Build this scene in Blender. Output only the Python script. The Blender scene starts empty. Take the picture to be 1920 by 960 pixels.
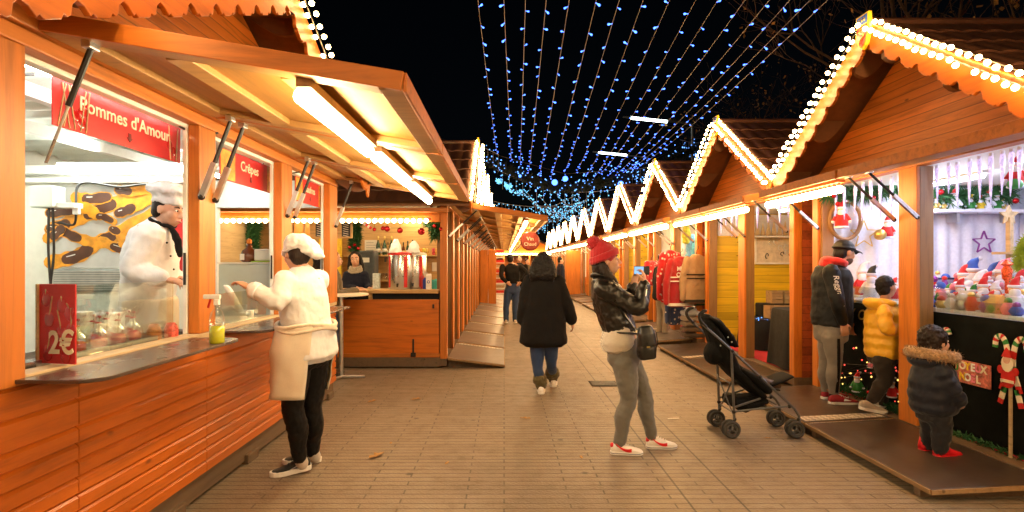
import bpy, math, random
from mathutils import Vector, Matrix, noise
R = math.radians
random.seed(7)
SC = bpy.context.scene
COL = SC.collection
V = Vector
# ------------------------------------------------------------------ camera, world, moonlight, exposure
EYE, FPX, VPX, VPY = 1.52, 1050.0, 945.0, 492.0
cam = bpy.data.cameras.new('camera')
cam.sensor_width = 36.0
cam.lens = FPX / 1920 * 36
cam.shift_x = 15 / 1920
cam.shift_y = 12 / 1920
cam.clip_start, cam.clip_end = 0.05, 500
cam_ob = bpy.data.objects.new('camera', cam)
COL.objects.link(cam_ob)
cam_ob.location = (0, 0, EYE)
cam_ob.rotation_euler = (R(90), 0, 0)
SC.camera = cam_ob
world = bpy.data.worlds.new('World')
SC.world = world
world.use_nodes = True
wn = world.node_tree
sky = wn.nodes.new('ShaderNodeTexSky')
sky.sky_type = 'NISHITA'
sky.sun_disc = False
sky.sun_elevation = R(35)
sky.sun_rotation = R(200)
wn.nodes['Background'].inputs['Strength'].default_value = 0.00012
wn.links.new(sky.outputs[0], wn.nodes['Background'].inputs['Color'])
moon = bpy.data.lights.new('moonlight', 'SUN')
moon.energy = 0.004
moon.angle = R(0.5)
moon_ob = bpy.data.objects.new('moonlight', moon)
COL.objects.link(moon_ob)
moon_ob.rotation_euler = (R(55), 0, R(-20))
SC.view_settings.view_transform = 'Standard'
SC.view_settings.look = 'None'
SC.view_settings.exposure = 1.72
SC.view_settings.gamma = 1.0
SC.view_settings.use_curve_mapping = False
SC.cycles.use_denoising = True
SC.cycles.use_light_tree = True
SC.cycles.max_bounces = 6
SC.cycles.transparent_max_bounces = 12
SC.cycles.sample_clamp_indirect = 4.0
SC.cycles.caustics_reflective = False
SC.cycles.caustics_refractive = False


def P(x, y, Y):
    """A point of the place at depth Y, measured on the photograph."""
    return V(((x - VPX) * Y / FPX, Y, EYE - (y - VPY) * Y / FPX))


# ------------------------------------------------------------------ materials
def lin(c):
    return tuple((v / 12.92 if v <= .04045 else ((v + .055) / 1.055) ** 2.4) for v in c)


def new_mat(name):
    m = bpy.data.materials.new(name)
    m.use_nodes = True
    nt = m.node_tree
    b = nt.nodes['Principled BSDF']
    return m, nt, b


def nd(nt, typ, ins=None, **props):
    n = nt.nodes.new(typ)
    for k, v in props.items():
        setattr(n, k, v)
    for k, v in (ins or {}).items():
        if isinstance(v, bpy.types.NodeSocket):
            nt.links.new(v, n.inputs[k])
        else:
            n.inputs[k].default_value = v
    return n


def mathn(nt, op, a, b=0.0, c=None):
    ins = {0: a, 1: b}
    if c is not None:
        ins[2] = c
    return nd(nt, 'ShaderNodeMath', ins, operation=op).outputs[0]


def ramp(nt, fac, stops):
    n = nd(nt, 'ShaderNodeValToRGB', {'Fac': fac})
    el = n.color_ramp.elements
    while len(el) < len(stops):
        el.new(0.5)
    for e, (p, c) in zip(el, stops):
        e.position = p
        e.color = (*c, 1) if len(c) == 3 else c
    return n.outputs['Color']


def mixc(nt, fac, a, b, mode='MIX'):
    n = nt.nodes.new('ShaderNodeMix')
    n.data_type = 'RGBA'
    n.blend_type = mode
    for i, v in ((0, fac), (6, a), (7, b)):
        if isinstance(v, bpy.types.NodeSocket):
            nt.links.new(v, n.inputs[i])
        else:
            n.inputs[i].default_value = v if i == 0 else (*v, 1)
    return n.outputs[2]


def bump(nt, b, height, strength=.3, dist=.01):
    n = nd(nt, 'ShaderNodeBump', {'Height': height, 'Strength': strength, 'Distance': dist})
    nt.links.new(n.outputs[0], b.inputs['Normal'])
    return n


def coords(nt, scale=(1, 1, 1), kind='Object'):
    t = nt.nodes.new('ShaderNodeTexCoord')
    return nd(nt, 'ShaderNodeMapping', {'Vector': t.outputs[kind], 'Scale': scale}).outputs[0]


def plain(name, col, rough=.6, metal=0.0, var=.18, scale=14.0, bstr=.12, spec=.4, emit=None, estr=0.0, alpha=1.0, trans=0.0, sheen=0.0):
    """A paint, plastic, cloth or metal with uneven tone and a slightly rough surface."""
    m, nt, b = new_mat(name)
    v = coords(nt)
    n = nd(nt, 'ShaderNodeTexNoise', {'Vector': v, 'Scale': scale, 'Detail': 4.0, 'Roughness': .6})
    c = ramp(nt, n.outputs[0], [(.3, tuple(x * (1 - var) for x in col)), (.7, tuple(min(1, x * (1 + var)) for x in col))])
    nt.links.new(c, b.inputs['Base Color'])
    rr = ramp(nt, n.outputs[0], [(.3, (max(0, rough - .08),) * 3), (.7, (min(1, rough + .08),) * 3)])
    nt.links.new(rr, b.inputs['Roughness'])
    b.inputs['Metallic'].default_value = metal
    b.inputs['Specular IOR Level'].default_value = spec
    if bstr:
        n2 = nd(nt, 'ShaderNodeTexNoise', {'Vector': v, 'Scale': scale * 6, 'Detail': 3.0})
        bump(nt, b, n2.outputs[0], bstr, .004)
    if emit:
        b.inputs['Emission Color'].default_value = (*emit, 1)
        b.inputs['Emission Strength'].default_value = estr
    b.inputs['Alpha'].default_value = alpha
    b.inputs['Transmission Weight'].default_value = trans
    b.inputs['Sheen Weight'].default_value = sheen
    return m


def wood(name, col, grain='y', boards=None, rough=.45, dark=.5, knots=1.0, spec=.5, var=.2):
    """Stained boards; grain runs along one axis, boards=(axis, pitch) lays them side by side."""
    m, nt, b = new_mat(name)
    ax = 'xyz'.index(grain)
    sc = [9.0, 9.0, 9.0]
    sc[ax] = .7
    v = coords(nt)
    off = v
    tone = None
    if boards:
        bi = 'xyz'.index(boards[0])
        sep = nd(nt, 'ShaderNodeSeparateXYZ', {0: v})
        q = mathn(nt, 'DIVIDE', sep.outputs[bi], boards[1])
        idx = mathn(nt, 'FLOOR', q)
        wnz = nd(nt, 'ShaderNodeTexWhiteNoise', {'W': idx}, noise_dimensions='1D')
        tone = wnz.outputs[0]
        sh = nd(nt, 'ShaderNodeVectorMath', {0: wnz.outputs[1], 1: (7., 7., 7.)}, operation='MULTIPLY')
        off = nd(nt, 'ShaderNodeVectorMath', {0: v, 1: sh.outputs[0]}, operation='ADD').outputs[0]
        fr = mathn(nt, 'FRACT', q)
        edge = mathn(nt, 'MULTIPLY', mathn(nt, 'MINIMUM', fr, mathn(nt, 'SUBTRACT', 1.0, fr)), boards[1] / .006)
        edge = mathn(nt, 'MINIMUM', edge, 1.0)
    mp = nd(nt, 'ShaderNodeMapping', {'Vector': off, 'Scale': tuple(sc)})
    n1 = nd(nt, 'ShaderNodeTexNoise', {'Vector': mp.outputs[0], 'Scale': 2.2, 'Detail': 6.0, 'Roughness': .65, 'Distortion': .6})
    n0 = nd(nt, 'ShaderNodeTexNoise', {'Vector': off, 'Scale': 1.3, 'Detail': 2.0})
    c = ramp(nt, n1.outputs[0], [(.28, tuple(x * dark for x in col)), (.5, col), (.75, tuple(min(1, x * (1 + var)) for x in col))])
    c = mixc(nt, mathn(nt, 'MULTIPLY', n0.outputs[0], .7), c, tuple(x * .5 for x in col))
    if knots:
        ks = [3.2, 3.2, 3.2]
        ks[ax] = 1.3
        km = nd(nt, 'ShaderNodeMapping', {'Vector': off, 'Scale': tuple(ks)})
        vo = nd(nt, 'ShaderNodeTexVoronoi', {'Vector': km.outputs[0], 'Scale': 1.6})
        kf = ramp(nt, vo.outputs['Distance'], [(.035, (1, 1, 1)), (.075, (0, 0, 0))])
        c = mixc(nt, mathn(nt, 'MULTIPLY', kf, .9 * knots), c, tuple(x * .22 for x in col))
    if tone is not None:
        tv = mathn(nt, 'MULTIPLY_ADD', tone, .45, .75)
        hs = nd(nt, 'ShaderNodeHueSaturation', {'Color': c, 'Value': tv})
        c = hs.outputs[0]
        c = mixc(nt, mathn(nt, 'MULTIPLY_ADD', edge, -.75, .75), c, tuple(x * .12 for x in col))
    nt.links.new(c, b.inputs['Base Color'])
    b.inputs['Roughness'].default_value = rough
    b.inputs['Specular IOR Level'].default_value = spec
    h = n1.outputs[0]
    if tone is not None:
        h = mathn(nt, 'MULTIPLY_ADD', edge, 3.0, h)
    bump(nt, b, h, .25, .003)
    return m


def glow(name, col, strength, sampled=True):
    m, nt, b = new_mat(name)
    nt.nodes.remove(b)
    e = nd(nt, 'ShaderNodeEmission', {'Color': (*col, 1), 'Strength': strength})
    nt.links.new(e.outputs[0], nt.nodes['Material Output'].inputs['Surface'])
    m.cycles.emission_sampling = 'FRONT' if sampled else 'NONE'
    return m


def glassy(name, tint=(.93, .98, .95), clear=.88, rough=.04):
    """Thin glass or film: mostly see-through, with a sheen."""
    m, nt, b = new_mat(name)
    nt.nodes.remove(b)
    tr = nd(nt, 'ShaderNodeBsdfTransparent', {'Color': (*tint, 1)})
    gl = nd(nt, 'ShaderNodeBsdfGlossy', {'Color': (1, 1, 1, 1), 'Roughness': rough})
    lw = nd(nt, 'ShaderNodeLayerWeight', {'Blend': .25})
    f = mathn(nt, 'MULTIPLY_ADD', lw.outputs['Fresnel'], .5, 1 - clear)
    mx = nd(nt, 'ShaderNodeMixShader', {0: f, 1: tr.outputs[0], 2: gl.outputs[0]})
    nt.links.new(mx.outputs[0], nt.nodes['Material Output'].inputs['Surface'])
    return m


# ------------------------------------------------------------------ mesh building
def frame(t, hint):
    t = t.normalized()
    s = hint - t * hint.dot(t)
    if s.length < 1e-5:
        s = V((1, 0, 0)) - t * t.x
        if s.length < 1e-3:
            s = V((0, 1, 0)) - t * t.y
    s.normalize()
    return s, t.cross(s)


class MB:
    def __init__(s):
        s.v, s.f, s.mi = [], [], []
        s.cur = 0

    def face(s, *ids):
        s.f.append(ids)
        s.mi.append(s.cur)

    def box(s, x0, x1, y0, y1, z0, z1):
        x0, x1 = min(x0, x1), max(x0, x1)
        y0, y1 = min(y0, y1), max(y0, y1)
        z0, z1 = min(z0, z1), max(z0, z1)
        k = len(s.v)
        s.v += [V((x, y, z)) for z in (z0, z1) for y in (y0, y1) for x in (x0, x1)]
        for q in ((0, 2, 3, 1), (4, 5, 7, 6), (0, 1, 5, 4), (2, 6, 7, 3), (0, 4, 6, 2), (1, 3, 7, 5)):
            s.face(*[k + i for i in q])
        return s

    def beam(s, a, b, w, h, up=V((0, 0, 1))):
        """Oriented bar from a to b; w across, h along up."""
        a, b = V(a), V(b)
        n, _ = frame(b - a, V(up))
        side = (b - a).normalized().cross(n) * (w / 2)
        n = n * (h / 2)
        k = len(s.v)
        s.v += [p + i * side + j * n for p in (a, b) for i, j in ((-1, -1), (1, -1), (1, 1), (-1, 1))]
        for q in ((3, 2, 1, 0), (4, 5, 6, 7), (0, 1, 5, 4), (1, 2, 6, 5), (2, 3, 7, 6), (3, 0, 4, 7)):
            s.face(*[k + i for i in q])
        return s

    def rings(s, rings, caps=True, closed=False):
        k = len(s.v)
        n = len(rings[0])
        for r in rings:
            s.v += r
        m = len(rings)
        for i in range(m if closed else m - 1):
            a, b = k + i * n, k + ((i + 1) % m) * n
            for j in range(n):
                j2 = (j + 1) % n
                s.face(a + j, a + j2, b + j2, b + j)
        if caps and not closed:
            s.face(*[k + j for j in reversed(range(n))])
            s.face(*[k + (m - 1) * n + j for j in range(n)])
        return s

    def tube(s, pts, r, n=8, hint=V((.3, .2, 1)), closed=False):
        pts = [V(p) for p in pts]
        rr = r if isinstance(r, (list, tuple)) else [r] * len(pts)
        out = []
        prev = None
        m = len(pts)
        for i, p in enumerate(pts):
            if closed:
                t = pts[(i + 1) % m] - pts[i - 1]
            else:
                t = pts[min(i + 1, m - 1)] - pts[max(i - 1, 0)]
            a, b = frame(t, prev if prev is not None else hint)
            prev = a
            out.append([p + (a * math.cos(2 * math.pi * j / n) + b * math.sin(2 * math.pi * j / n)) * rr[i] for j in range(n)])
        return s.rings(out, closed=closed)

    def limb(s, pr, n=14, hint=V((.3, .9, .1)), sub=3):
        """Round limb through (point, radius) pairs with smooth spans and rounded ends."""
        pts = [V(p) for p, _ in pr]
        rad = [r for _, r in pr]
        q, rr = [], []
        for i in range(len(pts) - 1):
            p0, p1, p2, p3 = pts[max(i - 1, 0)], pts[i], pts[i + 1], pts[min(i + 2, len(pts) - 1)]
            for k in range(sub):
                t = k / sub
                q.append(.5 * ((2 * p1) + (p2 - p0) * t + (2 * p0 - 5 * p1 + 4 * p2 - p3) * t * t + (3 * p1 - p0 - 3 * p2 + p3) * t ** 3))
                u = t * t * (3 - 2 * t)
                rr.append(rad[i] * (1 - u) + rad[i + 1] * u)
        q.append(pts[-1])
        rr.append(rad[-1])
        d0, d1 = (q[0] - q[1]).normalized(), (q[-1] - q[-2]).normalized()
        for a in (.6, .95):
            q.insert(0, q[0 if a < .7 else 1] + d0 * rr[0 if a < .7 else 1] * a if a < .7 else q[1] + d0 * rr[1] * a)
            rr.insert(0, (rr[0] if a < .7 else rr[1]) * math.sqrt(1 - a * a))
        b, rb = q[-1].copy(), rr[-1]
        for a in (.6, .95):
            q.append(b + d1 * rb * a)
            rr.append(rb * math.sqrt(1 - a * a))
        return s.tube(q, rr, n, hint)

    def ell(s, c, ax, ay, az, nu=14, nv=9):
        """Ellipsoid with half-axis vectors."""
        c = V(c)
        rings = []
        for i in range(1, nv):
            th = math.pi * i / nv
            rings.append([c - az * math.cos(th) + (ax * math.cos(2 * math.pi * j / nu) + ay * math.sin(2 * math.pi * j / nu)) * math.sin(th) for j in range(nu)])
        k = len(s.v)
        s.rings(rings, caps=False)
        s.v += [c - az, c + az]
        a, b = len(s.v) - 2, len(s.v) - 1
        last = k + (nv - 2) * nu
        for j in range(nu):
            s.face(a, k + (j + 1) % nu, k + j)
            s.face(b, last + j, last + (j + 1) % nu)
        return s

    def ball(s, c, r, nu=12, nv=8, sz=1.0):
        return s.ell(c, V((r, 0, 0)), V((0, r, 0)), V((0, 0, r * sz)), nu, nv)

    def lathe(s, c, prof, n=16, axis=V((0, 0, 1)), hint=V((1, 0, 0)), sx=1.0):
        c = V(c)
        a, b = frame(axis, hint)
        ax = axis.normalized()
        return s.rings([[c + ax * z + (a * math.cos(2 * math.pi * j / n) * sx + b * math.sin(2 * math.pi * j / n)) * max(r, .0004) for j in range(n)] for r, z in prof])

    def prism(s, poly, d):
        poly = [V(p) for p in poly]
        k = len(s.v)
        n = len(poly)
        d = V(d)
        s.v += poly + [p + d for p in poly]
        s.face(*[k + i for i in reversed(range(n))])
        s.face(*[k + n + i for i in range(n)])
        for i in range(n):
            j = (i + 1) % n
            s.face(k + i, k + j, k + n + j, k + n + i)
        return s

    def build(s, name, mat, parent=None, smooth=False, bevel=0.0, loc=None):
        o0 = root_loc(parent) if parent else (V(loc) if loc is not None else V((0, 0, 0)))
        me = bpy.data.meshes.new(name)
        me.from_pydata([p - o0 for p in s.v], [], s.f)
        mats = mat if isinstance(mat, (list, tuple)) else [mat]
        for m in mats:
            me.materials.append(m)
        if len(mats) > 1:
            me.polygons.foreach_set('material_index', s.mi)
        if smooth:
            me.polygons.foreach_set('use_smooth', [True] * len(me.polygons))
            if smooth != 'full':
                me.set_sharp_from_angle(angle=R(40))
        fix_normals(me)
        o = bpy.data.objects.new(name, me)
        COL.objects.link(o)
        if parent:
            o.parent = parent
        else:
            o.location = o0
        if bevel:
            md = o.modifiers.new('edge', 'BEVEL')
            md.width = bevel
            md.segments = 2
            md.limit_method = 'ANGLE'
        return o


import bmesh


def fix_normals(me):
    bm = bmesh.new()
    bm.from_mesh(me)
    bmesh.ops.recalc_face_normals(bm, faces=bm.faces)
    bm.to_mesh(me)
    bm.free()


def root_loc(o):
    l = V(o.location)
    while o.parent:
        o = o.parent
        l = l + V(o.location)
    return l


def thing(name, label, cat, loc, group=None):
    o = bpy.data.objects.new(name, None)
    COL.objects.link(o)
    o.location = loc
    o.empty_display_size = .1
    return tag(o, label, cat, group)


def tag(o, label=None, cat=None, group=None, kind=None):
    if label:
        o['label'] = label
    if cat:
        o['category'] = cat
    if group:
        o['group'] = group
    if kind:
        o['kind'] = kind
    return o


def copy_tree(o, loc=None, label=None, parent=None):
    c = o.copy()
    COL.objects.link(c)
    if parent:
        c.parent = parent
    if loc is not None:
        c.location = loc
    if label:
        c['label'] = label
    for ch in list(o.children):
        copy_tree(ch, parent=c)
    return c


ORD = ['first', 'second', 'third', 'fourth', 'fifth', 'sixth', 'seventh', 'eighth', 'ninth', 'tenth', 'eleventh', 'twelfth', 'thirteenth', 'fourteenth', 'fifteenth',
       'sixteenth', 'seventeenth', 'eighteenth', 'nineteenth', 'twentieth', 'twenty-first', 'twenty-second', 'twenty-third', 'twenty-fourth', 'twenty-fifth', 'twenty-sixth']


def lettering(text, size, mat, parent, loc, ux, uy, name='lettering', bold=0.0, depth=.0015, align='CENTER', shear=0.0, sx=1.0):
    """Raised lettering; ux is the reading direction, uy the upward direction of the letters."""
    cu = bpy.data.curves.new(name, 'FONT')
    cu.body = text
    cu.size = size
    cu.align_x = align
    cu.align_y = 'CENTER'
    cu.extrude = depth
    cu.offset = bold
    cu.shear = shear
    cu.resolution_u = 3
    cu.materials.append(mat)
    tmp = bpy.data.objects.new(name, cu)
    me = bpy.data.meshes.new_from_object(tmp)
    bpy.data.objects.remove(tmp)
    o = bpy.data.objects.new(name, me)
    COL.objects.link(o)
    ux, uy = V(ux).normalized(), V(uy).normalized()
    uz = ux.cross(uy).normalized()
    M = Matrix((ux * sx, uy, uz)).transposed().to_4x4()
    o0 = root_loc(parent) if parent else V((0, 0, 0))
    M.translation = V(loc) - o0
    if parent:
        o.parent = parent
    o.matrix_local = M
    return o


def tear(name, label, cat, loc, mb, mat, group=None, smooth=False, bevel=0.0):
    """A one-piece thing."""
    o = mb.build(name, mat, None, smooth, bevel, loc=loc)
    return tag(o, label, cat, group)
# ------------------------------------------------------------------ palette
M = {}
OR = (.60, .140, .010)
M['siding_y'] = wood('orange stained siding', OR, 'y', None, .32)
M['siding_x'] = wood('orange stained panel', (.66, .17, .012), 'x', None, .4)
M['wood_z'] = wood('orange stained post', (.66, .20, .022), 'z', None, .45, knots=.8)
M['wood_y'] = wood('orange stained beam', (.62, .19, .022), 'y', None, .45, knots=.7)
M['wood_x'] = wood('orange stained crossbeam', (.62, .19, .022), 'x', None, .45, knots=.7)
M['brown_z'] = wood('brown oiled jamb', (.30, .16, .06), 'z', None, .5)
M['red_wood'] = wood('red brown side boards', (.36, .075, .02), 'y', ('z', .1), .5)
M['ply'] = wood('honey plywood', (.56, .27, .05), 'y', None, .55, dark=.72, knots=.35)
M['ply_x'] = wood('honey plywood frame', (.52, .28, .085), 'x', None, .5, dark=.75, knots=.35)
M['yellow'] = wood('yellow painted boards', (.84, .55, .02), 'x', ('z', .13), .5, dark=.75)
M['yellow_y'] = wood('yellow painted side boards', (.84, .55, .02), 'y', ('z', .13), .5, dark=.75)
M['pale_wood'] = wood('pale pine', (.62, .45, .25), 'y', None, .5, knots=.5)
M['pale_x'] = wood('pale pine counter', (.66, .40, .15), 'x', None, .4, knots=.5)
M['old_wood'] = wood('weathered base timber', (.16, .10, .055), 'y', None, .7)
M['crate_wood'] = wood('rough crate wood', (.42, .27, .13), 'x', None, .7)
M['gable'] = wood('gable siding', (.58, .19, .05), 'y', ('z', .115), .45)
M['barge'] = wood('barge board', (.50, .13, .012), 'y', None, .4)
M['ramp'] = plain('dark film faced plywood', (.055, .036, .027), .38, var=.35, scale=5, spec=.5)
M['ramp_grey'] = plain('worn grey plate', (.15, .125, .105), .36, var=.3, scale=5, spec=.5)
M['ramp_edge'] = wood('plywood edge', (.36, .22, .10), 'y', None, .6)
M['tread'] = None
M['roof'] = plain('brown tile sheet', (.13, .055, .035), .38, var=.25, scale=9, spec=.5)
M['soffit'] = plain('brown soffit paint', (.17, .075, .035), .6, var=.2)
M['white'] = plain('white paint', (.80, .80, .77), .5, var=.05)
M['white_gloss'] = plain('white enamel', (.80, .80, .78), .3, var=.04)
M['inner_white'] = plain('white laminate lining', (.78, .80, .74), .55, var=.05)
M['cloth_white'] = plain('white fleece', (.72, .74, .86), .9, var=.08, scale=30, bstr=.4)
M['alu'] = plain('aluminium', (.62, .62, .62), .35, 1.0, var=.1)
M['steel'] = plain('brushed steel', (.58, .58, .58), .28, 1.0, var=.03, scale=3, bstr=.01)
M['shelf'] = plain('dark worn counter metal', (.075, .05, .04), .24, .0, var=.2, scale=3, bstr=.02, spec=.7)
M['black'] = plain('black plastic', (.016, .015, .015), .45, var=.2)
M['dark'] = plain('black cloth and bar shade', (.006, .006, .007), .85, var=.3)  # black cloth; also colours the strip that stands for shade under the bar
M['felt'] = plain('black velvet cloth', (.0045, .0055, .005), .95, var=.6, scale=9, spec=.1)
M['red'] = plain('red paint', (.55, .02, .018), .45)
M['red_cloth'] = plain('red fleece', (.55, .018, .02), .9, var=.15, scale=40, bstr=.5, sheen=.3)
M['red_carpet'] = plain('red carpet', (.42, .02, .03), .95, var=.2, scale=40, bstr=.5)
M['green'] = plain('green paint', (.03, .22, .04), .5)
M['blue'] = plain('blue paint', (.03, .09, .45), .45)
M['purple'] = plain('purple metallic', (.25, .05, .30), .4, .5)
M['gold'] = plain('gold glitter', (.7, .48, .15), .35, .8)
M['yellow_paint'] = plain('yellow paint', (.80, .55, .03), .45)
M['cream'] = plain('cream lettering', (.82, .72, .55), .5, var=.04, bstr=0)
M['pink'] = plain('pink plush', (.75, .22, .32), .8)
M['skin_doll'] = plain('doll skin', (.72, .42, .30), .6)
M['fir'] = plain('shaded fir needles', (.006, .016, .010), .7, var=.6, scale=50, bstr=.6)  # fir green darkened so the alley garlands look less lit
M['leaf'] = plain('dry leaf', (.38, .20, .06), .7, var=.4, scale=40)
M['paper'] = plain('paper', (.75, .72, .66), .7, var=.04)
M['glass'] = glassy('clear glass', clear=.985, rough=.02)
M['film'] = glassy('cellophane', (.98, .98, .98), .975, .1)
M['bottle_green'] = plain('green bottle glass', (.015, .05, .02), .12, spec=.7)
M['amber'] = plain('amber syrup', (.12, .03, .008), .12, spec=.7)
M['card'] = plain('cardboard', (.40, .27, .15), .8)
M['wicker'] = wood('wicker', (.50, .26, .09), 'y', ('z', .03), .6)
# lamps
M['bulb'] = glow('warm bulb', (1.0, .60, .22), 27)
M['bulb_far'] = glow('warm far bulb', (1.0, .62, .25), 20)
M['strip'] = glow('warm bulb strip', (1.0, .68, .32), 26)
M['tube'] = glow('warm white tube', (1.0, .76, .43), 24)
M['tube_in'] = glow('white tube', (.95, 1.0, .90), 19)
M['tube_bar'] = glow('bar bulb', (1.0, .72, .38), 18)
M['tube_cool'] = glow('cool white tube', (.78, .82, 1.0), 34)
M['street'] = glow('street lamp tube', (.85, 1.0, .95), 4)
M['led'] = glow('blue led', (.05, .14, 1.0), 2.6, False)
M['led_pale'] = glow('pale blue led', (.12, .33, .95), 1.3, False)
M['led_cyan'] = glow('cyan led', (.12, .40, .66), 1.1, False)
M['icicle'] = plain('frosted icicle', (.72, .66, .88), .25, var=.08, trans=.35, emit=(.55, .5, .95), estr=.12)  # faint violet glow put into the ornaments, which are no lamps


def tread_mat():
    m, nt, b = new_mat('diamond tread plate')
    v = coords(nt, (1, 1, 1))
    r = nd(nt, 'ShaderNodeMapping', {'Vector': v, 'Rotation': (0, 0, R(45))}).outputs[0]
    ch = nd(nt, 'ShaderNodeTexChecker', {'Vector': r, 'Scale': 26.0})
    n = nd(nt, 'ShaderNodeTexNoise', {'Vector': v, 'Scale': 20.0})
    c = mixc(nt, ch.outputs[1], (.80, .74, .66), (.38, .33, .27))
    c = mixc(nt, mathn(nt, 'MULTIPLY', n.outputs[0], .5), c, (.2, .16, .12))
    nt.links.new(c, b.inputs['Base Color'])
    b.inputs['Metallic'].default_value = .15
    b.inputs['Roughness'].default_value = .4
    bump(nt, b, ch.outputs[1], .3, .003)
    return m


M['tread'] = tread_mat()


def paving_mat():
    """Narrow clay setts laid in courses across the alley, worn and stained."""
    m, nt, b = new_mat('clay sett paving')
    t = nt.nodes.new('ShaderNodeTexCoord')
    v = t.outputs['Object']
    br = nt.nodes.new('ShaderNodeTexBrick')
    nt.links.new(v, br.inputs['Vector'])
    for k, x in (('Color1', (.245, .186, .126, 1)), ('Color2', (.185, .137, .090, 1)), ('Mortar', (.030, .020, .012, 1)), ('Scale', 1.0), ('Mortar Size', .0062),
                 ('Mortar Smooth', .25), ('Bias', -.1), ('Brick Width', .66), ('Row Height', .072)):
        br.inputs[k].default_value = x
    br.offset = .37
    n1 = nd(nt, 'ShaderNodeTexNoise', {'Vector': v, 'Scale': .8, 'Detail': 6.0, 'Roughness': .65})
    n2 = nd(nt, 'ShaderNodeTexNoise', {'Vector': v, 'Scale': 7.0, 'Detail': 5.0, 'Roughness': .7})
    n3 = nd(nt, 'ShaderNodeTexNoise', {'Vector': v, 'Scale': 60.0, 'Detail': 3.0})
    c = mixc(nt, ramp(nt, n1.outputs[0], [(.42, (0, 0, 0)), (.68, (1, 1, 1))]), br.outputs[0], (.15, .10, .06), 'MIX')
    c = mixc(nt, .55, br.outputs[0], c)
    c = mixc(nt, ramp(nt, n2.outputs[0], [(.54, (0, 0, 0)), (.8, (.75, .75, .75))]), c, (.085, .05, .028))
    c = mixc(nt, mathn(nt, 'MULTIPLY', n3.outputs[0], .45), c, (.29, .225, .155))
    vo = nd(nt, 'ShaderNodeTexVoronoi', {'Vector': v, 'Scale': 2.3})
    c = mixc(nt, ramp(nt, vo.outputs['Distance'], [(.035, (.8, .8, .8)), (.075, (0, 0, 0))]), c, (.04, .028, .018))
    n4 = nd(nt, 'ShaderNodeTexNoise', {'Vector': v, 'Scale': .45, 'Detail': 3.0})
    c = mixc(nt, ramp(nt, n4.outputs[0], [(.5, (0, 0, 0)), (.7, (.5, .5, .5))]), c, (.07, .042, .022))
    sep = nd(nt, 'ShaderNodeSeparateXYZ', {0: v})
    for x0 in (1.17, 1.50):
        d = mathn(nt, 'ABSOLUTE', mathn(nt, 'SUBTRACT', sep.outputs[0], x0))
        k = mathn(nt, 'LESS_THAN', d, .007)
        c = mixc(nt, mathn(nt, 'MULTIPLY', k, .75), c, (.03, .02, .012))
    nt.links.new(c, b.inputs['Base Color'])
    r = ramp(nt, n2.outputs[0], [(.3, (.42,) * 3), (.7, (.62,) * 3)])
    nt.links.new(r, b.inputs['Roughness'])
    b.inputs['Specular IOR Level'].default_value = .45
    h = mathn(nt, 'MULTIPLY_ADD', br.outputs['Fac'], -1.5, n3.outputs[0])
    h = mathn(nt, 'ADD', h, mathn(nt, 'MULTIPLY', n2.outputs[0], 1.2))
    bump(nt, b, h, .75, .007)
    return m


M['paving'] = paving_mat()
# ------------------------------------------------------------------ ground
g = MB()
NX, NY = 40, 40
g.v = []
for j in range(NY + 1):
    for i in range(NX + 1):
        g.v.append(V((-60 + 120 * i / NX, -25 + 145 * j / NY, 0)))
for j in range(NY):
    for i in range(NX):
        k = j * (NX + 1) + i
        g.face(k, k + 1, k + NX + 2, k + NX + 1)
tag(g.build('ground', M['paving']), kind='structure')
M['gable'] = wood('gable siding boards', (.86, .29, .045), 'y', ('z', .075), .45)


# ------------------------------------------------------------------ shared stall pieces
def tile_sheet(mb, A, B, across, n_steps, pitch=.19, amp=.018, step=.014):
    """Tile-effect roof sheet from ridge point A down to eave point B, running along 'across'."""
    dn = B - A
    nrm = across.cross(dn).normalized()
    if nrm.z < 0:
        nrm = -nrm
    L = across.length
    nc = max(8, int(L / pitch * 6))
    rows = []
    for i in range(n_steps):
        rows += [(i / n_steps, step), ((i + 1) / n_steps - .004, 0 if i else 0)]
    base = len(mb.v)
    for t, up in rows:
        for j in range(nc + 1):
            q = j / nc
            ph = q * L / pitch
            w = abs(math.sin(math.pi * ph)) ** .7
            mb.v.append(A + dn * t + across * q + nrm * (w * amp + (step - up) * (1 if up else 1)))
    for i in range(len(rows) - 1):
        for j in range(nc):
            k = base + i * (nc + 1) + j
            mb.face(k, k + 1, k + nc + 2, k + nc + 1)
    return nrm


def barge_poly(T, w, u0, z0, u1, z1, width=.2, tooth=.21):
    """Outline of a barge board with a scalloped lower edge, from apex (u0,z0) to eave (u1,z1)."""
    a, b = V((u0, z0, 0)), V((u1, z1, 0))
    d = b - a
    L = d.length
    d.normalize()
    n = V((d.y, -d.x, 0))
    if n.y > 0:
        n = -n
    pts = [a]
    low = []
    k = max(2, int(L / tooth))
    prof = [(0, 1.0), (.30, 1.0), (.36, .93), (.42, .97), (.5, .82), (.6, .74), (.72, .80), (.8, .94), (.88, .97), (.94, .93)]
    for i in range(k):
        for q, h in prof:
            low.append(a + d * (L * (i + q) / k) + n * (width * h))
    low[0] = V((u0, z0 - width / max(.3, abs(d.x)), 0))
    pts = [a, b, b + n * width] + low[::-1]
    return [T(w, p.x, p.y) for p in pts]


BULB = {}
rnd0 = random.Random(40)


def bulb_mesh(r, mat, sub):
    key = (r, mat.name, sub)
    if key not in BULB:
        bm = bmesh.new()
        bmesh.ops.create_icosphere(bm, subdivisions=sub, radius=r)
        for f in bm.faces:
            f.smooth = True
        me = bpy.data.meshes.new('bulb')
        bm.to_mesh(me)
        bm.free()
        me.materials.append(mat)
        BULB[key] = me
    return BULB[key]


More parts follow.
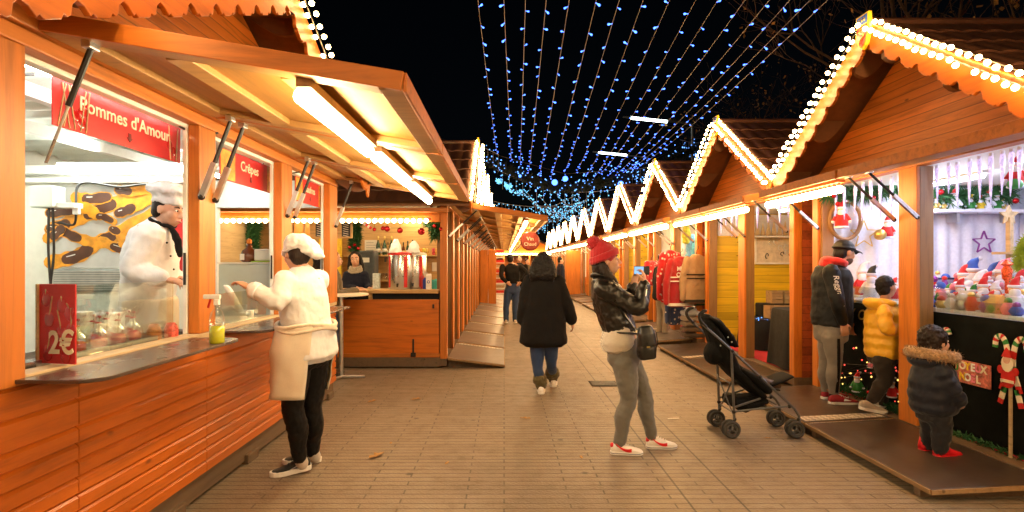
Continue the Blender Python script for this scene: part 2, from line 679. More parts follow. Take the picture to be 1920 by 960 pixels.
def put_bulb(parent, p, r=.026, mat=None, sub=2, name='bulb'):
    o = bpy.data.objects.new(name, bulb_mesh(r, mat or M['bulb'], sub))
    COL.objects.link(o)
    o.parent = parent
    o.location = V(p) - root_loc(parent)
    return o


def gable_lights(T, w, half, za, ze, label, near, u_only=None, spacing=.086, slope_len=None, group='bulb garlands along the stall gables'):
    """Two rows of bulbs on each slope of a gable."""
    root = thing('bulb_garland', label, 'festoon lights', T(w, 0, za), group)
    cable = MB()
    far = MB()
    for sg in (-1, 1):
        if u_only and sg != u_only:
            continue
        a, b = V((0, za, 0)), V((sg * half, ze, 0))
        d = (b - a)
        L = d.length
        d.normalize()
        n = V((-d.y, d.x, 0)) * sg
        for row, (off, ww) in enumerate(((.024, .055), (-.022, -.035))):
            pts = []
            m = int(L / spacing)
            for i in range(m):
                q = a + d * (L * (i + .35 + .5 * row) / m) + n * off
                p = T(w - .055 + ww, q.x, q.y)
                pts.append(T(w - .008 + ww, q.x, q.y))
                p = p + V((rnd0.gauss(0, .003), rnd0.gauss(0, .006), rnd0.gauss(0, .005)))
                if rnd0.random() < .025:
                    continue
                if near:
                    put_bulb(root, p, .0195)
                else:
                    bm = bulb_mesh(.021, M['bulb_far'], 1)
                    k = len(far.v)
                    far.v += [p + v.co for v in bm.vertices]
                    for f in bm.polygons:
                        far.face(*[k + x for x in f.vertices])
            cable.tube(pts, .006, 5)
    cable.build('cable', M['black'], root)
    if not near:
        tag(far.build('bulb', M['bulb_far'], root), kind='stuff')
    return root


def strut(parent, a, b, r=.011, split=.5, white=True):
    """Gas strut: dark cylinder at the flap, pale casing at the post."""
    a, b = V(a), V(b)
    m = a.lerp(b, split)
    s = MB().tube([a, m], r, 8).build('strut', M['black'], parent, True)
    if white:
        c = MB().beam(m, b, r * 2.6, r * 2.6)
        c.build('casing', M['alu'], s)
        e = MB().ball(b, r * 1.7, 8, 6)
        e.build('bracket', M['black'], s, True)
    else:
        MB().tube([m, b], r * .45, 6).build('rod', M['steel'], s, True)
    c = MB().box(a.x - .02, a.x + .02, a.y - .03, a.y + .03, a.z, a.z + .045)
    c.build('hinge_plate', M['alu'], s, bevel=.004)
    return s


def flap(T, parent, u0, u1, w0, z0, w1, z1, battens=1, mat=None):
    """Raised shutter: plywood panel with a frame under it."""
    f = MB()
    th = .018
    f.prism([T(w0, u0, z0), T(w1, u0, z1), T(w1, u0, z1 + th), T(w0, u0, z0 + th)], T(w0, u1, z0) - T(w0, u0, z0))
    o = f.build('flap', mat or M['ply'], parent)
    fr = MB()
    up = V((0, 0, 1))
    fw = .075 if abs(w1 - w0) < 1 else .10
    h = .04

    def bar(wa, ua, wb, ub):
        za = z0 + (z1 - z0) * (wa - w0) / (w1 - w0) - h / 2 - .001
        zb = z0 + (z1 - z0) * (wb - w0) / (w1 - w0) - h / 2 - .001
        fr.beam(T(wa, ua, za), T(wb, ub, zb), fw, h)
    sg = 1 if w1 > w0 else -1
    bar(w1 - sg * fw / 2, u0, w1 - sg * fw / 2, u1)
    bar(w0 + sg * fw / 2, u0, w0 + sg * fw / 2, u1)
    for u in (u0 + fw / 2, u1 - fw / 2):
        bar(w0 + sg * fw, u, w1 - sg * fw, u)
    for k in range(battens):
        w = w0 + (w1 - w0) * (k + 1) / (battens + 1)
        bar(w, u0 + fw, w, u1 - fw)
    fr.build('flap_frame', M['ply_x'], o, bevel=.004)
    ed = MB()
    e = .006
    for ww, uu0, uu1 in ((w1 + sg * .008, u0, u1),):
        zz = z1 - .01
        ed.beam(T(ww, uu0, zz + .006), T(ww, uu1, zz + .006), .016, .078)
    for u, su in ((u0 - .009, 1), (u1 + .009, 1)):
        ed.beam(T(w0, u, z0 - .004), T(w1, u, z1 - .004), .016, .078)
    ed.build('flap_edge', M['wood_x'], o, bevel=.003)
    return o


def chalet(name, label, s, Xf, Yc, half=1.5, depth=2.3, slope=.67, apex=3.6, flap_w=-.6, flap_z=(2.40, 2.29), posts=(0,), lining=None, floor=None, group=None,
           side_open=False, flaps=((-1, 0), (0, 1)), crest=True, tiles=True, open_back=False, post_w=.11):
    T = lambda w, u, z: V((Xf + s * w, Yc + u, z))

    def tb(mb, w0, w1, u0, u1, z0, z1):
        return mb.box(Xf + s * w0, Xf + s * w1, Yc + u0, Yc + u1, z0, z1)
    root = thing(name, label, 'market stall', (Xf, Yc, 0), group)
    lin_m = lining or M['inner_white']
    fl = tb(MB(), .0, depth, -half, half, .03, .13)
    fl.build('floor_base', [M['old_wood']], root, bevel=.006)
    if floor:
        tb(MB(), .13, depth - .05, -half + .05, half - .05, .1305, .138).build('carpet', floor, root)
    for u in (-half + post_w / 2, half - post_w / 2):
        tb(MB(), 0, .1, u - post_w / 2, u + post_w / 2, .13, 2.34).build('corner_post', M['wood_z'], root, bevel=.006)
        jb = u + (post_w / 2 + .02 if u < 0 else -post_w / 2 - .02)
        tb(MB(), .03, .16, jb - .02, jb + .02, .13, 2.34).build('jamb', M['brown_z'], root, bevel=.004)
    for u in posts:
        tb(MB(), 0, .028, u - .11, u + .11, .13, 2.34).build('mullion', M['wood_z'], root, bevel=.005)
        tb(MB(), .031, .15, u - .105, u + .105, .13, 2.34).build('jamb', M['brown_z'], root, bevel=.005)
    for u in (-half, half):
        if side_open and u < 0:
            continue
        uu = u + (.015 if u < 0 else -.015)
        tb(MB(), .102, depth, uu - .015, uu + .015, .13, 2.34).build('side_wall', M['red_wood'], root)
        li = uu + (.024 if u < 0 else -.024)
        tb(MB(), .17, depth - .04, li - .007, li + .007, .14, 2.36).build('side_lining', lin_m[1] if isinstance(lin_m, tuple) else lin_m, root)
    if not open_back:
        tb(MB(), depth, depth + .03, -half, half, .13, 2.34).build('back_wall', M['red_wood'], root)
        tb(MB(), depth - .02, depth - .005, -half + .06, half - .06, .14, 2.36).build('back_lining', lin_m[0] if isinstance(lin_m, tuple) else lin_m, root)
    tb(MB(), -.012, .1, -half, half, 2.341, 2.46).build('header_beam', M['wood_y'], root, bevel=.006)
    tb(MB(), -.035, -.013, -half, half, 2.405, 2.47).build('hinge_rail', M['wood_y'], root, bevel=.004)
    tb(MB(), .1, depth, -half, half, 2.362, 2.38).build('ceiling', M['inner_white'], root)
    # gable
    zb = 2.461
    ga = apex - .16
    gh = (ga - zb) / slope
    MB().prism([T(.02, -gh, zb), T(.02, gh, zb), T(.02, 0, ga)], T(.05, 0, 0) - T(.02, 0, 0)).build('gable_panel', M['gable'], root)
    MB().prism([T(depth, -gh, zb), T(depth, gh, zb), T(depth, 0, ga)], T(.03, 0, 0) - T(0, 0, 0)).build('gable_panel', M['gable'], root)
    ez = apex - slope * (half + .2)
    W0 = -.33
    for sg in (-1, 1):
        rf = MB()
        A, B = T(W0 + .0, 0, apex - .02), T(W0 + .0, sg * (half + .2), ez - .02)
        nrm = tile_sheet(rf, A, B, T(depth + .2, 0, 0) - T(W0, 0, 0), 6)
        o = rf.build('roof_slope', M['roof'], root, True)
        sf = MB()
        dn = V((0, 0, -.03))
        sf.prism([A + dn * .3, B + dn * .3, B + dn * 1.3, A + dn * 1.3], T(depth + .2, 0, 0) - T(W0, 0, 0))
        sf.build('soffit', M['soffit'], o)
        MB().prism(barge_poly(T, W0 - .03, 0, apex + .01, sg * (half + .2), ez + .01), T(.028, 0, 0) - T(0, 0, 0)).build('barge_board', M['barge'], root, bevel=.004)
        for q in (.12, .52, .9):
            u, z = sg * q * (half + .15), apex - slope * q * (half + .15) - .055
            c = []
            for i in range(9):
                t = i / 8
                c.append(T(W0 + .005 + .32 * t, u, z - .27 * (1 - t) ** .5 * (.35 + .65 * abs(math.sin(2.6 * t + .5)))))
            c += [T(W0 + .325, u, z), T(W0 + .005, u, z)]
            MB().prism(c, V((0, .05, 0))).build('corbel', M['soffit'], root)
    if tiles:
        cap = MB()
        cap.tube([T(W0, 0, apex + .0), T(depth + .2, 0, apex + .0)], .04, 8)
        cap.build('ridge_cap', M['roof'], root, True)
    if crest:
        c = MB().prism([T(W0 - .06, -.012, apex - .22), T(W0 - .06, -.012, apex + .09), T(W0 - .30 + .05, -.012, apex + .06), T(W0 - .27 + .05, -.012, apex - .10), T(W0 - .2 + .05, -.012, apex - .2)], V((0, .024, 0)))
        c = MB()
        c.prism([T(W0 - .062, -.085, apex + .07), T(W0 - .062, .085, apex + .07), T(W0 - .062, .09, apex - .10), T(W0 - .062, .05, apex - .2), T(W0 - .062, 0, apex - .235), T(W0 - .062, -.05, apex - .2), T(W0 - .062, -.09, apex - .10)], T(.03, 0, 0) - T(0, 0, 0))
        o = c.build('crest_board', M['yellow_paint'], root, bevel=.004)
        e = MB()
        e.prism([T(W0 - .066, -.07, apex + .055), T(W0 - .066, .07, apex + .055), T(W0 - .066, .072, apex - .02), T(W0 - .066, -.072, apex - .02)], T(.003, 0, 0) - T(0, 0, 0))
        e.build('blue_field', M['blue'], o)
        e = MB()
        e.prism([T(W0 - .066, -.072, apex - .03), T(W0 - .066, .072, apex - .03), T(W0 - .066, .07, apex - .1), T(W0 - .066, .035, apex - .185), T(W0 - .066, 0, apex - .215), T(W0 - .066, -.035, apex - .185), T(W0 - .066, -.07, apex - .1)], T(.003, 0, 0) - T(0, 0, 0))
        e.build('red_field', M['red'], o)
        f = MB()
        for yy, zz in ((-.035, .02), (0, .02), (.035, .02)):
            f.ell(T(W0 - .067, yy, apex + zz), V((.004, 0, 0)), V((0, .011, 0)), V((0, 0, .017)), 8, 6)
        pts = [T(W0 - .068, .03 * math.sin(i * .9), apex - .055 - .012 * i) for i in range(10)]
        f.tube(pts, .007, 6)
        f.build('emblem', M['gold'], o)
    for fl_ in flaps:
        a, b = fl_[0], fl_[1]
        u0, u1 = a * half + .02, b * half - .02
        flap(T, root, u0, u1, -.02, flap_z[0], flap_w, flap_z[1], 1 if abs(flap_w) < 1 else 3)
        k = flap_w / -.6
        for u in (u0 + .12, u1 - .12):
            pw = max(-.42 * min(1, k), -.42)
            strut(root, T(pw, u, flap_z[0] + (flap_z[1] - flap_z[0]) * pw / flap_w - .05), T(-.015, u, 1.9), .011, .5, True)
    return root, T


# ------------------------------------------------------------------ right row
RX, RY0, RP = 3.5, 4.86, 3.4
RLAB = ['closest wooden chalet on the stroller side, white fleece inside and toys on a black counter',
        'wooden chalet with yellow plank walls and black covered tables behind the stroller',
        'wooden chalet selling jumpers and coats beyond the stroller',
        'wooden chalet with yellow side boards just past the jumper stall',
        'fifth wooden chalet of the row behind the woman in the red hat',
        'sixth wooden chalet of the row behind the red hat, small and far',
        'seventh wooden chalet of the row on the red hat side',
        'eighth wooden chalet of the row on the red hat side, far away',
        'ninth wooden chalet of the row on the red hat side, very far away',
        'tenth wooden chalet of the row on the red hat side, almost at the end',
        'last wooden chalet at the far end of the row on the red hat side']
LININGS = [(M['cloth_white'], M['cloth_white']), (M['yellow_y'], M['yellow']), (M['inner_white'], M['inner_white']), (M['yellow_y'], M['yellow']), (M['yellow_y'], M['yellow']), (M['inner_white'],) * 2]
protos = []
for k in range(11):
    if k < 6:
        r, T = chalet('wooden_chalet', RLAB[k], 1, RX, RY0 + RP * k, lining=LININGS[k], flaps=((-1.25, 0), (0, 1)) if k == 0 else ((-1, 0), (0, 1)), floor=M['red_carpet'] if k in (0, 1, 2) else None, group='wooden chalets of the row on the red hat side')
        if k == 5:
            proto = r
    else:
        copy_tree(proto, (RX, RY0 + RP * k, 0), RLAB[k])
    T = lambda w, u, z, k=k: V((RX + w, RY0 + RP * k + u, z))
    gable_lights(T, -.36, 1.7, 3.61, 3.61 - .67 * 1.7, 'double row of bulbs on the gable of the %s chalet of the red hat row' % ['closest', 'second', 'third', 'fourth', 'fifth', 'sixth', 'seventh', 'eighth', 'ninth', 'tenth', 'last'][k], k < 3)
    for half_i, (u0, u1) in enumerate(((-1.45, -.05), (.05, 1.45))):
        if k == 0 and half_i == 0:
            continue
        lab = 'warm light strip under the %s flap of the %s chalet on the red hat side' % (('near', 'far')[half_i], (ORD[k] if k < 10 else 'last'))
        st = thing('strip_light', lab, 'light strip', T(-.54, (u0 + u1) / 2, 2.2), 'light strips under the chalet flaps')
        MB().box(RX - .575, RX - .505, T(0, u0, 0).y, T(0, u1, 0).y, 2.222, 2.247).build('housing', M['wood_y'], st, bevel=.003)
        if k < 2:
            n = 19
            for i in range(n):
                u = u0 + (u1 - u0) * (i + .5) / n
                put_bulb(st, T(-.54, u, 2.165), .036, M['bulb'], 2)
                sck = MB().tube([T(-.54, u, 2.195), T(-.54, u, 2.224)], .012, 6)
                if i == 0:
                    so = sck.build('socket', M['red'], st)
                    so0 = u
                else:
                    c = so.copy()
                    COL.objects.link(c)
                    c.parent = st
                    c.location = (0, u - so0, 0)
        else:
            MB().tube([T(-.54, u0, 2.175), T(-.54, u1, 2.175)], .042, 8).build('tube', M['strip'], st, True)


# ramps: lower shutters folded down onto the paving
def ramp_board(label, x0, x1, y0, y1, z0, z1, group, th=.028, tread_side=None, mat=None):
    """x0,z0 at the stall, x1,z1 at the outer edge."""
    root = thing('ramp_board', label, 'ramp', (x1, (y0 + y1) / 2, 0), group)
    MB().prism([V((x0, y0, z0)), V((x1, y0, z1)), V((x1, y0, z1 - th)), V((x0, y0, z0 - th))], V((0, y1 - y0, 0))).build('board', mat or M['ramp'], root, bevel=.003)
    sg = -1 if x1 < x0 else 1
    e = MB()
    e.beam(V((x1 + sg * .006, y0, z1 - th / 2 - .004)), V((x1 + sg * .006, y1, z1 - th / 2 - .004)), .011, th)
    for y in (y0 - .006, y1 + .006):
        e.beam(V((x0, y, z0 - th / 2 - .004)), V((x1, y, z1 - th / 2 - .004)), .011, th)
    e.build('edge', M['ramp_edge'], root)
    for y in (y0 + .12, y1 - .12):
        sup = MB()
        sup.prism([V((x0, y - .03, z0 - th - .001)), V((x1, y - .03, z1 - th - .001)), V((x1, y - .03, .001)), V((x0, y - .03, .001))], V((0, .06, 0)))
        sup.build('support', M['old_wood'], root)
    if tread_side is not None:
        ya, yb = tread_side
        d = V((x1 - x0, 0, z1 - z0)).normalized()
        n = V((-d.z, 0, d.x))
        if n.z < 0:
            n = -n
        a, b = V((x0, ya, z0)) + n * .003, V((x1, ya, z1)) + n * .003
        MB().prism([a + d * .05, b - d * .02, b - d * .02 + n * .003, a + d * .05 + n * .003], V((0, yb - ya, 0))).build('tread_strip', M['tread'], root)
    return root


for k in range(8):
    Yc = RY0 + RP * k
    for hi, (u0, u1) in enumerate(((-1.32, .14), (.17, 1.52))):
        lab = ['dark ramp board under the toddler in red boots', 'dark ramp board under the man in the black cap'][hi] if k == 0 else \
            '%s half of the ramp before the %s chalet on the red hat side' % (('near', 'far')[hi], ORD[k])
        x1 = 2.70 if k < 2 else 2.78
        ramp_board(lab, RX - .01, x1, Yc + u0, Yc + u1, .125, .085 if k == 0 else .07, 'ramp boards in front of the red hat row', tread_side=(Yc + u0 + .02, Yc + u0 + .16) if hi else (Yc + u1 - .02, Yc + u1 - .018))

# counter of the closest chalet
T0 = lambda w, u, z: V((RX + w, RY0 + u, z))
r0 = thing('toy_counter', 'long toy counter hung with black velvet in the closest chalet', 'counter', T0(.2, 0, 0))
cl = MB()
ny, nz = 90, 14
cl.v = [T0(.17 + .012 * math.sin(y * 2.9 / 90 * 14) * (1 - z / nz) + .008 * noise.noise(V((y * .15, z * .3, 1))) - .02 * (1 - z / nz), -1.38 + 2.76 * y / ny, .14 + (1.10 - .14) * z / nz) for z in range(nz + 1) for y in range(ny + 1)]
for z in range(nz):
    for y in range(ny):
        a = z * (ny + 1) + y
        cl.face(a, a + 1, a + ny + 2, a + ny + 1)
o = cl.build('velvet_cover', M['felt'], r0, True)
sd = o.modifiers.new('thick', 'SOLIDIFY')
sd.thickness = .006
MB().box(RX + .17, RX + .95, RY0 - 1.38, RY0 + 1.38, 1.102, 1.13).build('counter_top', M['cloth_white'], r0, bevel=.006)
gp = MB().box(RX + .155, RX + .16, RY0 - 1.37, RY0 - .13, 1.105, 1.27)
gp.build('glass_guard', M['glass'], r0)
MB().box(RX + .155, RX + .16, RY0 + .13, RY0 + 1.37, 1.105, 1.27).build('glass_guard', M['glass'], r0)

# cool tubes inside the closest chalet
for i, u in enumerate((-.75, .8)):
    t = thing('ceiling_tube', ('cool white tube lamp in the near half of the toy chalet ceiling', 'cool white tube lamp in the far half of the toy chalet ceiling')[i], 'tube lamp', T0(.9, u, 2.33), 'tube lamps in the toy chalet')
    MB().box(RX + .87, RX + .93, RY0 + u - .55, RY0 + u + .55, 2.335, 2.36).build('housing', M['white'], t)
    MB().tube([T0(.9, u - .52, 2.315), T0(.9, u + .52, 2.315)], .018, 8).build('tube', M['tube_cool'], t, True)
for k in range(1, 7):
    t = thing('ceiling_tube', 'tube lamp inside the %s chalet of the red hat row' % ORD[k], 'tube lamp', (RX + .8, RY0 + RP * k, 2.33), 'tube lamps in the chalets of the red hat row')
    MB().box(RX + .77, RX + .83, RY0 + RP * k - .5, RY0 + RP * k + .5, 2.335, 2.36).build('housing', M['white'], t)
    MB().tube([V((RX + .8, RY0 + RP * k - .48, 2.315)), V((RX + .8, RY0 + RP * k + .48, 2.315))], .018, 8).build('tube', M['tube_in'], t, True)
# ------------------------------------------------------------------ big food stall on the cook's side
LX = -1.92
LS = thing('food_stall', 'large orange food stall with red dessert signs, behind the cook in white', 'market stall', (LX, 4.25, 0))


def siding(x, y0, y1, zs, name='counter_panel'):
    """Lapped boards with V grooves, as real profile."""
    m = MB()
    prof = []
    for a, b in zip(zs[:-1], zs[1:]):
        prof += [(x - .018, a), (x - .018, a + .007), (x, a + .0072), (x, b - .017), (x - .012, b - .004), (x - .018, b - .003)]
    prof.append((x - .018, zs[-1]))
    k = len(prof)
    m.v = [V((px, y, z)) for y in (y0, y1) for px, z in prof]
    for i in range(k - 1):
        m.face(i, i + 1, k + i + 1, k + i)
    m.v += [V((x - .03, y, z)) for y in (y0, y1) for z in (zs[0], zs[-1])]
    b = 2 * k
    m.face(b, b + 1, b + 3, b + 2)
    m.face(*list(range(k)), b + 1, b)
    m.face(*[k + i for i in reversed(range(k))], b + 2, b + 3)
    return m.build(name, M['siding_y'], LS)


zs = [.165 + .077 * i for i in range(9)] + [.165 + .616 + .125, .165 + .616 + .25]
for y0, y1 in ((.6, 2.527), (2.533, 3.617), (3.623, 4.997), (5.003, 6.4)):
    siding(LX, y0, y1, zs)
MB().box(LX - .10, LX - .03, .6, 6.4, .02, .163).build('plinth', M['old_wood'], LS, bevel=.008)
bl = None
for i, y in enumerate((1.4, 2.4, 3.3, 4.3, 5.3, 6.25)):
    MB().box(LX - .14, LX - .002, y - .09, y + .09, .0, .07).build('support_block', M['old_wood'], LS, bevel=.006)
MB().box(LX - .09, LX + .012, 2.232, 6.4, 1.033, 1.072).build('sill', M['pale_wood'], LS, bevel=.006)
for y0, y1 in ((1.2, 2.23), (3.50, 3.70), (4.80, 5.04), (6.13, 6.4)):
    MB().box(LX - .055, LX + .016, y0, y1, 1.034 if y0 < 2 else 1.073, 2.38).build('post', M['wood_z'], LS, bevel=.006)
    if y0 > 2:
        MB().box(LX - .085, LX - .058, y0 - .008, y0 + .06, 1.073, 2.38).build('window_frame', M['white'], LS, bevel=.004)
        MB().tube([V((LX - .065, y0 - .02, 1.38)), V((LX - .065, y0 - .02, 1.58))], .008, 8).build('handle', M['black'], LS, True)
MB().box(LX - .06, LX + .02, .6, 6.4, 2.381, 2.45).build('top_beam', M['wood_y'], LS, bevel=.008)
MB().box(LX - .06, LX + .045, .6, 6.4, 2.452, 2.53).build('top_beam', M['wood_y'], LS, bevel=.008)
MB().box(LX - .12, LX - .062, .6, 6.4, 2.36, 2.47).build('window_head', M['white'], LS, bevel=.004)


def tray(y0, y1):
    rr, z = .10, 1.062
    pts = [V((LX + .013, y0, z))]
    for a in range(0, 91, 15):
        pts.append(V((LX + .335 - rr + rr * math.sin(R(a)), y0 + rr - rr * math.cos(R(a)), z)))
    for a in range(0, 91, 15):
        pts.append(V((LX + .335 - rr + rr * math.cos(R(a)), y1 - rr + rr * math.sin(R(a)), z)))
    pts.append(V((LX + .013, y1, z)))
    MB().prism(pts, V((0, 0, -.016))).build('counter_shelf', M['shelf'], LS, bevel=.003)


tray(2.18, 3.42)
tray(3.74, 4.78)
tray(5.06, 5.86)
# lining
BX = -4.2
MB().box(BX - .04, BX, .6, 6.4, .1, 2.6).build('back_wall', M['inner_white'], LS)
MB().box(BX, LX - .06, .56, .6, .1, 2.6).build('end_wall', M['inner_white'], LS)
MB().box(BX, LX - .10, .6, 6.4, .04, .15).build('floor_base', M['old_wood'], LS)
ce = MB()
n = 160
ce.v = [V((x, .6 + 5.8 * i / n, z + .018 * math.sin(i * 1.1))) for x, z in ((BX, 2.52), (LX - .06, 2.56)) for i in range(n + 1)]
for i in range(n):
    ce.face(i, i + 1, n + 2 + i, n + 1 + i)
o = ce.build('ceiling', M['inner_white'], LS, True)
md = o.modifiers.new('thick', 'SOLIDIFY')
md.thickness = .01
for x in (-2.6, -3.3):
    MB().box(x - .03, x + .03, .6, 6.4, 2.42, 2.50).build('ceiling_rail', M['white'], LS, bevel=.004)
# partition with the pastry poster, open end wall with white frames
MB().box(BX, -2.46, 4.62, 4.66, .15, 2.24).build('partition', M['inner_white'], LS)
MB().box(BX, -2.46, 4.55, 4.618, 2.24, 2.31).build('partition_rail', M['white'], LS, bevel=.004)
MB().box(BX, -2.46, 4.55, 4.618, 2.17, 2.205).build('partition_rail', M['white'], LS, bevel=.004)
MB().box(BX, LX - .06, 6.34, 6.4, .15, 1.03).build('end_panel', M['inner_white'], LS)
MB().box(BX, LX - .06, 6.34, 6.4, 2.14, 2.56).build('end_header', M['inner_white'], LS)
for x in (-4.15, -3.28, -2.62, -2.02):
    MB().box(x - .035, x + .035, 6.33, 6.41, 1.03, 2.14).build('end_frame', M['white'], LS, bevel=.004)
# work counter inside
MB().box(-2.62, LX - .15, 2.0, 6.2, .93, .985).build('work_counter', M['steel'], LS, bevel=.004)
MB().box(-2.58, LX - .2, 2.0, 6.2, .15, .929).build('work_cabinet', M['inner_white'], LS)
MB().box(LX - .088, LX - .082, 2.52, 3.40, 1.075, 1.41).build('glass_guard', M['glass'], LS)
MB().box(LX - .088, LX - .082, 3.78, 4.72, 1.075, 1.30).build('glass_guard', M['glass'], LS)
# gable over the flaps
TL = lambda w, u, z: V((LX - w, 4.02 + u, z))
SL, AP, HF = .45, 3.55, 2.42
ga = AP - .12
gh = (ga - 2.531) / SL
MB().prism([TL(.03, -gh, 2.531), TL(.03, gh, 2.531), TL(.03, 0, ga)], V((-.03, 0, 0))).build('gable_panel', M['red_gable'] if 'red_gable' in M else M['gable'], LS)
W0 = -.36
for sg in (-1, 1):
    ez = AP - SL * HF
    A, B = TL(W0, 0, AP - .02), TL(W0, sg * HF, ez - .02)
    rf = MB()
    tile_sheet(rf, A, B, TL(2.5, 0, 0) - TL(W0, 0, 0), 7)
    o = rf.build('roof_slope', M['roof'], LS, True)
    dn = V((0, 0, -.03))
    MB().prism([A + dn * .3, B + dn * .3, B + dn * 1.3, A + dn * 1.3], TL(2.5, 0, 0) - TL(W0, 0, 0)).build('soffit', M['soffit'], o)
    MB().prism(barge_poly(TL, W0 - .03, 0, AP + .01, sg * HF, ez + .01, .24, .26), V((-.028, 0, 0))).build('barge_board', M['barge'], LS, bevel=.004)
    for q in (.10, .32, .54, .76, .95):
        u, z = sg * q * HF, AP - SL * q * HF - .055
        c = [TL(W0 + .005 + .38 * t / 8, u, z - .17 * (1 - t / 8) ** .5 * (.35 + .65 * abs(math.sin(2.6 * t / 8 + .5)))) for t in range(9)]
        c += [TL(W0 + .385, u, z), TL(W0 + .005, u, z)]
        MB().prism(c, V((0, .05, 0))).build('corbel', M['soffit'], LS)
gable_lights(TL, -.392, HF, AP + .01, AP + .01 - SL * HF, 'double row of bulbs on the gable of the large food stall', True, None, .105)
# flaps and lamps
for i, (y0, y1) in enumerate(((2.27, 3.59), (3.63, 4.98), (5.02, 6.39))):
    TF = lambda w, u, z: V((LX - w, u, z))
    flap(TF, LS, y0, y1, -.05, 2.50, -1.51, 2.255, 2)
    for y in (y0 + .06, y1 - .07):
        strut(LS, V((LX + .20, y, 2.405)), V((LX + .03, y - .02, 1.93)), .013, .55 if i or y > 3 else .5, not (i == 0 and y < 3))
    t = thing('tube_lamp', 'glowing white tube lamp under the %s flap of the food stall' % ('closest', 'middle', 'far')[i], 'tube lamp', (-.84, (y0 + y1) / 2, 2.26), 'tube lamps under the food stall flaps')
    MB().box(-.865, -.80, y0 + .05, y1 - .06, 2.247, 2.288).build('housing', M['brown_z'], t, bevel=.004)
    MB().tube([V((-.845, y0 + .07, 2.215)), V((-.845, y1 - .09, 2.212))], .036, 10).build('tube', M['tube'], t, True)
# inside tubes of the stall
for i, (a, b) in enumerate((((-3.6, 4.50, 2.275), (-2.52, 4.50, 2.275)), ((-2.16, 2.35, 2.425), (-2.16, 3.45, 2.425)), ((-2.9, 5.2, 2.40), (-2.9, 6.2, 2.40)), ((-3.9, 3.0, 2.40), (-3.9, 4.2, 2.40)))):
    t = thing('tube_lamp', ('white tube lamp above the pastry poster', 'white tube lamp inside the stall behind the toffee apple sign', 'white tube lamp inside the stall behind the crepe sign', 'white tube lamp along the back wall of the food stall')[i], 'tube lamp', a, 'tube lamps inside the food stall')
    a, b = V(a), V(b)
    MB().beam(a + V((0, .03, .03)), b + V((0, .03, .03)), .05, .04).build('housing', M['white'], t)
    MB().tube([a, b], .022, 8).build('tube', M['tube_in'], t, True)


# ------------------------------------------------------------------ far row on the cook's side
FX = -.82
FP = 3.42
FY = 9.72
FL = ['drinks stall with bottles and a steel urn, first of the row behind the cook', 'second chalet of the row past the drinks stall', 'third chalet of the row past the drinks stall',
      'fourth chalet of the row past the drinks stall', 'fifth chalet of the row past the drinks stall', 'sixth chalet of the row past the drinks stall, far down the alley', 'seventh chalet of the row past the drinks stall, at the far end']
lproto = None
for k in range(7):
    if k == 0:
        BAR, TB = chalet('wooden_chalet', FL[0], -1, FX, FY, half=1.66, depth=3.6, slope=.66, flap_w=-1.44, flap_z=(2.40, 2.16), posts=(-.55, .55), lining=(M['pale_wood'], M['pale_wood']), side_open=True, group='wooden chalets of the row past the drinks stall')
    elif k == 1:
        lproto, _ = chalet('wooden_chalet', FL[1], -1, FX, FY + FP, half=1.66, depth=2.6, slope=.66, flap_w=-1.44, flap_z=(2.40, 2.16), posts=(-.55, .55), lining=(M['yellow_y'], M['yellow']), group='wooden chalets of the row past the drinks stall')
    else:
        copy_tree(lproto, (FX, FY + FP * k, 0), FL[k])
    T = lambda w, u, z, k=k: V((FX - w, FY + FP * k + u, z))
    gable_lights(T, -.36, 1.86, 3.61, 3.61 - .66 * 1.86, 'double row of bulbs on the gable of the %s chalet past the drinks stall' % ORD[k], k < 1)
    for j, (u0, u1) in enumerate(((-1.5, -.2), (.2, 1.5))):
        t = thing('strip_light', 'short lit tube under the %s flap of the %s chalet past the drinks stall' % (('near', 'far')[j], ORD[k]), 'light strip', T(-1.15, (u0 + u1) / 2, 2.1), 'lit tubes under the flaps of the drinks row')
        MB().box(T(-1.12, 0, 0).x, T(-1.18, 0, 0).x, FY + FP * k + u0, FY + FP * k + u1, 2.135, 2.16).build('housing', M['wood_y'], t)
        MB().tube([T(-1.15, u0 + .05, 2.105), T(-1.15, u1 - .05, 2.105)], .022, 8).build('tube', M['strip'], t, True)
    t = thing('ceiling_tube', 'tube lamp inside the %s chalet of the drinks row' % ORD[k], 'tube lamp', T(.8, 0, 2.33), 'tube lamps in the chalets of the drinks row')
    MB().box(T(.77, 0, 0).x, T(.83, 0, 0).x, FY + FP * k - .5, FY + FP * k + .5, 2.335, 2.36).build('housing', M['white'], t)
    MB().tube([T(.8, -.48, 2.315), T(.8, .48, 2.315)], .018, 8).build('tube', M['tube'], t, True)
    if k < 5:
        for j, (u0, u1) in enumerate(((-1.66, -.18), (.0, 1.52))):
            ramp_board('%s half of the ramp before the %s chalet of the drinks row' % (('near', 'far')[j], ORD[k]), FX + .01, .0, FY + FP * k + u0, FY + FP * k + u1, .15, .05, 'ramp boards in front of the drinks row', mat=M['ramp_grey'],
                 tread_side=(FY + FP * k + u1 - .12, FY + FP * k + u1 - .02))

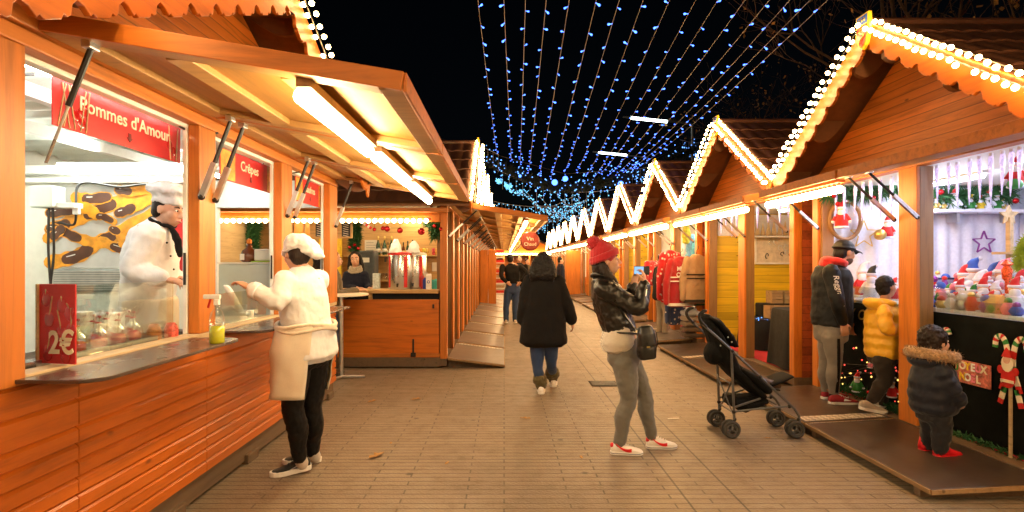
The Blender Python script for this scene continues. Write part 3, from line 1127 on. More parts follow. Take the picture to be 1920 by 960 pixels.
# the end of the drinks stall that faces the camera
yb = FY - 1.66
MB().box(-2.36, FX - .115, yb - .012, yb + .03, .14, .985).build('end_panel', M['siding_x'], BAR, bevel=.006)
MB().box(-4.4, -2.365, yb - .010, yb + .03, .14, .985).build('end_panel', M['siding_x'], BAR, bevel=.006)
MB().box(-4.4, FX - .1, yb - .016, yb + .02, .02, .155).build('end_plinth', M['old_wood'], BAR)
MB().box(-4.4, FX - .1, yb - .025, yb - .0125, .17, .21).build('end_rail', M['wood_x'], BAR)
MB().box(-4.4, FX - .1, yb - .014, yb + .08, 2.10, 2.29).build('end_header', M['wood_x'], BAR, bevel=.006)
MB().box(-4.4, FX + .02, yb - .15, yb - .016, 2.235, 2.29).build('eave_board', M['wood_x'], BAR, bevel=.006)
MB().box(-4.4, FX - .12, yb - .05, yb + .55, 1.075, 1.125).build('bar_top', M['pale_x'], BAR, bevel=.008)
MB().box(-1.95, -1.90, yb + .0, yb + .1, .987, 1.073).build('bar_bracket', M['pale_x'], BAR)
MB().box(-4.4, FX - .12, yb + .04, yb + .06, .987, 1.073).build('bar_shade_strip', M['dark'], BAR)  # solid dark strip standing in for the shade under the bar top
MB().box(-1.03, -1.0, yb - .03, yb - .013, .86, .92).build('latch', M['black'], BAR, bevel=.004)
lt = MB().box(-1.315, -1.29, yb - .03, yb - .0135, .20, .42)
lt.box(-1.34, -1.265, yb - .032, yb - .0135, .165, .225)
lt.build('drop_bolt', M['black'], BAR, bevel=.004)
MB().box(-4.4, -1.0, yb + 2.0, yb + 2.03, .14, 2.36).build('back_panel', M['pale_x'], BAR)
t = thing('bulb_garland', 'row of round bulbs along the eave above the drinks counter', 'festoon lights', (-2.5, yb - .05, 2.1))
MB().tube([V((-4.2, yb - .045, 2.155)), V((-1.05, yb - .045, 2.155))], .008, 6).build('cable', M['black'], t)
for i in range(34):
    put_bulb(t, (-4.15 + i * .092, yb - .05, 2.115), .031, M['tube_bar'], 2)
t = thing('bulb_garland', 'row of round bulbs hanging inside the drinks stall', 'festoon lights', (-3.5, yb + .9, 2.2))
MB().tube([V((-4.3, yb + .9, 2.23)), V((-2.6, yb + .9, 2.23))], .008, 6).build('cable', M['black'], t)
for i in range(18):
    put_bulb(t, (-4.25 + i * .092, yb + .9, 2.19), .031, M['tube_bar'], 1)
# open door leaves down the alley
tear('open_door', 'tall orange door leaf standing open beyond the drinks row ramps', 'door', (-.55, 19.2, 0), MB().box(-.82, -.55, 19.2, 19.24, .10, 1.95).box(-.54, -.27, 19.2, 19.24, .10, 1.95), M['wood_z'], bevel=.01)
tear('open_door', 'orange door leaf standing open on the red hat side, far away', 'door', (3.1, 25.0, 0), MB().box(2.78, 3.42, 25.0, 25.05, .06, 2.05), M['wood_z'], bevel=.01)
# stall closing the alley
EB = thing('wooden_chalet', 'orange chalet closing the far end of the alley', 'market stall', (1.0, 46, 0))
MB().box(-2.0, 4.2, 46, 46.1, 0, 1.0).build('counter_panel', M['siding_x'], EB)
MB().box(-2.0, 4.2, 46, 46.1, 2.1, 2.5).build('header', M['wood_x'], EB)
MB().box(-2.0, 4.2, 48, 48.1, 0, 2.5).build('back_wall', M['siding_x'], EB)
MB().prism([V((-2.2, 46.02, 2.51)), V((4.4, 46.02, 2.51)), V((1.1, 46.02, 4.0))], V((0, .1, 0))).build('gable_panel', M['siding_x'], EB)
MB().prism([V((-2.4, 45.8, 2.45)), V((1.1, 45.8, 4.1)), V((4.6, 45.8, 2.45)), V((4.6, 45.8, 2.55)), V((1.1, 45.8, 4.2)), V((-2.4, 45.8, 2.55))], V((0, 2.5, 0))).build('roof_slope', M['roof'], EB)
for x in (-1.95, .0, 2.1, 4.1):
    MB().box(x - .06, x + .06, 45.98, 46.1, 1.0, 2.1).build('post', M['wood_z'], EB)
t = tear('tube_lamp', 'lit tube above the counter at the far end of the alley', 'tube lamp', (1.1, 45.7, 2.2), MB().box(-1.6, 3.8, 45.66, 45.74, 2.16, 2.24), M['strip'])
# ------------------------------------------------------------------ both rows continued out of view; chalets and lamps added to light the people
for i, (Xf, Yc, s, lab) in enumerate(((RX, RY0 - RP, 1, 'wooden chalet beside the camera on the red hat side, out of the picture'), (RX, RY0 - 2 * RP, 1, 'wooden chalet behind the camera on the red hat side, out of the picture'),
                                      (LX, -1.5, -1, 'wooden chalet beside the camera on the cook side, out of the picture'), (LX, -5.0, -1, 'wooden chalet behind the camera on the cook side, out of the picture'))):
    r_, T_ = chalet('wooden_chalet', lab, s, Xf, Yc, lining=M['inner_white'])
    gable_lights(T_, -.36, 1.7, 3.61, 3.61 - .67 * 1.7, lab.replace('wooden chalet', 'bulb garland on the chalet').replace(', out of the picture', ''), False)
    for u0, u1 in ((-1.45, -.05), (.05, 1.45)):
        t = thing('strip_light', 'light strip under the %s flap of the %s' % ('first' if u0 < -1 else 'second', lab.replace('wooden ', '').replace(', out of the picture', '').replace(' on the ', ', ')), 'light strip', T_(-.54, u0, 2.2))
        MB().tube([T_(-.54, u0, 2.185), T_(-.54, u1, 2.185)], .04, 8).build('tube', M['strip'], t, True)
        MB().tube([T_(-.54, u0, 2.235), T_(-.54, u1, 2.235)], .012, 6).build('housing', M['black'], t, True)
    t = thing('ceiling_tube', 'tube lamp inside the %s' % lab.replace('wooden ', '').replace(', out of the picture', ''), 'tube lamp', T_(.8, 0, 2.33))
    MB().tube([T_(.8, -.6, 2.315), T_(.8, .6, 2.315)], .02, 8).build('tube', M['tube_in'], t, True)
# ------------------------------------------------------------------ strings of blue lights over the alley
M['wire'] = plain('pale wire with faint glow', (.36, .32, .30), .6, emit=(.6, .45, .35), estr=.006)  # wire is no lamp; a faint warm glow is put into its colour
TOPX = (895, 942, 982, 1020, 1062, 1110, 1152, 1196, 1242, 1292, 1335, 1382, 1430, 1470, 1503, 1540)
BOT = ((932, 288), (959, 303), (975, 313), (991, 325), (1011, 331), (1032, 336), (1058, 324), (1080, 325), (1100, 329), (1114, 333), (1126, 326), (1140, 330), (1152, 330), (1168, 325), (1182, 318), (1194, 316))


def led_mesh():
    m = MB()
    m.lathe((0, 0, 0), [(.003, 0), (.010, .012), (.014, .032), (.008, .042)], 6)
    m.lathe((0, 0, -.02), [(.005, 0), (.005, .02)], 6)
    me = bpy.data.meshes.new('bulb')
    me.from_pydata(m.v, [], m.f)
    me.materials.append(M['led'])
    return me


LED = led_mesh()
rnd = random.Random(3)
for i, (tx, b) in enumerate(zip(TOPX, BOT)):
    a = P(tx + (tx - b[0]) * .16, -45, 5.6)
    e = P(b[0], b[1], 18.6)
    a.z = 4.35 + .02 * math.sin(i * 2.1)
    a.y = 5.3
    a.x = (tx - VPX) * 6.05 / FPX
    t = thing('string_light', '%s string of blue lights over the alley, counting from the drinks side' % ORD[i], 'string lights', a, 'strings of blue lights over the alley')
    pts = []
    sag = .10 + .05 * rnd.random()
    for k in range(41):
        q = k / 40
        p = a.lerp(e, q)
        p.z -= sag * 4 * q * (1 - q)
        pts.append(p)
    MB().tube(pts, .0032, 5).build('cable', M['wire'], t, True)
    L = (e - a).length
    n = int(L / .54)
    for k in range(n):
        q = (k + rnd.uniform(.2, .8)) / n
        p = a.lerp(e, q)
        p.z -= sag * 4 * q * (1 - q)
        o = bpy.data.objects.new('bulb', LED)
        COL.objects.link(o)
        o.parent = t
        d = V((rnd.choice((-1, 1)) * rnd.uniform(.6, 1), rnd.uniform(-.5, .5), rnd.uniform(-.7, .4))).normalized()
        o.rotation_euler = d.to_track_quat('Z', 'Y').to_euler()
        s_ = rnd.uniform(.6, 1.0)
        o.scale = (s_,) * 3
        o.location = p + d * .02 - a


def octa(mb, p, r):
    k = len(mb.v)
    mb.v += [p + V(d) * r for d in ((1, 0, 0), (-1, 0, 0), (0, 1, 0), (0, -1, 0), (0, 0, 1), (0, 0, -1))]
    for f in ((0, 2, 4), (2, 1, 4), (1, 3, 4), (3, 0, 4), (2, 0, 5), (1, 2, 5), (3, 1, 5), (0, 3, 5)):
        mb.face(*[k + j for j in f])


def arc(pts, n):
    """Points along a smooth run through the given points."""
    out = []
    m = len(pts) - 1
    for i in range(m):
        p0, p1, p2, p3 = pts[max(i - 1, 0)], pts[i], pts[i + 1], pts[min(i + 2, m)]
        for k in range(n):
            t = k / n
            out.append(.5 * ((2 * p1) + (p2 - p0) * t + (2 * p0 - 5 * p1 + 4 * p2 - p3) * t * t + (3 * p1 - p0 - 3 * p2 + p3) * t ** 3))
    return out + [pts[-1]]


def fir_garland(label, pts, rad, n_led, led, group='dark fir garlands hung across the alley'):
    run = arc(pts, 40)
    t = thing('fir_garland', label, 'garland', run[0], group)
    fo = MB()
    for p in run:
        for _ in range(24):
            d = V((rnd.gauss(0, 1), rnd.gauss(0, 1), rnd.gauss(0, 1))).normalized()
            l = rad * rnd.uniform(.5, 1.1)
            q = p + V((rnd.uniform(-.06, .06), 0, rnd.uniform(-.04, .04)))
            s = d.cross(V((.3, .8, .5))).normalized() * .03
            k = len(fo.v)
            fo.v += [q - s, q + s, q + d * l]
            fo.face(k, k + 1, k + 2)
    fo.build('foliage', M['fir'], t)
    lm = MB()
    for _ in range(n_led):
        p = rnd.choice(run)
        octa(lm, p + V((rnd.gauss(0, rad * .8), rnd.gauss(0, rad * .7), rnd.gauss(.05, rad * .9))), rnd.uniform(.016, .028))
    tag(lm.build('bulb', led, t), kind='stuff')
    return run


run1 = fir_garland('thick dark fir garland sagging across the alley with blue balls on it', [P(878, 285, 19.2), P(960, 322, 19.2), P(1045, 352, 19.2), P(1130, 342, 19.2), P(1210, 318, 19.2), P(1335, 268, 19.2)], .26, 330, M['led_pale'])
for i, (x, y, r) in enumerate(((1040, 342, .10), (1060, 335, .09), (1164, 345, .10), (975, 330, .05))):
    b = MB().ball(P(x, y, 18.9), r, 12, 8)
    tear('light_ball', 'large glowing blue ball on the dark garland, %s from the drinks side' % ORD[(1, 2, 3, 0)[i]], 'light ball', P(x, y, 18.9), b, M['led'], 'blue balls on the fir garland', True)


def curtain(label, top, lens, gap, led, r=.02, jitter=.05, swag=0):
    t = thing('light_curtain', label, 'string lights', top[0], 'icicle light curtains across the alley')
    wires, lm = MB(), MB()
    run = arc(top, 60)
    wires.tube(run[::3], .008, 4)
    acc, last = 0, run[0]
    for p in run:
        acc += (p - last).length
        last = p
        if acc > gap:
            acc = 0
            l = rnd.uniform(*lens)
            wires.tube([p, p - V((0, 0, l))], .004, 4)
            n = int(l / .11)
            for i in range(n):
                if rnd.random() < .85:
                    octa(lm, p + V((rnd.gauss(0, jitter), rnd.gauss(0, jitter), -l * (i + rnd.random()) / n)), r * rnd.uniform(.7, 1.3))
    for s_ in range(swag):
        a, b = rnd.choice(run), rnd.choice(run)
        if (a - b).length > 3.5:
            b = a + (b - a).normalized() * 2.6
        pts = [a.lerp(b, q / 24) - V((0, 0, .35 + .9 * 4 * (q / 24) * (1 - q / 24) * (a - b).length / 3)) for q in range(25)]
        wires.tube(pts, .006, 4)
        for p in pts:
            for _ in range(2):
                octa(lm, p + V((rnd.gauss(0, .04), rnd.gauss(0, .04), rnd.gauss(0, .04))), r * rnd.uniform(.7, 1.3))
    wires.build('cable', M['wire'], t)
    tag(lm.build('bulb', led, t), kind='stuff')


curtain('fringe of pale blue lights hanging below the dark garland', [P(930, 318, 19.6), P(1000, 345, 19.6), P(1080, 360, 19.6), P(1170, 352, 19.6), P(1215, 330, 19.6)], (.25, .75), .24, M['led_cyan'], .021, swag=9)
curtain('dense turquoise light curtain behind the dark garland', [P(905, 372, 25), P(960, 384, 25), P(1040, 388, 25), P(1100, 376, 25)], (.25, .70), .16, M['led_cyan'], .028)
curtain('long turquoise light drops falling near the far chalets', [P(1000, 385, 24), P(1040, 385, 24), P(1085, 362, 24)], (.7, 1.5), .16, M['led_cyan'], .026)
curtain('short blue light fringe above the end of the alley', [P(925, 408, 30), P(980, 414, 30), P(1030, 418, 30)], (.3, .8), .12, M['led_cyan'], .030)
curtain('blue light fringe hanging over the chalet roofs on the red hat side', [P(1275, 262, 19.4), P(1305, 268, 19.4), P(1330, 262, 19.4)], (.2, .65), .10, M['led_pale'], .022, .09)
curtain('blue light fringe hanging before the third red hat gable', [P(1178, 318, 19), P(1200, 316, 19), P(1225, 312, 19)], (.25, .65), .13, M['led_pale'], .02, .09)
curtain('loose blue lights beside the drinks row gables', [P(888, 262, 16), P(905, 275, 16), P(935, 290, 16)], (.1, .5), .16, M['led_pale'], .018, .12)
# support cable across
t = tear('support_cable', 'thin dark support cable spanning the alley under the blue strings', 'cable', P(640, 205, 18.6), MB().tube([P(640, 205, 18.6), P(930, 290, 18.6), P(1060, 326, 18.6), P(1195, 316, 18.6), P(1297, 262, 18.6), P(1420, 150, 18.6)], .012, 6), M['black'])

# street lamps
for i, (x0, x1, y0, y1, Y, px) in enumerate(((1183, 1251, 221, 228, 25, 1298), (1122, 1175, 286, 291, 35, 1215))):
    a, b = P(x0, y0, Y), P(x1, y1, Y)
    c = P(px, y1 + 6, Y)
    t = thing('street_lamp', ('tall street lamp with a lit tube arm above the blue strings', 'farther street lamp with a lit tube arm, lower in the sky')[i], 'street lamp', (c.x, Y, 0), 'street lamps above the alley')
    MB().tube([V((c.x, Y, 0)), V((c.x, Y, c.z))], .06, 10).build('pole', M['alu'], t, True)
    MB().beam(a + V((-.35, 0, .05)), c + V((0, 0, .05)), .10, .05).build('arm', M['alu'], t)
    MB().tube([a, b], .065, 8).build('tube', M['street'], t, True)


# bare winter trees behind the chalets
def tree(label, x, y, h, seed, tone):
    rn = random.Random(seed)
    t = thing('bare_tree', label, 'tree', (x, y, 0), 'bare winter trees behind the red hat row')
    tr, br, lv = MB(), MB(), MB()

    def grow(p, d, l, r, depth):
        pts, rr = [p], [r]
        for i in range(4):
            d = (d + V((rn.gauss(0, .14), rn.gauss(0, .14), rn.gauss(.05, .10)))).normalized()
            p = p + d * l / 4
            pts.append(p)
            rr.append(r * (1 - .12 * (i + 1)))
        (tr if depth == 0 else br).tube(pts, rr, 7 if depth < 2 else 4)
        if depth == 5:
            if rn.random() < .5:
                for _ in range(2):
                    q = p + V((rn.gauss(0, .1), rn.gauss(0, .1), rn.gauss(0, .1)))
                    a, b = V((rn.gauss(0, 1), rn.gauss(0, 1), rn.gauss(0, 1))).normalized() * .06, V((rn.gauss(0, 1), rn.gauss(0, 1), rn.gauss(0, 1))).normalized() * .05
                    k = len(lv.v)
                    lv.v += [q - a, q + b, q + a, q - b]
                    lv.face(k, k + 1, k + 2, k + 3)
            return
        for _ in range(3 if depth else 5):
            ax = V((rn.gauss(0, 1), rn.gauss(0, 1), rn.gauss(0, .6))).normalized()
            nd_ = (d * .8 + ax * rn.uniform(.45, .85)).normalized()
            q = pts[rn.choice((2, 3, 4, 4))]
            grow(q, nd_, l * rn.uniform(.62, .8), r * .52, depth + 1)
    grow(V((x, y, 0)), V((rn.gauss(0, .06), rn.gauss(0, .06), 1)), h * .38, .17, 0)
    tr.build('trunk', M['bark'], t, True)
    br.build('branches', M['bark'], t, True)
    lv.build('leaves', M['leaf'], t)


M['bark'] = plain('tree bark', (.085, .052, .038), .9, var=.4, scale=8, bstr=.5)
tree('bare tree with crooked branches behind the closest chalet roof', 8.6, 8.6, 8.5, 11, 0)
tree('bare tree over the second and third chalet roofs, behind the blue strings', 9.6, 13.5, 9.5, 5, 0)
tree('bare tree at the far edge of the picture behind the closest chalet', 11.0, 6.3, 9.0, 23, 0)
tree('slender bare tree far behind the chalets of the red hat row', 11.5, 21.0, 10.0, 31, 0)
# ------------------------------------------------------------------ people
def rm(mb, name, mat, parent, voxel=.011, sm=5, fold=None):
    """One continuous surface grown over overlapping volumes; fold=(strength, size) creases cloth."""
    o = mb.build(name, mat, parent)
    md = o.modifiers.new('skin', 'REMESH')
    md.mode = 'VOXEL'
    md.voxel_size = voxel
    md.use_smooth_shade = True
    if sm:
        s = o.modifiers.new('soft', 'SMOOTH')
        s.iterations = sm
        s.factor = .5
    if fold:
        for i, (st, sz) in enumerate(fold if isinstance(fold[0], tuple) else (fold,)):
            key = 'folds %.3f' % sz
            tx = bpy.data.textures.get(key)
            if not tx:
                tx = bpy.data.textures.new(key, 'CLOUDS')
                tx.noise_scale = sz
                tx.noise_depth = 2
            d = o.modifiers.new('folds', 'DISPLACE')
            d.texture = tx
            d.strength = st
            d.mid_level = .5
            d.texture_coords = 'LOCAL'
    return o


def sp(v, e):
    return math.copysign(abs(v) ** e, v)


def torso(mb, st, lat, n=22, e=.82):
    """Body loft through (centre, half width, half depth); lat is the side direction (or one per station)."""
    cs = [V(s[0]) for s in st]
    rings = []
    m = len(st)

    def ring(c, t, l, hw, hd):
        s, f = frame(t, l)
        return [c + s * hw * sp(math.cos(2 * math.pi * j / n), e) + f * hd * sp(math.sin(2 * math.pi * j / n), e) for j in range(n)]
    for i, (c, hw, hd) in enumerate(st):
        t = cs[min(i + 1, m - 1)] - cs[max(i - 1, 0)]
        l = V(lat[i] if isinstance(lat, list) else lat)
        if i == 0:
            rings.append(ring(cs[0] - t.normalized() * min(hd, hw) * .25, t, l, hw * .75, hd * .7))
        rings.append(ring(cs[i], t, l, hw, hd))
        if i == m - 1:
            rings.append(ring(cs[i] + t.normalized() * min(hd, hw) * .25, t, l, hw * .7, hd * .65))
    mb.rings(rings)
    return mb


def axes(f, u):
    f = V(f).normalized()
    u = V(u)
    u = (u - f * u.dot(f)).normalized()
    return f, u.cross(f), u       # forward, left, up


def head(mb, c, f, u, S=1.0, ears=True):
    f, l, u = axes(f, u)
    k = S
    at = lambda a, b, h: V(c) + (f * a + l * b + u * h) * k
    E = lambda p, rf, rl, ru: mb.ell(p, f * rf * k, l * rl * k, u * ru * k, 16, 11)
    E(at(-.012, 0, .028), .094, .076, .088)
    E(at(.022, 0, -.045), .064, .060, .070)
    E(at(.045, 0, -.088), .030, .030, .022)
    E(at(.060, 0, .012), .026, .052, .030)
    for b in (-1, 1):
        E(at(.052, b * .040, -.028), .030, .024, .030)
        if ears:
            E(at(-.012, b * .076, -.005), .018, .009, .031)
    mb.limb([(at(.086, 0, .012), .008 * k), (at(.098, 0, -.014), .011 * k), (at(.106, 0, -.032), .014 * k)], 8)
    E(at(.096, 0, -.036), .012, .018, .009)
    E(at(.084, 0, -.062), .014, .025, .007)
    E(at(.082, 0, -.073), .013, .021, .008)
    return at, f, l, u


def face_bits(parent, at, f, l, u, S=1.0, brow=None, lips=None, beard=None):
    for b in (-1, 1):
        e = MB()
        e.ell(at(.078, b * .032, .004), f * .010 * S, l * .015 * S, u * .009 * S, 10, 7)
        o = e.build('eye', M['eye_white'], parent, 'full')
        MB().ell(at(.0865, b * .032, .004), f * .003 * S, l * .007 * S, u * .007 * S, 8, 6).build('iris', M['eye_dark'], o, 'full')
        MB().limb([(at(.083, b * .014, .025), .004 * S), (at(.086, b * .032, .031), .005 * S), (at(.074, b * .052, .024), .003 * S)], 6).build('eyebrow', brow or M['hair_dark'], parent, 'full')
    m = MB()
    m.limb([(at(.088, -.024, -.066), .003 * S), (at(.099, 0, -.066), .0065 * S), (at(.088, .024, -.066), .003 * S)], 6)
    m.build('lips', lips or M['lips'], parent, 'full')
    if beard:
        m = MB()
        m.ell(at(.026, 0, -.070), f * .066 * S, l * .064 * S, u * .052 * S, 14, 9)
        m.ell(at(.048, 0, -.094), f * .036 * S, l * .036 * S, u * .024 * S, 12, 8)
        rm(m, 'beard', beard, parent, .006, 3)


def hand(mb, w, d, n, thumb, S=1.0, curl=.5, spread=.10):
    """Palm, four bent fingers and a thumb; d points from wrist to knuckles, n out of the palm, thumb to the thumb's side."""
    d = V(d).normalized()
    n = V(n)
    n = (n - d * n.dot(d)).normalized()
    t = V(thumb)
    t = (t - d * t.dot(d) - n * t.dot(n)).normalized()
    k = S
    w = V(w)
    torso(mb, [(w - d * .02 * k, .026 * k, .020 * k), (w + d * .02 * k, .031 * k, .018 * k), (w + d * .06 * k, .041 * k, .016 * k), (w + d * .088 * k, .040 * k, .013 * k)], t, 14, .9)
    for i, (o, L) in enumerate(((.030, .070), (.010, .079), (-.010, .074), (-.029, .058))):
        p = w + d * .085 * k + t * o * k
        a = t * (o / .03) * spread
        pts = [(p - d * .02 * k, .0085 * k)]
        ang = curl * .4
        q = p
        for j, (fr, r) in enumerate(((.42, .0088), (.32, .0078), (.26, .0066))):
            dd = (d * math.cos(ang) + n * math.sin(ang) + a * (1 if j == 0 else .4)).normalized()
            pts.append((q, r * k * 1.06))
            q = q + dd * L * fr * k
            ang += curl * (.9 if j == 0 else .7)
        pts.append((q, .0058 * k))
        mb.limb(pts, 8, n, 2)
    p0 = w + d * .018 * k + t * .022 * k
    p1 = p0 + (d * .55 + t * .75 + n * .25).normalized() * .042 * k
    p2 = p1 + (d * .9 + t * .25 + n * (.2 + .5 * curl)).normalized() * .030 * k
    p3 = p2 + (d * .9 - t * .1 * curl + n * (.2 + .7 * curl)).normalized() * .024 * k
    mb.limb([(p0, .014 * k), (p1, .0105 * k), (p2, .0095 * k), (p3, .0075 * k)], 8, n, 2)


def shoe(parent, heel, d, L=.27, S=1.0, upper=None, sole=None, name='shoe', lift=0.0, high=0.0, stripe=None, sole_h=.028, side=None, tongue=None):
    """heel: ground point under the back of the heel; d: toe direction."""
    d = V((d[0], d[1], 0)).normalized()
    up = V((0, 0, 1))
    s = up.cross(d)
    h = V(heel)
    tilt = lift

    def at(x, y, z):
        zz = z + (max(0, (.72 - x / L)) * tilt)
        return h + d * x + s * y + up * zz
    b = L / .27
    st = [(.004, .028, .070), (.03, .036, .088 + high), (.07, .038, .094 + high), (.105, .039, .088 + high * .5), (.14, .043, .072), (.18, .047, .058), (.22, .046, .048), (.25, .036, .040), (.266, .018, .032)]
    u = MB()
    rings = []
    for x, w, z in st:
        x, w = x * b, w * (.75 + .25 * b)
        zb = sole_h * .7
        r = []
        for j in range(16):
            a = 2 * math.pi * j / 16
            r.append(at(x, w * sp(math.cos(a), .75) * (1 if math.sin(a) < .2 else .86), zb + (z - zb) * (.5 + .5 * sp(math.sin(a), .8))))
        rings.append(r)
    u.rings(rings)
    o = u.build(name, upper, parent, 'full')
    m = MB()
    out = []
    for x, w in ((-.004, .012), (.004, .029), (.03, .040), (.08, .041), (.12, .042), (.17, .050), (.21, .050), (.245, .041), (.266, .024), (.274, .008)):
        out.append((x * b, w * (.75 + .25 * b)))
    ring = [(x, w) for x, w in out] + [(x, -w) for x, w in out[::-1]]
    m.rings([[at(x, y, z) for x, y in ring] for z in (0.001, sole_h)])
    m.build('sole', sole, o, bevel=.004)
    if stripe:
        for sd in (-1, 1):
            st_ = MB()
            a = []
            for i in range(9):
                q = i / 8
                a.append((at((.035 + .135 * (1 - q) ** 1.0) * b, sd * (.0415 + .003 * (1 - q)), .036 + .052 * q ** 1.6 - .012 * math.sin(q * math.pi) + .006), .002 + .011 * (1 - q) ** .7))
            st_.rings([[p + s * sd * .0035 + up * r, p + s * sd * .0035 - up * r, p - s * sd * .004 - up * r, p - s * sd * .004 + up * r] for p, r in a])
            st_.build('side_stripe', stripe, o)
        hl = MB()
        hl.ell(at(.012 * b, 0, .068), d * .016, s * .026, up * .022, 10, 7)
        hl.build('heel_tab', stripe, o, 'full')
        ln = MB()
        ln.rings([[at(x, y * 1.012, z) for x, y in ring] for z in (sole_h * .45, sole_h * .62)])
        ln.build('sole_line', M['navy_line'], o)
    if tongue:
        lc = MB()
        for i in range(4):
            x = (.105 + .022 * i) * b
            z = .088 - .010 * i
            lc.tube([at(x, -.024, z - .004), at(x, 0, z + .008), at(x, .024, z - .004)], .0035, 6)
        lc.build('lace', tongue, o, True)
    return o


def lerp(a, b, t):
    return V(a).lerp(V(b), t)


def leg(mb, h, k, a, r=(.088, .078, .056, .058, .040), o=0.0, back=V((0, 0, 0))):
    """Tapered leg from hip through knee to ankle with a calf; o widens it for cloth."""
    mb.limb([(h, r[0] + o), (lerp(h, k, .45), r[1] + o), (k, r[2] + o), (lerp(k, a, .38) + V(back) * .018, r[3] + o), (lerp(k, a, .75), (r[3] + r[4]) / 2 - .004 + o), (a, r[4] + o)], 16)


def arm(mb, s, e, w, r=(.052, .044, .038, .036, .026), o=0.0):
    mb.limb([(s, r[0] + o), (lerp(s, e, .5), r[1] + o), (e, r[2] + o), (lerp(e, w, .35), r[3] + o), (w, r[4] + o)], 14)


SK = lambda n, c: plain(n, c, .5, var=.06, scale=30, bstr=.05, spec=.35)
M['skin'] = SK('fair skin', (.60, .34, .23))
M['skin_tan'] = SK('tan skin', (.48, .25, .15))
M['eye_white'] = plain('eye white', (.75, .72, .68), .3, var=0.02, bstr=0)
M['eye_dark'] = plain('dark iris', (.02, .012, .008), .2, var=0.02, bstr=0)
M['lips'] = plain('lips', (.42, .13, .11), .45, var=.05, bstr=0)


def hair_mat(name, col):
    m, nt, b = new_mat(name)
    v = coords(nt, (60, 60, 4))
    n = nd(nt, 'ShaderNodeTexNoise', {'Vector': v, 'Scale': 3.0, 'Detail': 4.0})
    c = ramp(nt, n.outputs[0], [(.3, tuple(x * .4 for x in col)), (.7, tuple(x * 1.6 for x in col))])
    nt.links.new(c, b.inputs['Base Color'])
    b.inputs['Roughness'].default_value = .5
    b.inputs['Specular IOR Level'].default_value = .25
    bump(nt, b, n.outputs[0], .6, .006)
    return m


M['hair_dark'] = hair_mat('dark brown hair', (.020, .012, .009))
M['hair_black'] = hair_mat('black hair', (.010, .008, .008))
M['hair_fair'] = hair_mat('fair brown hair', (.20, .11, .05))


def cloth(name, col, rough=.85, weave=160, var=.12, bstr=.3, stretch=(1, 1, 1), sheen=.15, spec=.25):
    m, nt, b = new_mat(name)
    v = coords(nt, stretch)
    n = nd(nt, 'ShaderNodeTexNoise', {'Vector': v, 'Scale': 6.0, 'Detail': 5.0})
    w = nd(nt, 'ShaderNodeTexNoise', {'Vector': v, 'Scale': float(weave), 'Detail': 2.0})
    c = ramp(nt, n.outputs[0], [(.3, tuple(x * (1 - var) for x in col)), (.7, tuple(min(1, x * (1 + var)) for x in col))])
    c = mixc(nt, mathn(nt, 'MULTIPLY', w.outputs[0], .35), c, tuple(x * .6 for x in col))
    nt.links.new(c, b.inputs['Base Color'])
    b.inputs['Roughness'].default_value = rough
    b.inputs['Sheen Weight'].default_value = sheen
    b.inputs['Specular IOR Level'].default_value = spec
    h = mathn(nt, 'MULTIPLY_ADD', w.outputs[0], .25, n.outputs[0])
    bump(nt, b, h, bstr, .01)
    return m


def ribbed(name, col, freq, axis=2, rough=.9):
    """Knit with ribs across one axis."""
    m, nt, b = new_mat(name)
    v = coords(nt)
    sep = nd(nt, 'ShaderNodeSeparateXYZ', {0: v})
    s = mathn(nt, 'SINE', mathn(nt, 'MULTIPLY', sep.outputs[axis], freq))
    n = nd(nt, 'ShaderNodeTexNoise', {'Vector': v, 'Scale': 70.0, 'Detail': 3.0})
    c = ramp(nt, mathn(nt, 'MULTIPLY_ADD', s, .5, .5), [(.1, tuple(x * .55 for x in col)), (.6, col)])
    c = mixc(nt, mathn(nt, 'MULTIPLY', n.outputs[0], .4), c, tuple(x * .6 for x in col))
    nt.links.new(c, b.inputs['Base Color'])
    b.inputs['Roughness'].default_value = rough
    b.inputs['Sheen Weight'].default_value = .3
    bump(nt, b, mathn(nt, 'MULTIPLY_ADD', s, .6, n.outputs[0]), .5, .006)
    return m


M['leather'] = plain('black leather', (.008, .007, .006), .34, var=.3, scale=20, bstr=.25, spec=.6)
M['knit_red'] = ribbed('red knit', (.55, .010, .022), 620, 0)
M['knit_cream'] = ribbed('cream rib knit', (.76, .68, .56), 1100, 0)
M['pants_grey'] = cloth('grey fine cloth', (.165, .158, .138), weave=260)
M['pants_marl'] = cloth('grey marl cotton', (.24, .215, .185), weave=220)
M['white_coat'] = cloth('white cotton', (.80, .80, .83), .8, var=.04, bstr=.2)
M['apron'] = cloth('cream cotton', (.74, .64, .50), .8, var=.05, bstr=.2)
M['leggings'] = cloth('black leggings', (.007, .0065, .007), .6, bstr=.15, sheen=0)
M['black_wool'] = cloth('black wool', (.008, .007, .007), .95, bstr=.4, sheen=.02)
M['navy'] = cloth('navy wool', (.008, .010, .028), .8, sheen=.02)
M['navy_line'] = plain('navy rubber', (.02, .03, .09), .5)
M['denim'] = cloth('blue denim', (.028, .055, .135), .8, weave=240)
M['khaki'] = cloth('khaki knit', (.13, .105, .045), .95, bstr=.5)
M['puffer'] = cloth('mustard quilted nylon', (.80, .42, .014), .45, weave=60, bstr=.15, spec=.45)
M['puffer_navy'] = cloth('navy quilted nylon', (.006, .008, .019), .6, weave=60, bstr=.15, spec=.3)
M['track'] = cloth('charcoal cotton', (.018, .018, .023), .85)
M['brown_pants'] = cloth('dark brown cotton', (.028, .020, .015), .85)
M['windbreak'] = cloth('black windbreaker', (.006, .007, .008), .55, bstr=.08, spec=.3, sheen=.0)
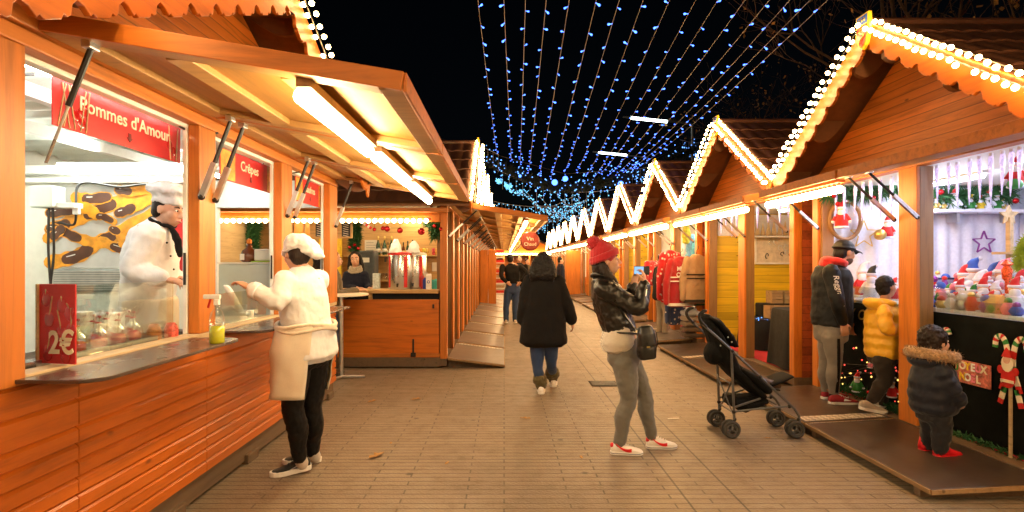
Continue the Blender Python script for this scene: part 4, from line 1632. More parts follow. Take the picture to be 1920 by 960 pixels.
M['fur'] = plain('tan fur', (.40, .24, .11), .9, var=.5, scale=60, bstr=.8, sheen=.4)
M['scarf'] = cloth('grey beige scarf', (.36, .30, .22), .95, weave=40, bstr=.6)
M['olive'] = cloth('olive quilted coat', (.13, .10, .055), .7)
M['white_rubber'] = plain('white rubber', (.78, .76, .72), .5, var=.05)
M['shoe_white'] = plain('white leather', (.80, .77, .72), .45, var=.05)
M['shoe_red'] = plain('dark red suede', (.26, .012, .022), .75)
M['bright_red'] = plain('bright red leather', (.62, .012, .02), .45)
M['shoe_black'] = cloth('black mesh', (.018, .018, .018), .7, weave=300)
M['shoe_grey'] = cloth('light grey mesh', (.52, .46, .40), .8, weave=200)
M['boot'] = plain('brown boot leather', (.07, .042, .024), .5)


def person(label, loc):
    return thing('person', label, 'person', V((loc[0], loc[1], loc[2] if len(loc) > 2 else 0)))


def hair_cap(parent, at, f, l, u, mat, S=1.0, extra=(), vox=.009, fold=(.012, .03)):
    """Hair over the back and top of the skull; extra = [(points with radii)] for longer locks."""
    m = MB()
    m.ell(at(-.024, 0, .046), f * .093 * S, l * .086 * S, u * .088 * S, 16, 11)
    m.ell(at(-.050, 0, -.01), f * .058 * S, l * .080 * S, u * .075 * S, 14, 9)
    for pr in extra:
        m.limb(pr, 12)
    return rm(m, 'hair', mat, parent, vox, 3, fold)


def PV(x, y, Y):
    return P(x, y, Y)


# ---- woman in the red hat photographing with her phone -------------------------------------
def hat_woman():
    Y = 4.5
    r = person('woman in a red pompom hat and black leather jacket holding up a phone', (P(1175, 850, Y).x, Y))
    f, lat = V((1, 0, 0)), V((0, 1, 0))
    hc = P(1138, 489, Y)
    b = MB()
    at, hf, hl, hu = head(b, hc, (1, -.05, .16), (-.16, 0, 1), .98)
    nk = P(1126, 521, Y)
    st = [(P(1176, 678, Y), .14, .10), (P(1172, 655, Y), .155, .118), (P(1160, 612, Y), .125, .095), (P(1140, 560, Y), .145, .108), (P(1132, 538, Y), .15, .09), (P(1128, 526, Y), .08, .06)]
    torso(b, st, lat)
    b.limb([(nk, .052), (lerp(nk, hc, .55) + V((.0, 0, 0)), .047), (hc - hu * .03 - hf * .02, .05)])
    RS, RE, RW = P(1131, 541, Y - .155), P(1199, 579, Y - .21), P(1209, 533, Y - .16)
    LS_, LE, LW = P(1138, 541, Y + .16), P(1196, 578, Y + .23), P(1186, 537, Y + .13)
    arm(b, RS, RE, RW)
    arm(b, LS_, LE, LW)
    ph = P(1203, 507, Y - .05)
    hand(b, RW, (-.05, .25, 1), (-.9, .4, -.1), (-.5, -.4, .2), .95, .9)
    hand(b, LW, (.25, -.15, 1), (.6, -.8, .2), (.4, .8, .2), .95, .9)
    RH, RK, RA = P(1171, 676, Y - .075), P(1179, 748, Y - .07), P(1161, 832, Y - .05)
    LH, LK, LA = P(1178, 676, Y + .075), P(1209, 740, Y + .075), P(1222, 818, Y + .08)
    leg(b, RH, RK, RA, back=(-1, 0, 0))
    leg(b, LH, LK, LA, back=(-1, 0, 0))
    body = rm(b, 'body', M['skin'], r, .007, 3)
    face_bits(r, at, hf, hl, hu, .98)
    # trousers
    t = MB()
    torso(t, [(P(1177, 682, Y), .15, .10), (P(1171, 660, Y), .165, .130), (P(1167, 636, Y), .150, .118)], lat)
    rr = (.098, .086, .060, .062, .043)
    leg(t, RH, RK, lerp(RK, RA, .97), rr, .006, (-1, 0, 0))
    leg(t, LH, LK, lerp(LK, LA, .97), rr, .004, (-1, 0, 0))
    t.ell(P(1158, 668, Y - .06), V((.085, 0, 0)), V((0, .08, 0)), V((0, 0, .10)))
    t.ell(P(1160, 668, Y + .06), V((.085, 0, 0)), V((0, .08, 0)), V((0, 0, .10)))
    rm(t, 'trousers', M['pants_grey'], r, .009, 4, ((.013, .045), (.012, .12)))
    # jumper under the jacket
    t = MB()
    torso(t, [(P(1160, 652, Y), .172, .128), (P(1158, 640, Y), .182, .140), (P(1158, 612, Y), .150, .115), (P(1145, 570, Y), .15, .11)], lat)
    t.ell(P(1147, 646, Y - .02), V((.055, 0, 0)), V((0, .13, 0)), V((0, 0, .050)))
    rm(t, 'jumper', M['knit_cream'], r, .010, 5, (.012, .06))
    # leather jacket
    t = MB()
    torso(t, [(P(1163, 622, Y), .150, .128), (P(1158, 608, Y), .155, .128), (P(1146, 575, Y), .165, .132), (P(1137, 548, Y), .172, .122), (P(1130, 530, Y), .145, .092), (P(1127, 519, Y), .075, .068)], lat)
    o = .019
    arm(t, RS, RE, lerp(RE, RW, .93), (.064, .056, .050, .046, .036), o - .004)
    arm(t, LS_, LE, lerp(LE, LW, .93), (.064, .056, .050, .046, .036), o - .004)
    rm(t, 'leather_jacket', M['leather'], r, .009, 3, ((.020, .045), (.022, .12)))
    c = MB()
    c.tube([P(1127, 516, Y) + V((.075 * math.cos(a), .085 * math.sin(a), .012 * math.sin(a * 2))) for a in [i * math.pi / 10 for i in range(20)]], .017, 8, closed=True)
    rm(c, 'collar', M['leather'], r, .009, 3, (.008, .05))
    bl = MB()
    bl.tube([P(1162, 620, Y) + V((.135 * math.cos(a) * 1.0, .158 * math.sin(a), -.008 * math.cos(a))) for a in [i * math.pi / 14 for i in range(28)]], .009, 8, closed=True)
    bl.build('jacket_belt', M['leather'], r, True)
    z = MB().limb([(P(1213, 534, Y - .205), .004), (P(1211, 553, Y - .235), .004), (P(1207, 566, Y - .255), .004)], 6)
    z.build('sleeve_zip', M['steel'], r, True)
    # hair and hat
    hair_cap(r, at, hf, hl, hu, M['hair_dark'], .97, [[(at(-.05, .05, -.03), .045), (at(-.03, .075, -.10), .04), (at(.01, .08, -.17), .035), (at(.04, .07, -.25), .02)],
                                                      [(at(-.05, -.05, -.03), .045), (at(-.03, -.072, -.10), .04), (at(.015, -.078, -.17), .036), (at(.05, -.065, -.26), .02)],
                                                      [(at(-.07, 0, -.03), .06), (at(-.075, 0, -.10), .055)]])
    h = MB()
    h.ell(at(-.022, 0, .060), hf * .108, hl * .098, hu * .098, 20, 12)
    h.ell(at(-.030, 0, .105), hf * .080, hl * .078, hu * .080, 16, 10)
    rm(h, 'knit_hat', M['knit_red'], r, .008, 3, (.006, .03))
    h = MB()
    h.tube([at(-.02 + .110 * math.cos(a), .100 * math.sin(a), .028 + .028 * math.cos(a)) for a in [i * math.pi / 14 for i in range(28)]], .019, 8, closed=True)
    h.tube([at(-.02 + .108 * math.cos(a), .098 * math.sin(a), .054 + .026 * math.cos(a)) for a in [i * math.pi / 14 for i in range(28)]], .019, 8, closed=True)
    rm(h, 'hat_cuff', M['knit_red'], r, .008, 2)
    pm = MB().ball(P(1113, 456, Y), .056, 16, 12)
    rm(pm, 'pompom', M['knit_red'], r, .007, 1, (.03, .012))
    # shoes
    for nm, hx, YY, dd in (('right', 1145, Y - .05, (1, -.06)), ('left', 1212, Y + .085, (1, .02))):
        gz = P(hx, 0, YY)
        shoe(r, (gz.x, YY, 0.0), dd, .25, 1, M['shoe_white'], M['white_rubber'], stripe=M['bright_red'], tongue=M['shoe_white'], sole_h=.026)
    # phone and bag are held things
    p = thing('phone', 'phone with a lit blue screen held by the woman in the red hat', 'phone', ph)
    n = V((-.62, -.78, .05)).normalized()
    ux = V((0, 0, 1)).cross(n).normalized()
    uy = n.cross(ux)
    pb = MB().beam(ph - ux * .066, ph + ux * .066, .009, .068, uy)
    pb.build('case', M['black'], p, bevel=.003)
    MB().beam(ph - ux * .060 + n * .0055, ph + ux * .02 + n * .0055, .001, .060, uy).build('screen', M['phone_screen'], p)
    return Y


M['phone_screen'] = plain('phone screen', (.1, .2, .35), .2, emit=(.25, .5, .85), estr=.35, bstr=0)
hat_woman()


def hand_bag():
    Y = 4.27
    c = P(1212, 640, Y)
    t = thing('handbag', 'black leather handbag hanging at the hip of the woman in the red hat', 'bag', c)
    m = MB()
    torso(m, [(c + V((.004, 0, -.125)), .068, .052), (c + V((0, 0, -.06)), .072, .055), (c + V((-.006, 0, .06)), .062, .048), (c + V((-.012, 0, .11)), .048, .036)], V((1, 0, 0)), 20, .6)
    rm(m, 'bag_body', M['leather'], t, .007, 3, (.008, .07))
    fl = MB()
    torso(fl, [(c + V((.006, -.008, -.03)), .070, .054), (c + V((-.004, -.006, .06)), .066, .052), (c + V((-.012, 0, .112)), .050, .040)], V((1, 0, 0)), 20, .6)
    rm(fl, 'bag_flap', M['leather'], t, .007, 3)
    MB().tube([c + V((.012, -.062, -.035)), c + V((-.012, -.062, -.035))], .007, 8).build('clasp', M['gold'], t, True)
    s = MB()
    s.tube([c + V((-.055, 0, .09)), P(1188, 615, 4.31), P(1160, 575, 4.345), P(1136, 545, 4.335), P(1124, 522, 4.42)], .009, 6)
    s.tube([c + V((.04, 0, .09)), c + V((.075, .0, .07)), c + V((.09, .01, -.02)), c + V((.06, .01, -.09))], .005, 6)
    s.build('strap', M['leather'], t, True)


hand_bag()


# ---- cook in white leaning over the counter -------------------------------------------------
def cook():
    Y = 3.95
    r = person('cook in white coat and white cloth cap reaching over the food stall counter', (P(572, 890, Y).x, Y))
    f = V((-.92, .39, 0))
    lat = V((-.39, -.92, 0))
    hc = P(556, 477, Y)
    b = MB()
    at, hf, hl, hu = head(b, hc, (-.72, .68, -.08), (-.06, .05, 1), 1.0)
    nk = P(566, 505, Y)
    up = lambda x, y: P(x, y, Y)
    torso(b, [(up(574, 672), .15, .12), (up(575, 640), .18, .15), (up(574, 600), .155, .135), (up(567, 550), .165, .125), (up(566, 522), .16, .10), (up(566, 508), .08, .06)], lat)
    b.limb([(nk, .055), (hc - hu * .04 - hf * .02, .052)])
    LSh, LE, LW = P(534, 525, Y - .16), P(522, 566, Y - .25), P(470, 541, Y - .22)
    RSh, RE, RW = P(596, 525, Y + .17), P(576, 574, Y + .30), P(540, 566, Y + .36)
    arm(b, LSh, LE, LW)
    arm(b, RSh, RE, RW)
    hand(b, LW, (-.80, .15, .42), (-.45, .05, -.85), (.2, .9, 0), .98, .75)
    hand(b, RW, (-.9, .2, 0), (0, 0, -1), (.1, -.9, 0), .95, .7)
    LH, LK, LA = P(556, 668, Y - .08), P(549, 766, Y - .06), P(562, 858, Y + .06)
    RH, RK, RA = P(590, 668, Y + .09), P(584, 766, Y + .14), P(586, 846, Y + .26)
    leg(b, LH, LK, LA)
    leg(b, RH, RK, RA)
    rm(b, 'body', M['skin'], r, .008, 3)
    face_bits(r, at, hf, hl, hu)
    t = MB()
    torso(t, [(up(574, 680), .16, .13), (up(575, 640), .185, .155)], lat)
    bk = V((.8, .2, 0))
    leg(t, LH, LK, LA, (.105, .094, .070, .070, .046), .004, bk)
    leg(t, RH, RK, RA, (.105, .094, .070, .070, .046), .004, bk)
    rm(t, 'leggings', M['leggings'], r, .009, 4, ((.014, .045),))
    # coat
    t = MB()
    torso(t, [(up(584, 668), .192, .158), (up(581, 640), .188, .158), (up(575, 606), .168, .145), (up(568, 560), .178, .143), (up(566, 528), .172, .112), (up(566, 510), .11, .085), (up(566, 502), .072, .07)], lat)
    t.limb([(LSh, .076), (lerp(LSh, LE, .5), .068), (LE, .064), (lerp(LE, LW, .5), .058), (lerp(LE, LW, .86), .054)], 16)
    t.limb([(RSh, .085), (lerp(RSh, RE, .5), .078), (RE, .072), (lerp(RE, RW, .5), .062), (lerp(RE, RW, .9), .056)], 16)
    rm(t, 'white_coat', M['white_coat'], r, .009, 4, ((.010, .045), (.022, .16)))
    cf = MB()
    d = (LW - LE).normalized()
    cf.tube([lerp(LE, LW, .70), lerp(LE, LW, .72), lerp(LE, LW, .93), lerp(LE, LW, .95)], [.052, .061, .059, .050], 18)
    rm(cf, 'cuff', M['white_coat'], r, .008, 2, (.010, .05))
    # apron wrapped round the hips, open behind
    ap = MB()
    n, mz = 40, 16
    c0, c1 = up(575, 606), up(560, 738)
    for j in range(mz + 1):
        q = j / mz
        c = lerp(c0, c1, q)
        for i in range(n + 1):
            a = R(-125 + 272 * i / n)
            hw = .214 + .02 * min(1, q * 3) - .035 * max(0, q - .4)
            hd = .192 + .015 * min(1, q * 3) - .02 * q
            w = 1 + .035 * math.sin(i * .62 + q * 1.5) * (.15 + q)
            ap.v.append(c + f * hd * math.cos(a) * w + lat * hw * math.sin(a) * w)
    for j in range(mz):
        for i in range(n):
            k = j * (n + 1) + i
            ap.face(k, k + 1, k + n + 2, k + n + 1)
    o = ap.build('apron', M['apron'], r, 'full')
    tx = bpy.data.textures.new('apron folds', 'CLOUDS')
    tx.noise_scale = .13
    d = o.modifiers.new('folds', 'DISPLACE')
    d.texture, d.strength, d.texture_coords = tx, .035, 'LOCAL'
    md = o.modifiers.new('thick', 'SOLIDIFY')
    md.thickness = .006
    wb = MB()
    for dz in (.012, -.02):
        wb.tube([up(575, 610) + V((0, 0, dz)) + f * .190 * math.cos(a) + lat * .209 * math.sin(a) + V((0, 0, .012 * math.sin(a * 3 + dz * 40))) for a in [i * math.pi / 16 for i in range(32)]], .014, 8, closed=True)
    rm(wb, 'apron_band', M['apron'], r, .008, 2, (.008, .04))
    # hair and cap
    hair_cap(r, at, hf, hl, hu, M['hair_dark'], .98)
    h = MB()
    h.tube([at(-.015 + .100 * math.cos(a), .086 * math.sin(a), .030 - .030 * math.cos(a + .0)) for a in [i * math.pi / 14 for i in range(28)]], .020, 8, closed=True)
    h.ell(at(-.03, 0, .075), hf * .108, hl * .098, hu * .072, 18, 11)
    h.ell(P(570, 462, Y), V((.108, 0, -.040)), V((0, .10, 0)), V((.025, 0, .068)), 18, 11)
    h.ell(P(592, 474, Y), V((.055, 0, -.03)), V((0, .085, 0)), V((.012, 0, .038)), 14, 9)
    rm(h, 'cloth_cap', M['white_coat'], r, .009, 3, ((.024, .06), (.012, .025)))
    # trainers
    for hx, YY, dd, lf in ((583, Y + .12, (-.93, -.36), .03), (602, Y + .33, (-.97, -.2), .0)):
        g_ = P(hx, 0, YY)
        s = shoe(r, (g_.x, YY, 0), dd, .275, 1, M['shoe_black'], M['white_rubber'], tongue=M['leggings'], lift=lf, sole_h=.036)
        d3 = V((dd[0], dd[1], 0)).normalized()
        sd = V((0, 0, 1)).cross(d3)
        for sg in (-1, 1):
            ln = MB()
            ln.tube([V((g_.x, YY, 0)) + d3 * x + sd * sg * .049 + V((0, 0, z)) for x, z in ((.05, .062), (.09, .048), (.14, .05), (.10, .066), (.07, .07))], .004, 6)
            ln.build('side_stripe', M['alu'], s, True)
    for kk, aa in ((LK, LA), (RK, RA)):
        sk = MB().limb([(lerp(kk, aa, .95), .043), (aa + V((.01, .02, -.05)), .046)])
        rm(sk, 'sock', M['shoe_grey'], r, .008, 2)


cook()


# ---- woman in the black coat walking away ---------------------------------------------------
def coat_woman():
    Y = 6.54
    r = person('dark haired woman in a wide black coat walking away down the alley', (P(1022, 738, Y).x, Y))
    f, lat = V((.06, 1, 0)), V((-1, .06, 0))
    p = lambda x, y, dy=0: P(x, y, Y + dy)
    hc = p(1018, 494)
    b = MB()
    at, hf, hl, hu = head(b, hc, (.1, 1, .0), (0, 0, 1), 1.0)
    torso(b, [(p(1020, 640), .15, .11), (p(1020, 612), .165, .12), (p(1020, 580), .13, .10), (p(1020, 545), .155, .11), (p(1020, 522), .16, .085), (p(1019, 514), .07, .06)], lat)
    b.limb([(p(1019, 514), .053), (hc - hu * .04, .05)])
    RS, RE, RW = p(1046, 527), p(1062, 570, -.02), p(1073, 603, .05)
    LS_, LE, LW = p(993, 527), p(984, 570, -.02), p(979, 604, .04)
    for s, e, w in ((RS, RE, RW), (LS_, LE, LW)):
        arm(b, s, e, w)
    hand(b, RW, (.12, .25, -1), (-.8, .2, 0), (0, 1, 0), .95, .7)
    hand(b, LW, (-.02, .2, -1), (.8, .2, 0), (0, 1, 0), .95, .7)
    LH, LK, LA = p(1007, 642), p(1008, 690, -.02), p(1013, 722, -.04)
    RH, RK, RA = p(1033, 642), p(1034, 684, .10), p(1035, 712, .34)
    LA = V((p(1014, 0, -.02).x, Y - .02, .12))
    RA = V((p(1036, 0, .38).x, Y + .36, .13))
    leg(b, LH, LK, LA)
    leg(b, RH, RK, RA)
    rm(b, 'body', M['skin'], r, .009, 3)
    t = MB()
    torso(t, [(p(1020, 645), .15, .11), (p(1020, 618), .17, .125)], lat)
    rr = (.094, .084, .060, .062, .044)
    leg(t, LH, LK, LA, rr, .0, (0, -1, 0))
    leg(t, RH, RK, RA, rr, .0, (0, -1, 0))
    rm(t, 'jeans', M['denim'], r, .011, 4, (.008, .06))
    t = MB()
    torso(t, [(p(1019, 641), .285, .20), (p(1019, 610), .262, .185), (p(1019, 570), .225, .165), (p(1020, 540), .205, .15), (p(1020, 524), .185, .11), (p(1019, 514), .09, .085)], lat, 28)
    for s, e, w in ((RS, RE, RW), (LS_, LE, LW)):
        t.limb([(s, .082), (lerp(s, e, .5), .080), (e, .078), (lerp(e, w, .5), .074), (lerp(e, w, .86), .070)], 16)
    rm(t, 'black_coat', M['black_wool'], r, .012, 4, ((.022, .12), (.015, .3)))
    cu = MB().tube([lerp(RE, RW, .86), lerp(RE, RW, .98)], .042, 14)
    cu.build('cuff', M['white_coat'], r, True)
    hair_cap(r, at, hf, hl, hu, M['hair_black'], 1.02, [[(at(-.06, x, .02), .06), (at(-.085, x * 1.5, -.06), .065), (at(-.10, x * 1.75, -.14), .055), (at(-.10, x * 1.9, -.20), .02)] for x in (-.058, -.035, -.012, .012, .035, .058)] + [[(at(-.06, x, -.08), .03), (at(-.09, x * 1.5, -.17), .026), (at(-.08, x * 1.9, -.235), .010)] for x in (-.07, -.045, -.02, .01, .03, .055, .075)], .008, ((.02, .03), (.016, .014)))
    for (x, a, k) in ((1, LA, LK), (-1, RA, RK)):
        w = MB()
        q = lerp(k, a, .52)
        w.limb([(q, .072), (lerp(q, a, .35), .084), (lerp(q, a, .8), .080), (a + V((0, 0, -.02)), .070)], 16)
        rm(w, 'leg_warmer', M['khaki'], r, .010, 2, ((.03, .04), (.02, .09)))
    shoe(r, (LA.x, Y - .10, 0), (.06, 1), .25, 1, M['shoe_white'], M['white_rubber'])
    shoe(r, (RA.x, Y + .27, 0), (.10, 1), .25, 1, M['shoe_white'], M['white_rubber'])


coat_woman()


# ---- man with hands on his back -------------------------------------------------------------
def back_man():
    Y = 14.1
    r = person('man in black jumper and jeans standing with both hands on his lower back', (P(962, 604, Y).x, Y))
    lat = V((-1, 0, 0))
    p = lambda x, y, dy=0: P(x, y, Y + dy)
    hc = p(957, 486)
    b = MB()
    at, hf, hl, hu = head(b, hc, (.1, 1, 0), (0, 0, 1), 1.02)
    torso(b, [(p(962, 545), .15, .11), (p(962, 530), .16, .11), (p(961, 508), .17, .12), (p(959, 499), .17, .10), (p(958, 494), .07, .06)], lat)
    b.limb([(p(958, 495), .06), (hc, .055)])
    A = [(p(942, 500), p(940, 518, -.15), p(950, 529, -.17)), (p(975, 500), p(988, 512, -.12), p(976, 529, -.17))]
    for i, (s, e, w) in enumerate(A):
        arm(b, s, e, w)
        hand(b, w, (.8 if i == 0 else -.6, 0, -.6), (0, 1, 0), (0, 0, 1), 1.0, .6)
    L = [(p(953, 545), p(949, 574), p(949, 600)), (p(969, 545), p(966, 574), p(966, 600))]
    for q in L:
        leg(b, *q)
    rm(b, 'body', M['skin_tan'], r, .014, 2)
    t = MB()
    torso(t, [(p(961, 548), .17, .125), (p(962, 531), .175, .13)], lat)
    for q in L:
        leg(t, *q, (.105, .095, .075, .075, .065), .004)
    rm(t, 'jeans', M['denim'], r, .016, 3, (.02, .1))
    t = MB()
    torso(t, [(p(962, 531), .175, .135), (p(961, 512), .195, .14), (p(959, 500), .185, .115), (p(958, 494), .075, .07)], lat)
    for s, e, w in A:
        t.limb([(s, .07), (e, .056), (lerp(e, w, .85), .048)])
    rm(t, 'jumper', M['black_wool'], r, .016, 3, (.02, .1))
    hair_cap(r, at, hf, hl, hu, M['hair_black'], 1.02, vox=.014, fold=None)
    for q in L:
        shoe(r, (q[2].x, Y - .09, 0), (0, 1), .28, 1, M['shoe_grey'], M['white_rubber'])


back_man()


# ---- simple standing walkers far down the alley ---------------------------------------------
def walker(label, x, Y, h, face, coat, legs, hair, girth=1.0):
    g_ = V(((x - VPX) * Y / FPX, Y, 0))
    r = person(label, g_)
    f = V((math.cos(R(face)), math.sin(R(face)), 0))
    lat = V((0, 0, 1)).cross(f)
    k = h / 1.72
    z = lambda v, s=0, a=0: g_ + V((0, 0, v * k)) + lat * s * k + f * a * k
    b = MB()
    at, hf, hl, hu = head(b, z(1.60), f, (0, 0, 1), k)
    torso(b, [(z(.86), .14 * k, .10 * k), (z(1.0), .15 * k, .11 * k), (z(1.28), .16 * k, .11 * k), (z(1.42), .15 * k, .08 * k), (z(1.46), .06 * k, .06 * k)], lat)
    b.limb([(z(1.45), .05), (z(1.56), .05)])
    A = [(z(1.39, s * .19), z(1.12, s * .25, -.02), z(.88, s * .24, .08)) for s in (-1, 1)]
    L = [(z(.88, s * .09), z(.48, s * .10, .02), z(.09, s * .10, -.02)) for s in (-1, 1)]
    for a in A:
        arm(b, *a)
        hand(b, a[2], (0, 0, -1), -lat * 0 + f * .1 - V(a[2] - g_) * V((1, 1, 0)), f, k, .6)
    for a in L:
        leg(b, *a)
    rm(b, 'body', M['skin'], r, .015, 2)
    face_bits(r, at, hf, hl, hu, k)
    t = MB()
    torso(t, [(z(.84), .155 * k, .12 * k), (z(.98), .165 * k, .13 * k)], lat)
    for a in L:
        leg(t, *a, (.1, .09, .07, .07, .055), .004)
    rm(t, 'trousers', legs, r, .018, 3)
    t = MB()
    torso(t, [(z(.80), .19 * k * girth, .15 * k * girth), (z(1.05), .175 * k * girth, .14 * k * girth), (z(1.3), .185 * k, .14 * k), (z(1.43), .155 * k, .10 * k), (z(1.48), .08 * k, .08 * k)], lat)
    for s, e, w in A:
        t.limb([(s, .07), (e, .06), (lerp(e, w, .9), .05)])
    rm(t, 'coat', coat, r, .018, 3, (.02, .1))
    hair_cap(r, at, hf, hl, hu, hair, k, vox=.016, fold=None)
    for a in L:
        shoe(r, V((a[2].x, a[2].y, 0)) - f * .07, f, .26, 1, M['shoe_black'], M['black'])


walker('dark haired man in black jacket facing the camera, beyond the man with hands behind', 974, 17.5, 1.74, -95, M['black_wool'], M['denim'], M['hair_black'])
walker('passer-by in a brown coat seen between the two dark figures far away', 989, 20.0, 1.66, -70, M['olive'], M['black_wool'], M['hair_dark'])
walker('shopper in a dark coat standing at the far chalets beside the red hat', 1051, 19.0, 1.70, 10, M['navy'], M['black_wool'], M['hair_black'])
walker('distant shopper in a grey coat at the end of the alley', 1018, 30.0, 1.70, 200, M['track'], M['denim'], M['hair_fair'])
walker('shopper in a long dark coat and beige trousers browsing the jumper stall', 1243, 11.4, 1.70, 20, M['black_wool'], M['scarf'], M['hair_black'], 1.25)
# ---- man in the black cap --------------------------------------------------------------------
def cap_man():
    Y = 5.62
    G = .115
    r = person('man in black cap, black windbreaker and grey joggers looking at the toy counter', (P(1560, 750, Y).x, Y, G))
    f = V((.95, .30, 0))
    lat = V((-.30, .95, 0))
    p = lambda x, y, dy=0: P(x, y, Y + dy)
    hc = p(1583, 474)
    b = MB()
    at, hf, hl, hu = head(b, hc, (.96, .22, -.12), (.1, 0, 1), 1.02)
    nk = p(1566, 497)
    torso(b, [(p(1558, 632), .15, .11), (p(1558, 612), .16, .12), (p(1560, 570), .15, .115), (p(1561, 525), .175, .12), (p(1561, 506), .165, .09), (p(1563, 498), .07, .06)], lat)
    b.limb([(nk, .058), (hc - hu * .05 - hf * .02, .055)])
    RS, RE, RW = p(1558, 510, -.17), p(1570, 566, -.25), p(1581, 606, -.20)
    LS_, LE, LW = p(1566, 510, .17), p(1577, 566, .26), p(1592, 604, .24)
    arm(b, RS, RE, RW)
    arm(b, LS_, LE, LW)
    hand(b, RW, (.20, .02, -1), (.2, .95, 0), (.95, -.1, .1), 1.02, .8)
    hand(b, LW, (.20, .02, -1), (.2, -.95, 0), (.95, .1, .1), 1.02, .8)
    RH, RK, RA = p(1561, 630, -.08), p(1565, 681, -.06), p(1563, 740, -.02)
    LH, LK, LA = p(1553, 630, .08), p(1549, 680, .10), p(1549, 735, .16)
    leg(b, RH, RK, RA)
    leg(b, LH, LK, LA)
    rm(b, 'body', M['skin_tan'], r, .008, 3)
    face_bits(r, at, hf, hl, hu, 1.02, beard=M['stubble'])
    t = MB()
    torso(t, [(p(1558, 636), .155, .12), (p(1558, 606), .17, .135)], lat)
    for q in ((RH, RK, RA), (LH, LK, LA)):
        leg(t, q[0], q[1], lerp(q[1], q[2], .97), (.096, .084, .062, .064, .043), .003, -f)
    rm(t, 'joggers', M['pants_marl'], r, .010, 4, ((.010, .05), (.010, .15)))
    sd = MB()
    out = V((0, -1, 0))
    sd.rings([[q + out * (rr + .004) + V((.013, 0, 0)), q + out * (rr + .004) - V((.013, 0, 0)), q + out * (rr - .01) - V((.013, 0, 0)), q + out * (rr - .01) + V((.013, 0, 0))] for q, rr in ((lerp(RH, RK, .05), .098), (lerp(RH, RK, .5), .088), (RK, .068), (lerp(RK, RA, .4), .068), (lerp(RK, RA, .9), .05))])
    sd.build('side_stripe', M['black_wool'], r, True)
    t = MB()
    torso(t, [(p(1559, 609), .185, .150), (p(1560, 590), .195, .155), (p(1560, 550), .190, .150), (p(1560, 520), .195, .138), (p(1561, 504), .175, .105), (p(1563, 495), .085, .08)], lat)
    for s, e, w in ((RS, RE, RW), (LS_, LE, LW)):
        t.limb([(s, .082), (lerp(s, e, .5), .072), (e, .066), (lerp(e, w, .5), .058), (lerp(e, w, .92), .048)], 16)
    rm(t, 'windbreaker', M['windbreak'], r, .009, 4, ((.013, .085), (.022, .2)))
    lettering('Reggmore', .075, M['white'], r, lerp(RS, RE, .62) + V((-.006, -.082, 0)), (.22, -.05, -1), (1, 0, .2), 'sleeve_lettering', .0, .001, shear=.25)
    h = MB()
    h.tube([p(1563, 492) + f * .075 * math.cos(a) + lat * .105 * math.sin(a) + V((0, 0, .025 * -math.cos(a))) for a in [i * math.pi / 12 for i in range(24)]], .036, 10, closed=True)
    h.ell(p(1553, 494), f * .062, lat * .105, V((0, 0, .055)), 14, 9)
    rm(h, 'hood', M['red_cloth'], r, .010, 3, (.018, .06))
    c = MB()
    c.limb([(lerp(RE, RW, .90), .044), (lerp(RE, RW, .97), .040)])
    rm(c, 'cuff', M['red_cloth'], r, .008, 2)
    hair_cap(r, at, hf, hl, hu, M['hair_black'], .96, fold=None)
    c = MB()
    c.ell(at(-.012, 0, .052), hf * .105, hl * .088, hu * .078, 18, 11)
    c.tube([at(-.012 + .104 * math.cos(a), .088 * math.sin(a), .045) for a in [i * math.pi / 14 for i in range(28)]], .010, 8, closed=True)
    rm(c, 'cap', M['windbreak'], r, .007, 3)
    v = MB()
    rings = []
    for i in range(7):
        q = i / 6
        w = .078 * (1 - .55 * q ** 3)
        rings.append([at(.075 + .105 * q, w * y, .045 - .022 * q - .018 * y * y + o) for y, o in ((-1, 0), (-.5, 0), (0, 0), (.5, 0), (1, 0), (1, .006), (.5, .006), (0, .006), (-.5, .006), (-1, .006))])
    v.rings(rings)
    v.build('cap_visor', M['windbreak'], r, True)
    for hx, YY, dd in ((1554, Y - .06, (1, -.06)), (1541, Y + .14, (1, .1))):
        s = shoe(r, (P(hx, 0, YY).x, YY, G), dd, .285, 1, M['shoe_red'], M['white_rubber'], tongue=M['shoe_white'], sole_h=.026)
        for sg in (-1, 1):
            d3 = V((dd[0], dd[1], 0)).normalized()
            sdv = V((0, 0, 1)).cross(d3)
            h0 = V((P(hx, 0, YY).x, YY, G))
            m = MB()
            m.prism([h0 + d3 * .12 + sdv * sg * .047 + V((0, 0, .040)), h0 + d3 * .19 + sdv * sg * .051 + V((0, 0, .046)), h0 + d3 * .13 + sdv * sg * .045 + V((0, 0, .066))], sdv * sg * .004)
            m.build('side_stripe', M['shoe_white'], s)
    sk = MB().limb([(lerp(RK, RA, .93), .042), (RA + V((0, 0, -.04)), .044)])
    rm(sk, 'sock', M['black_wool'], r, .009, 2)
    sk = MB().limb([(lerp(LK, LA, .93), .042), (LA + V((0, 0, -.04)), .044)])
    rm(sk, 'sock', M['black_wool'], r, .009, 2)


M['stubble'] = plain('short beard', (.10, .06, .045), .8, var=.4, scale=90)
cap_man()


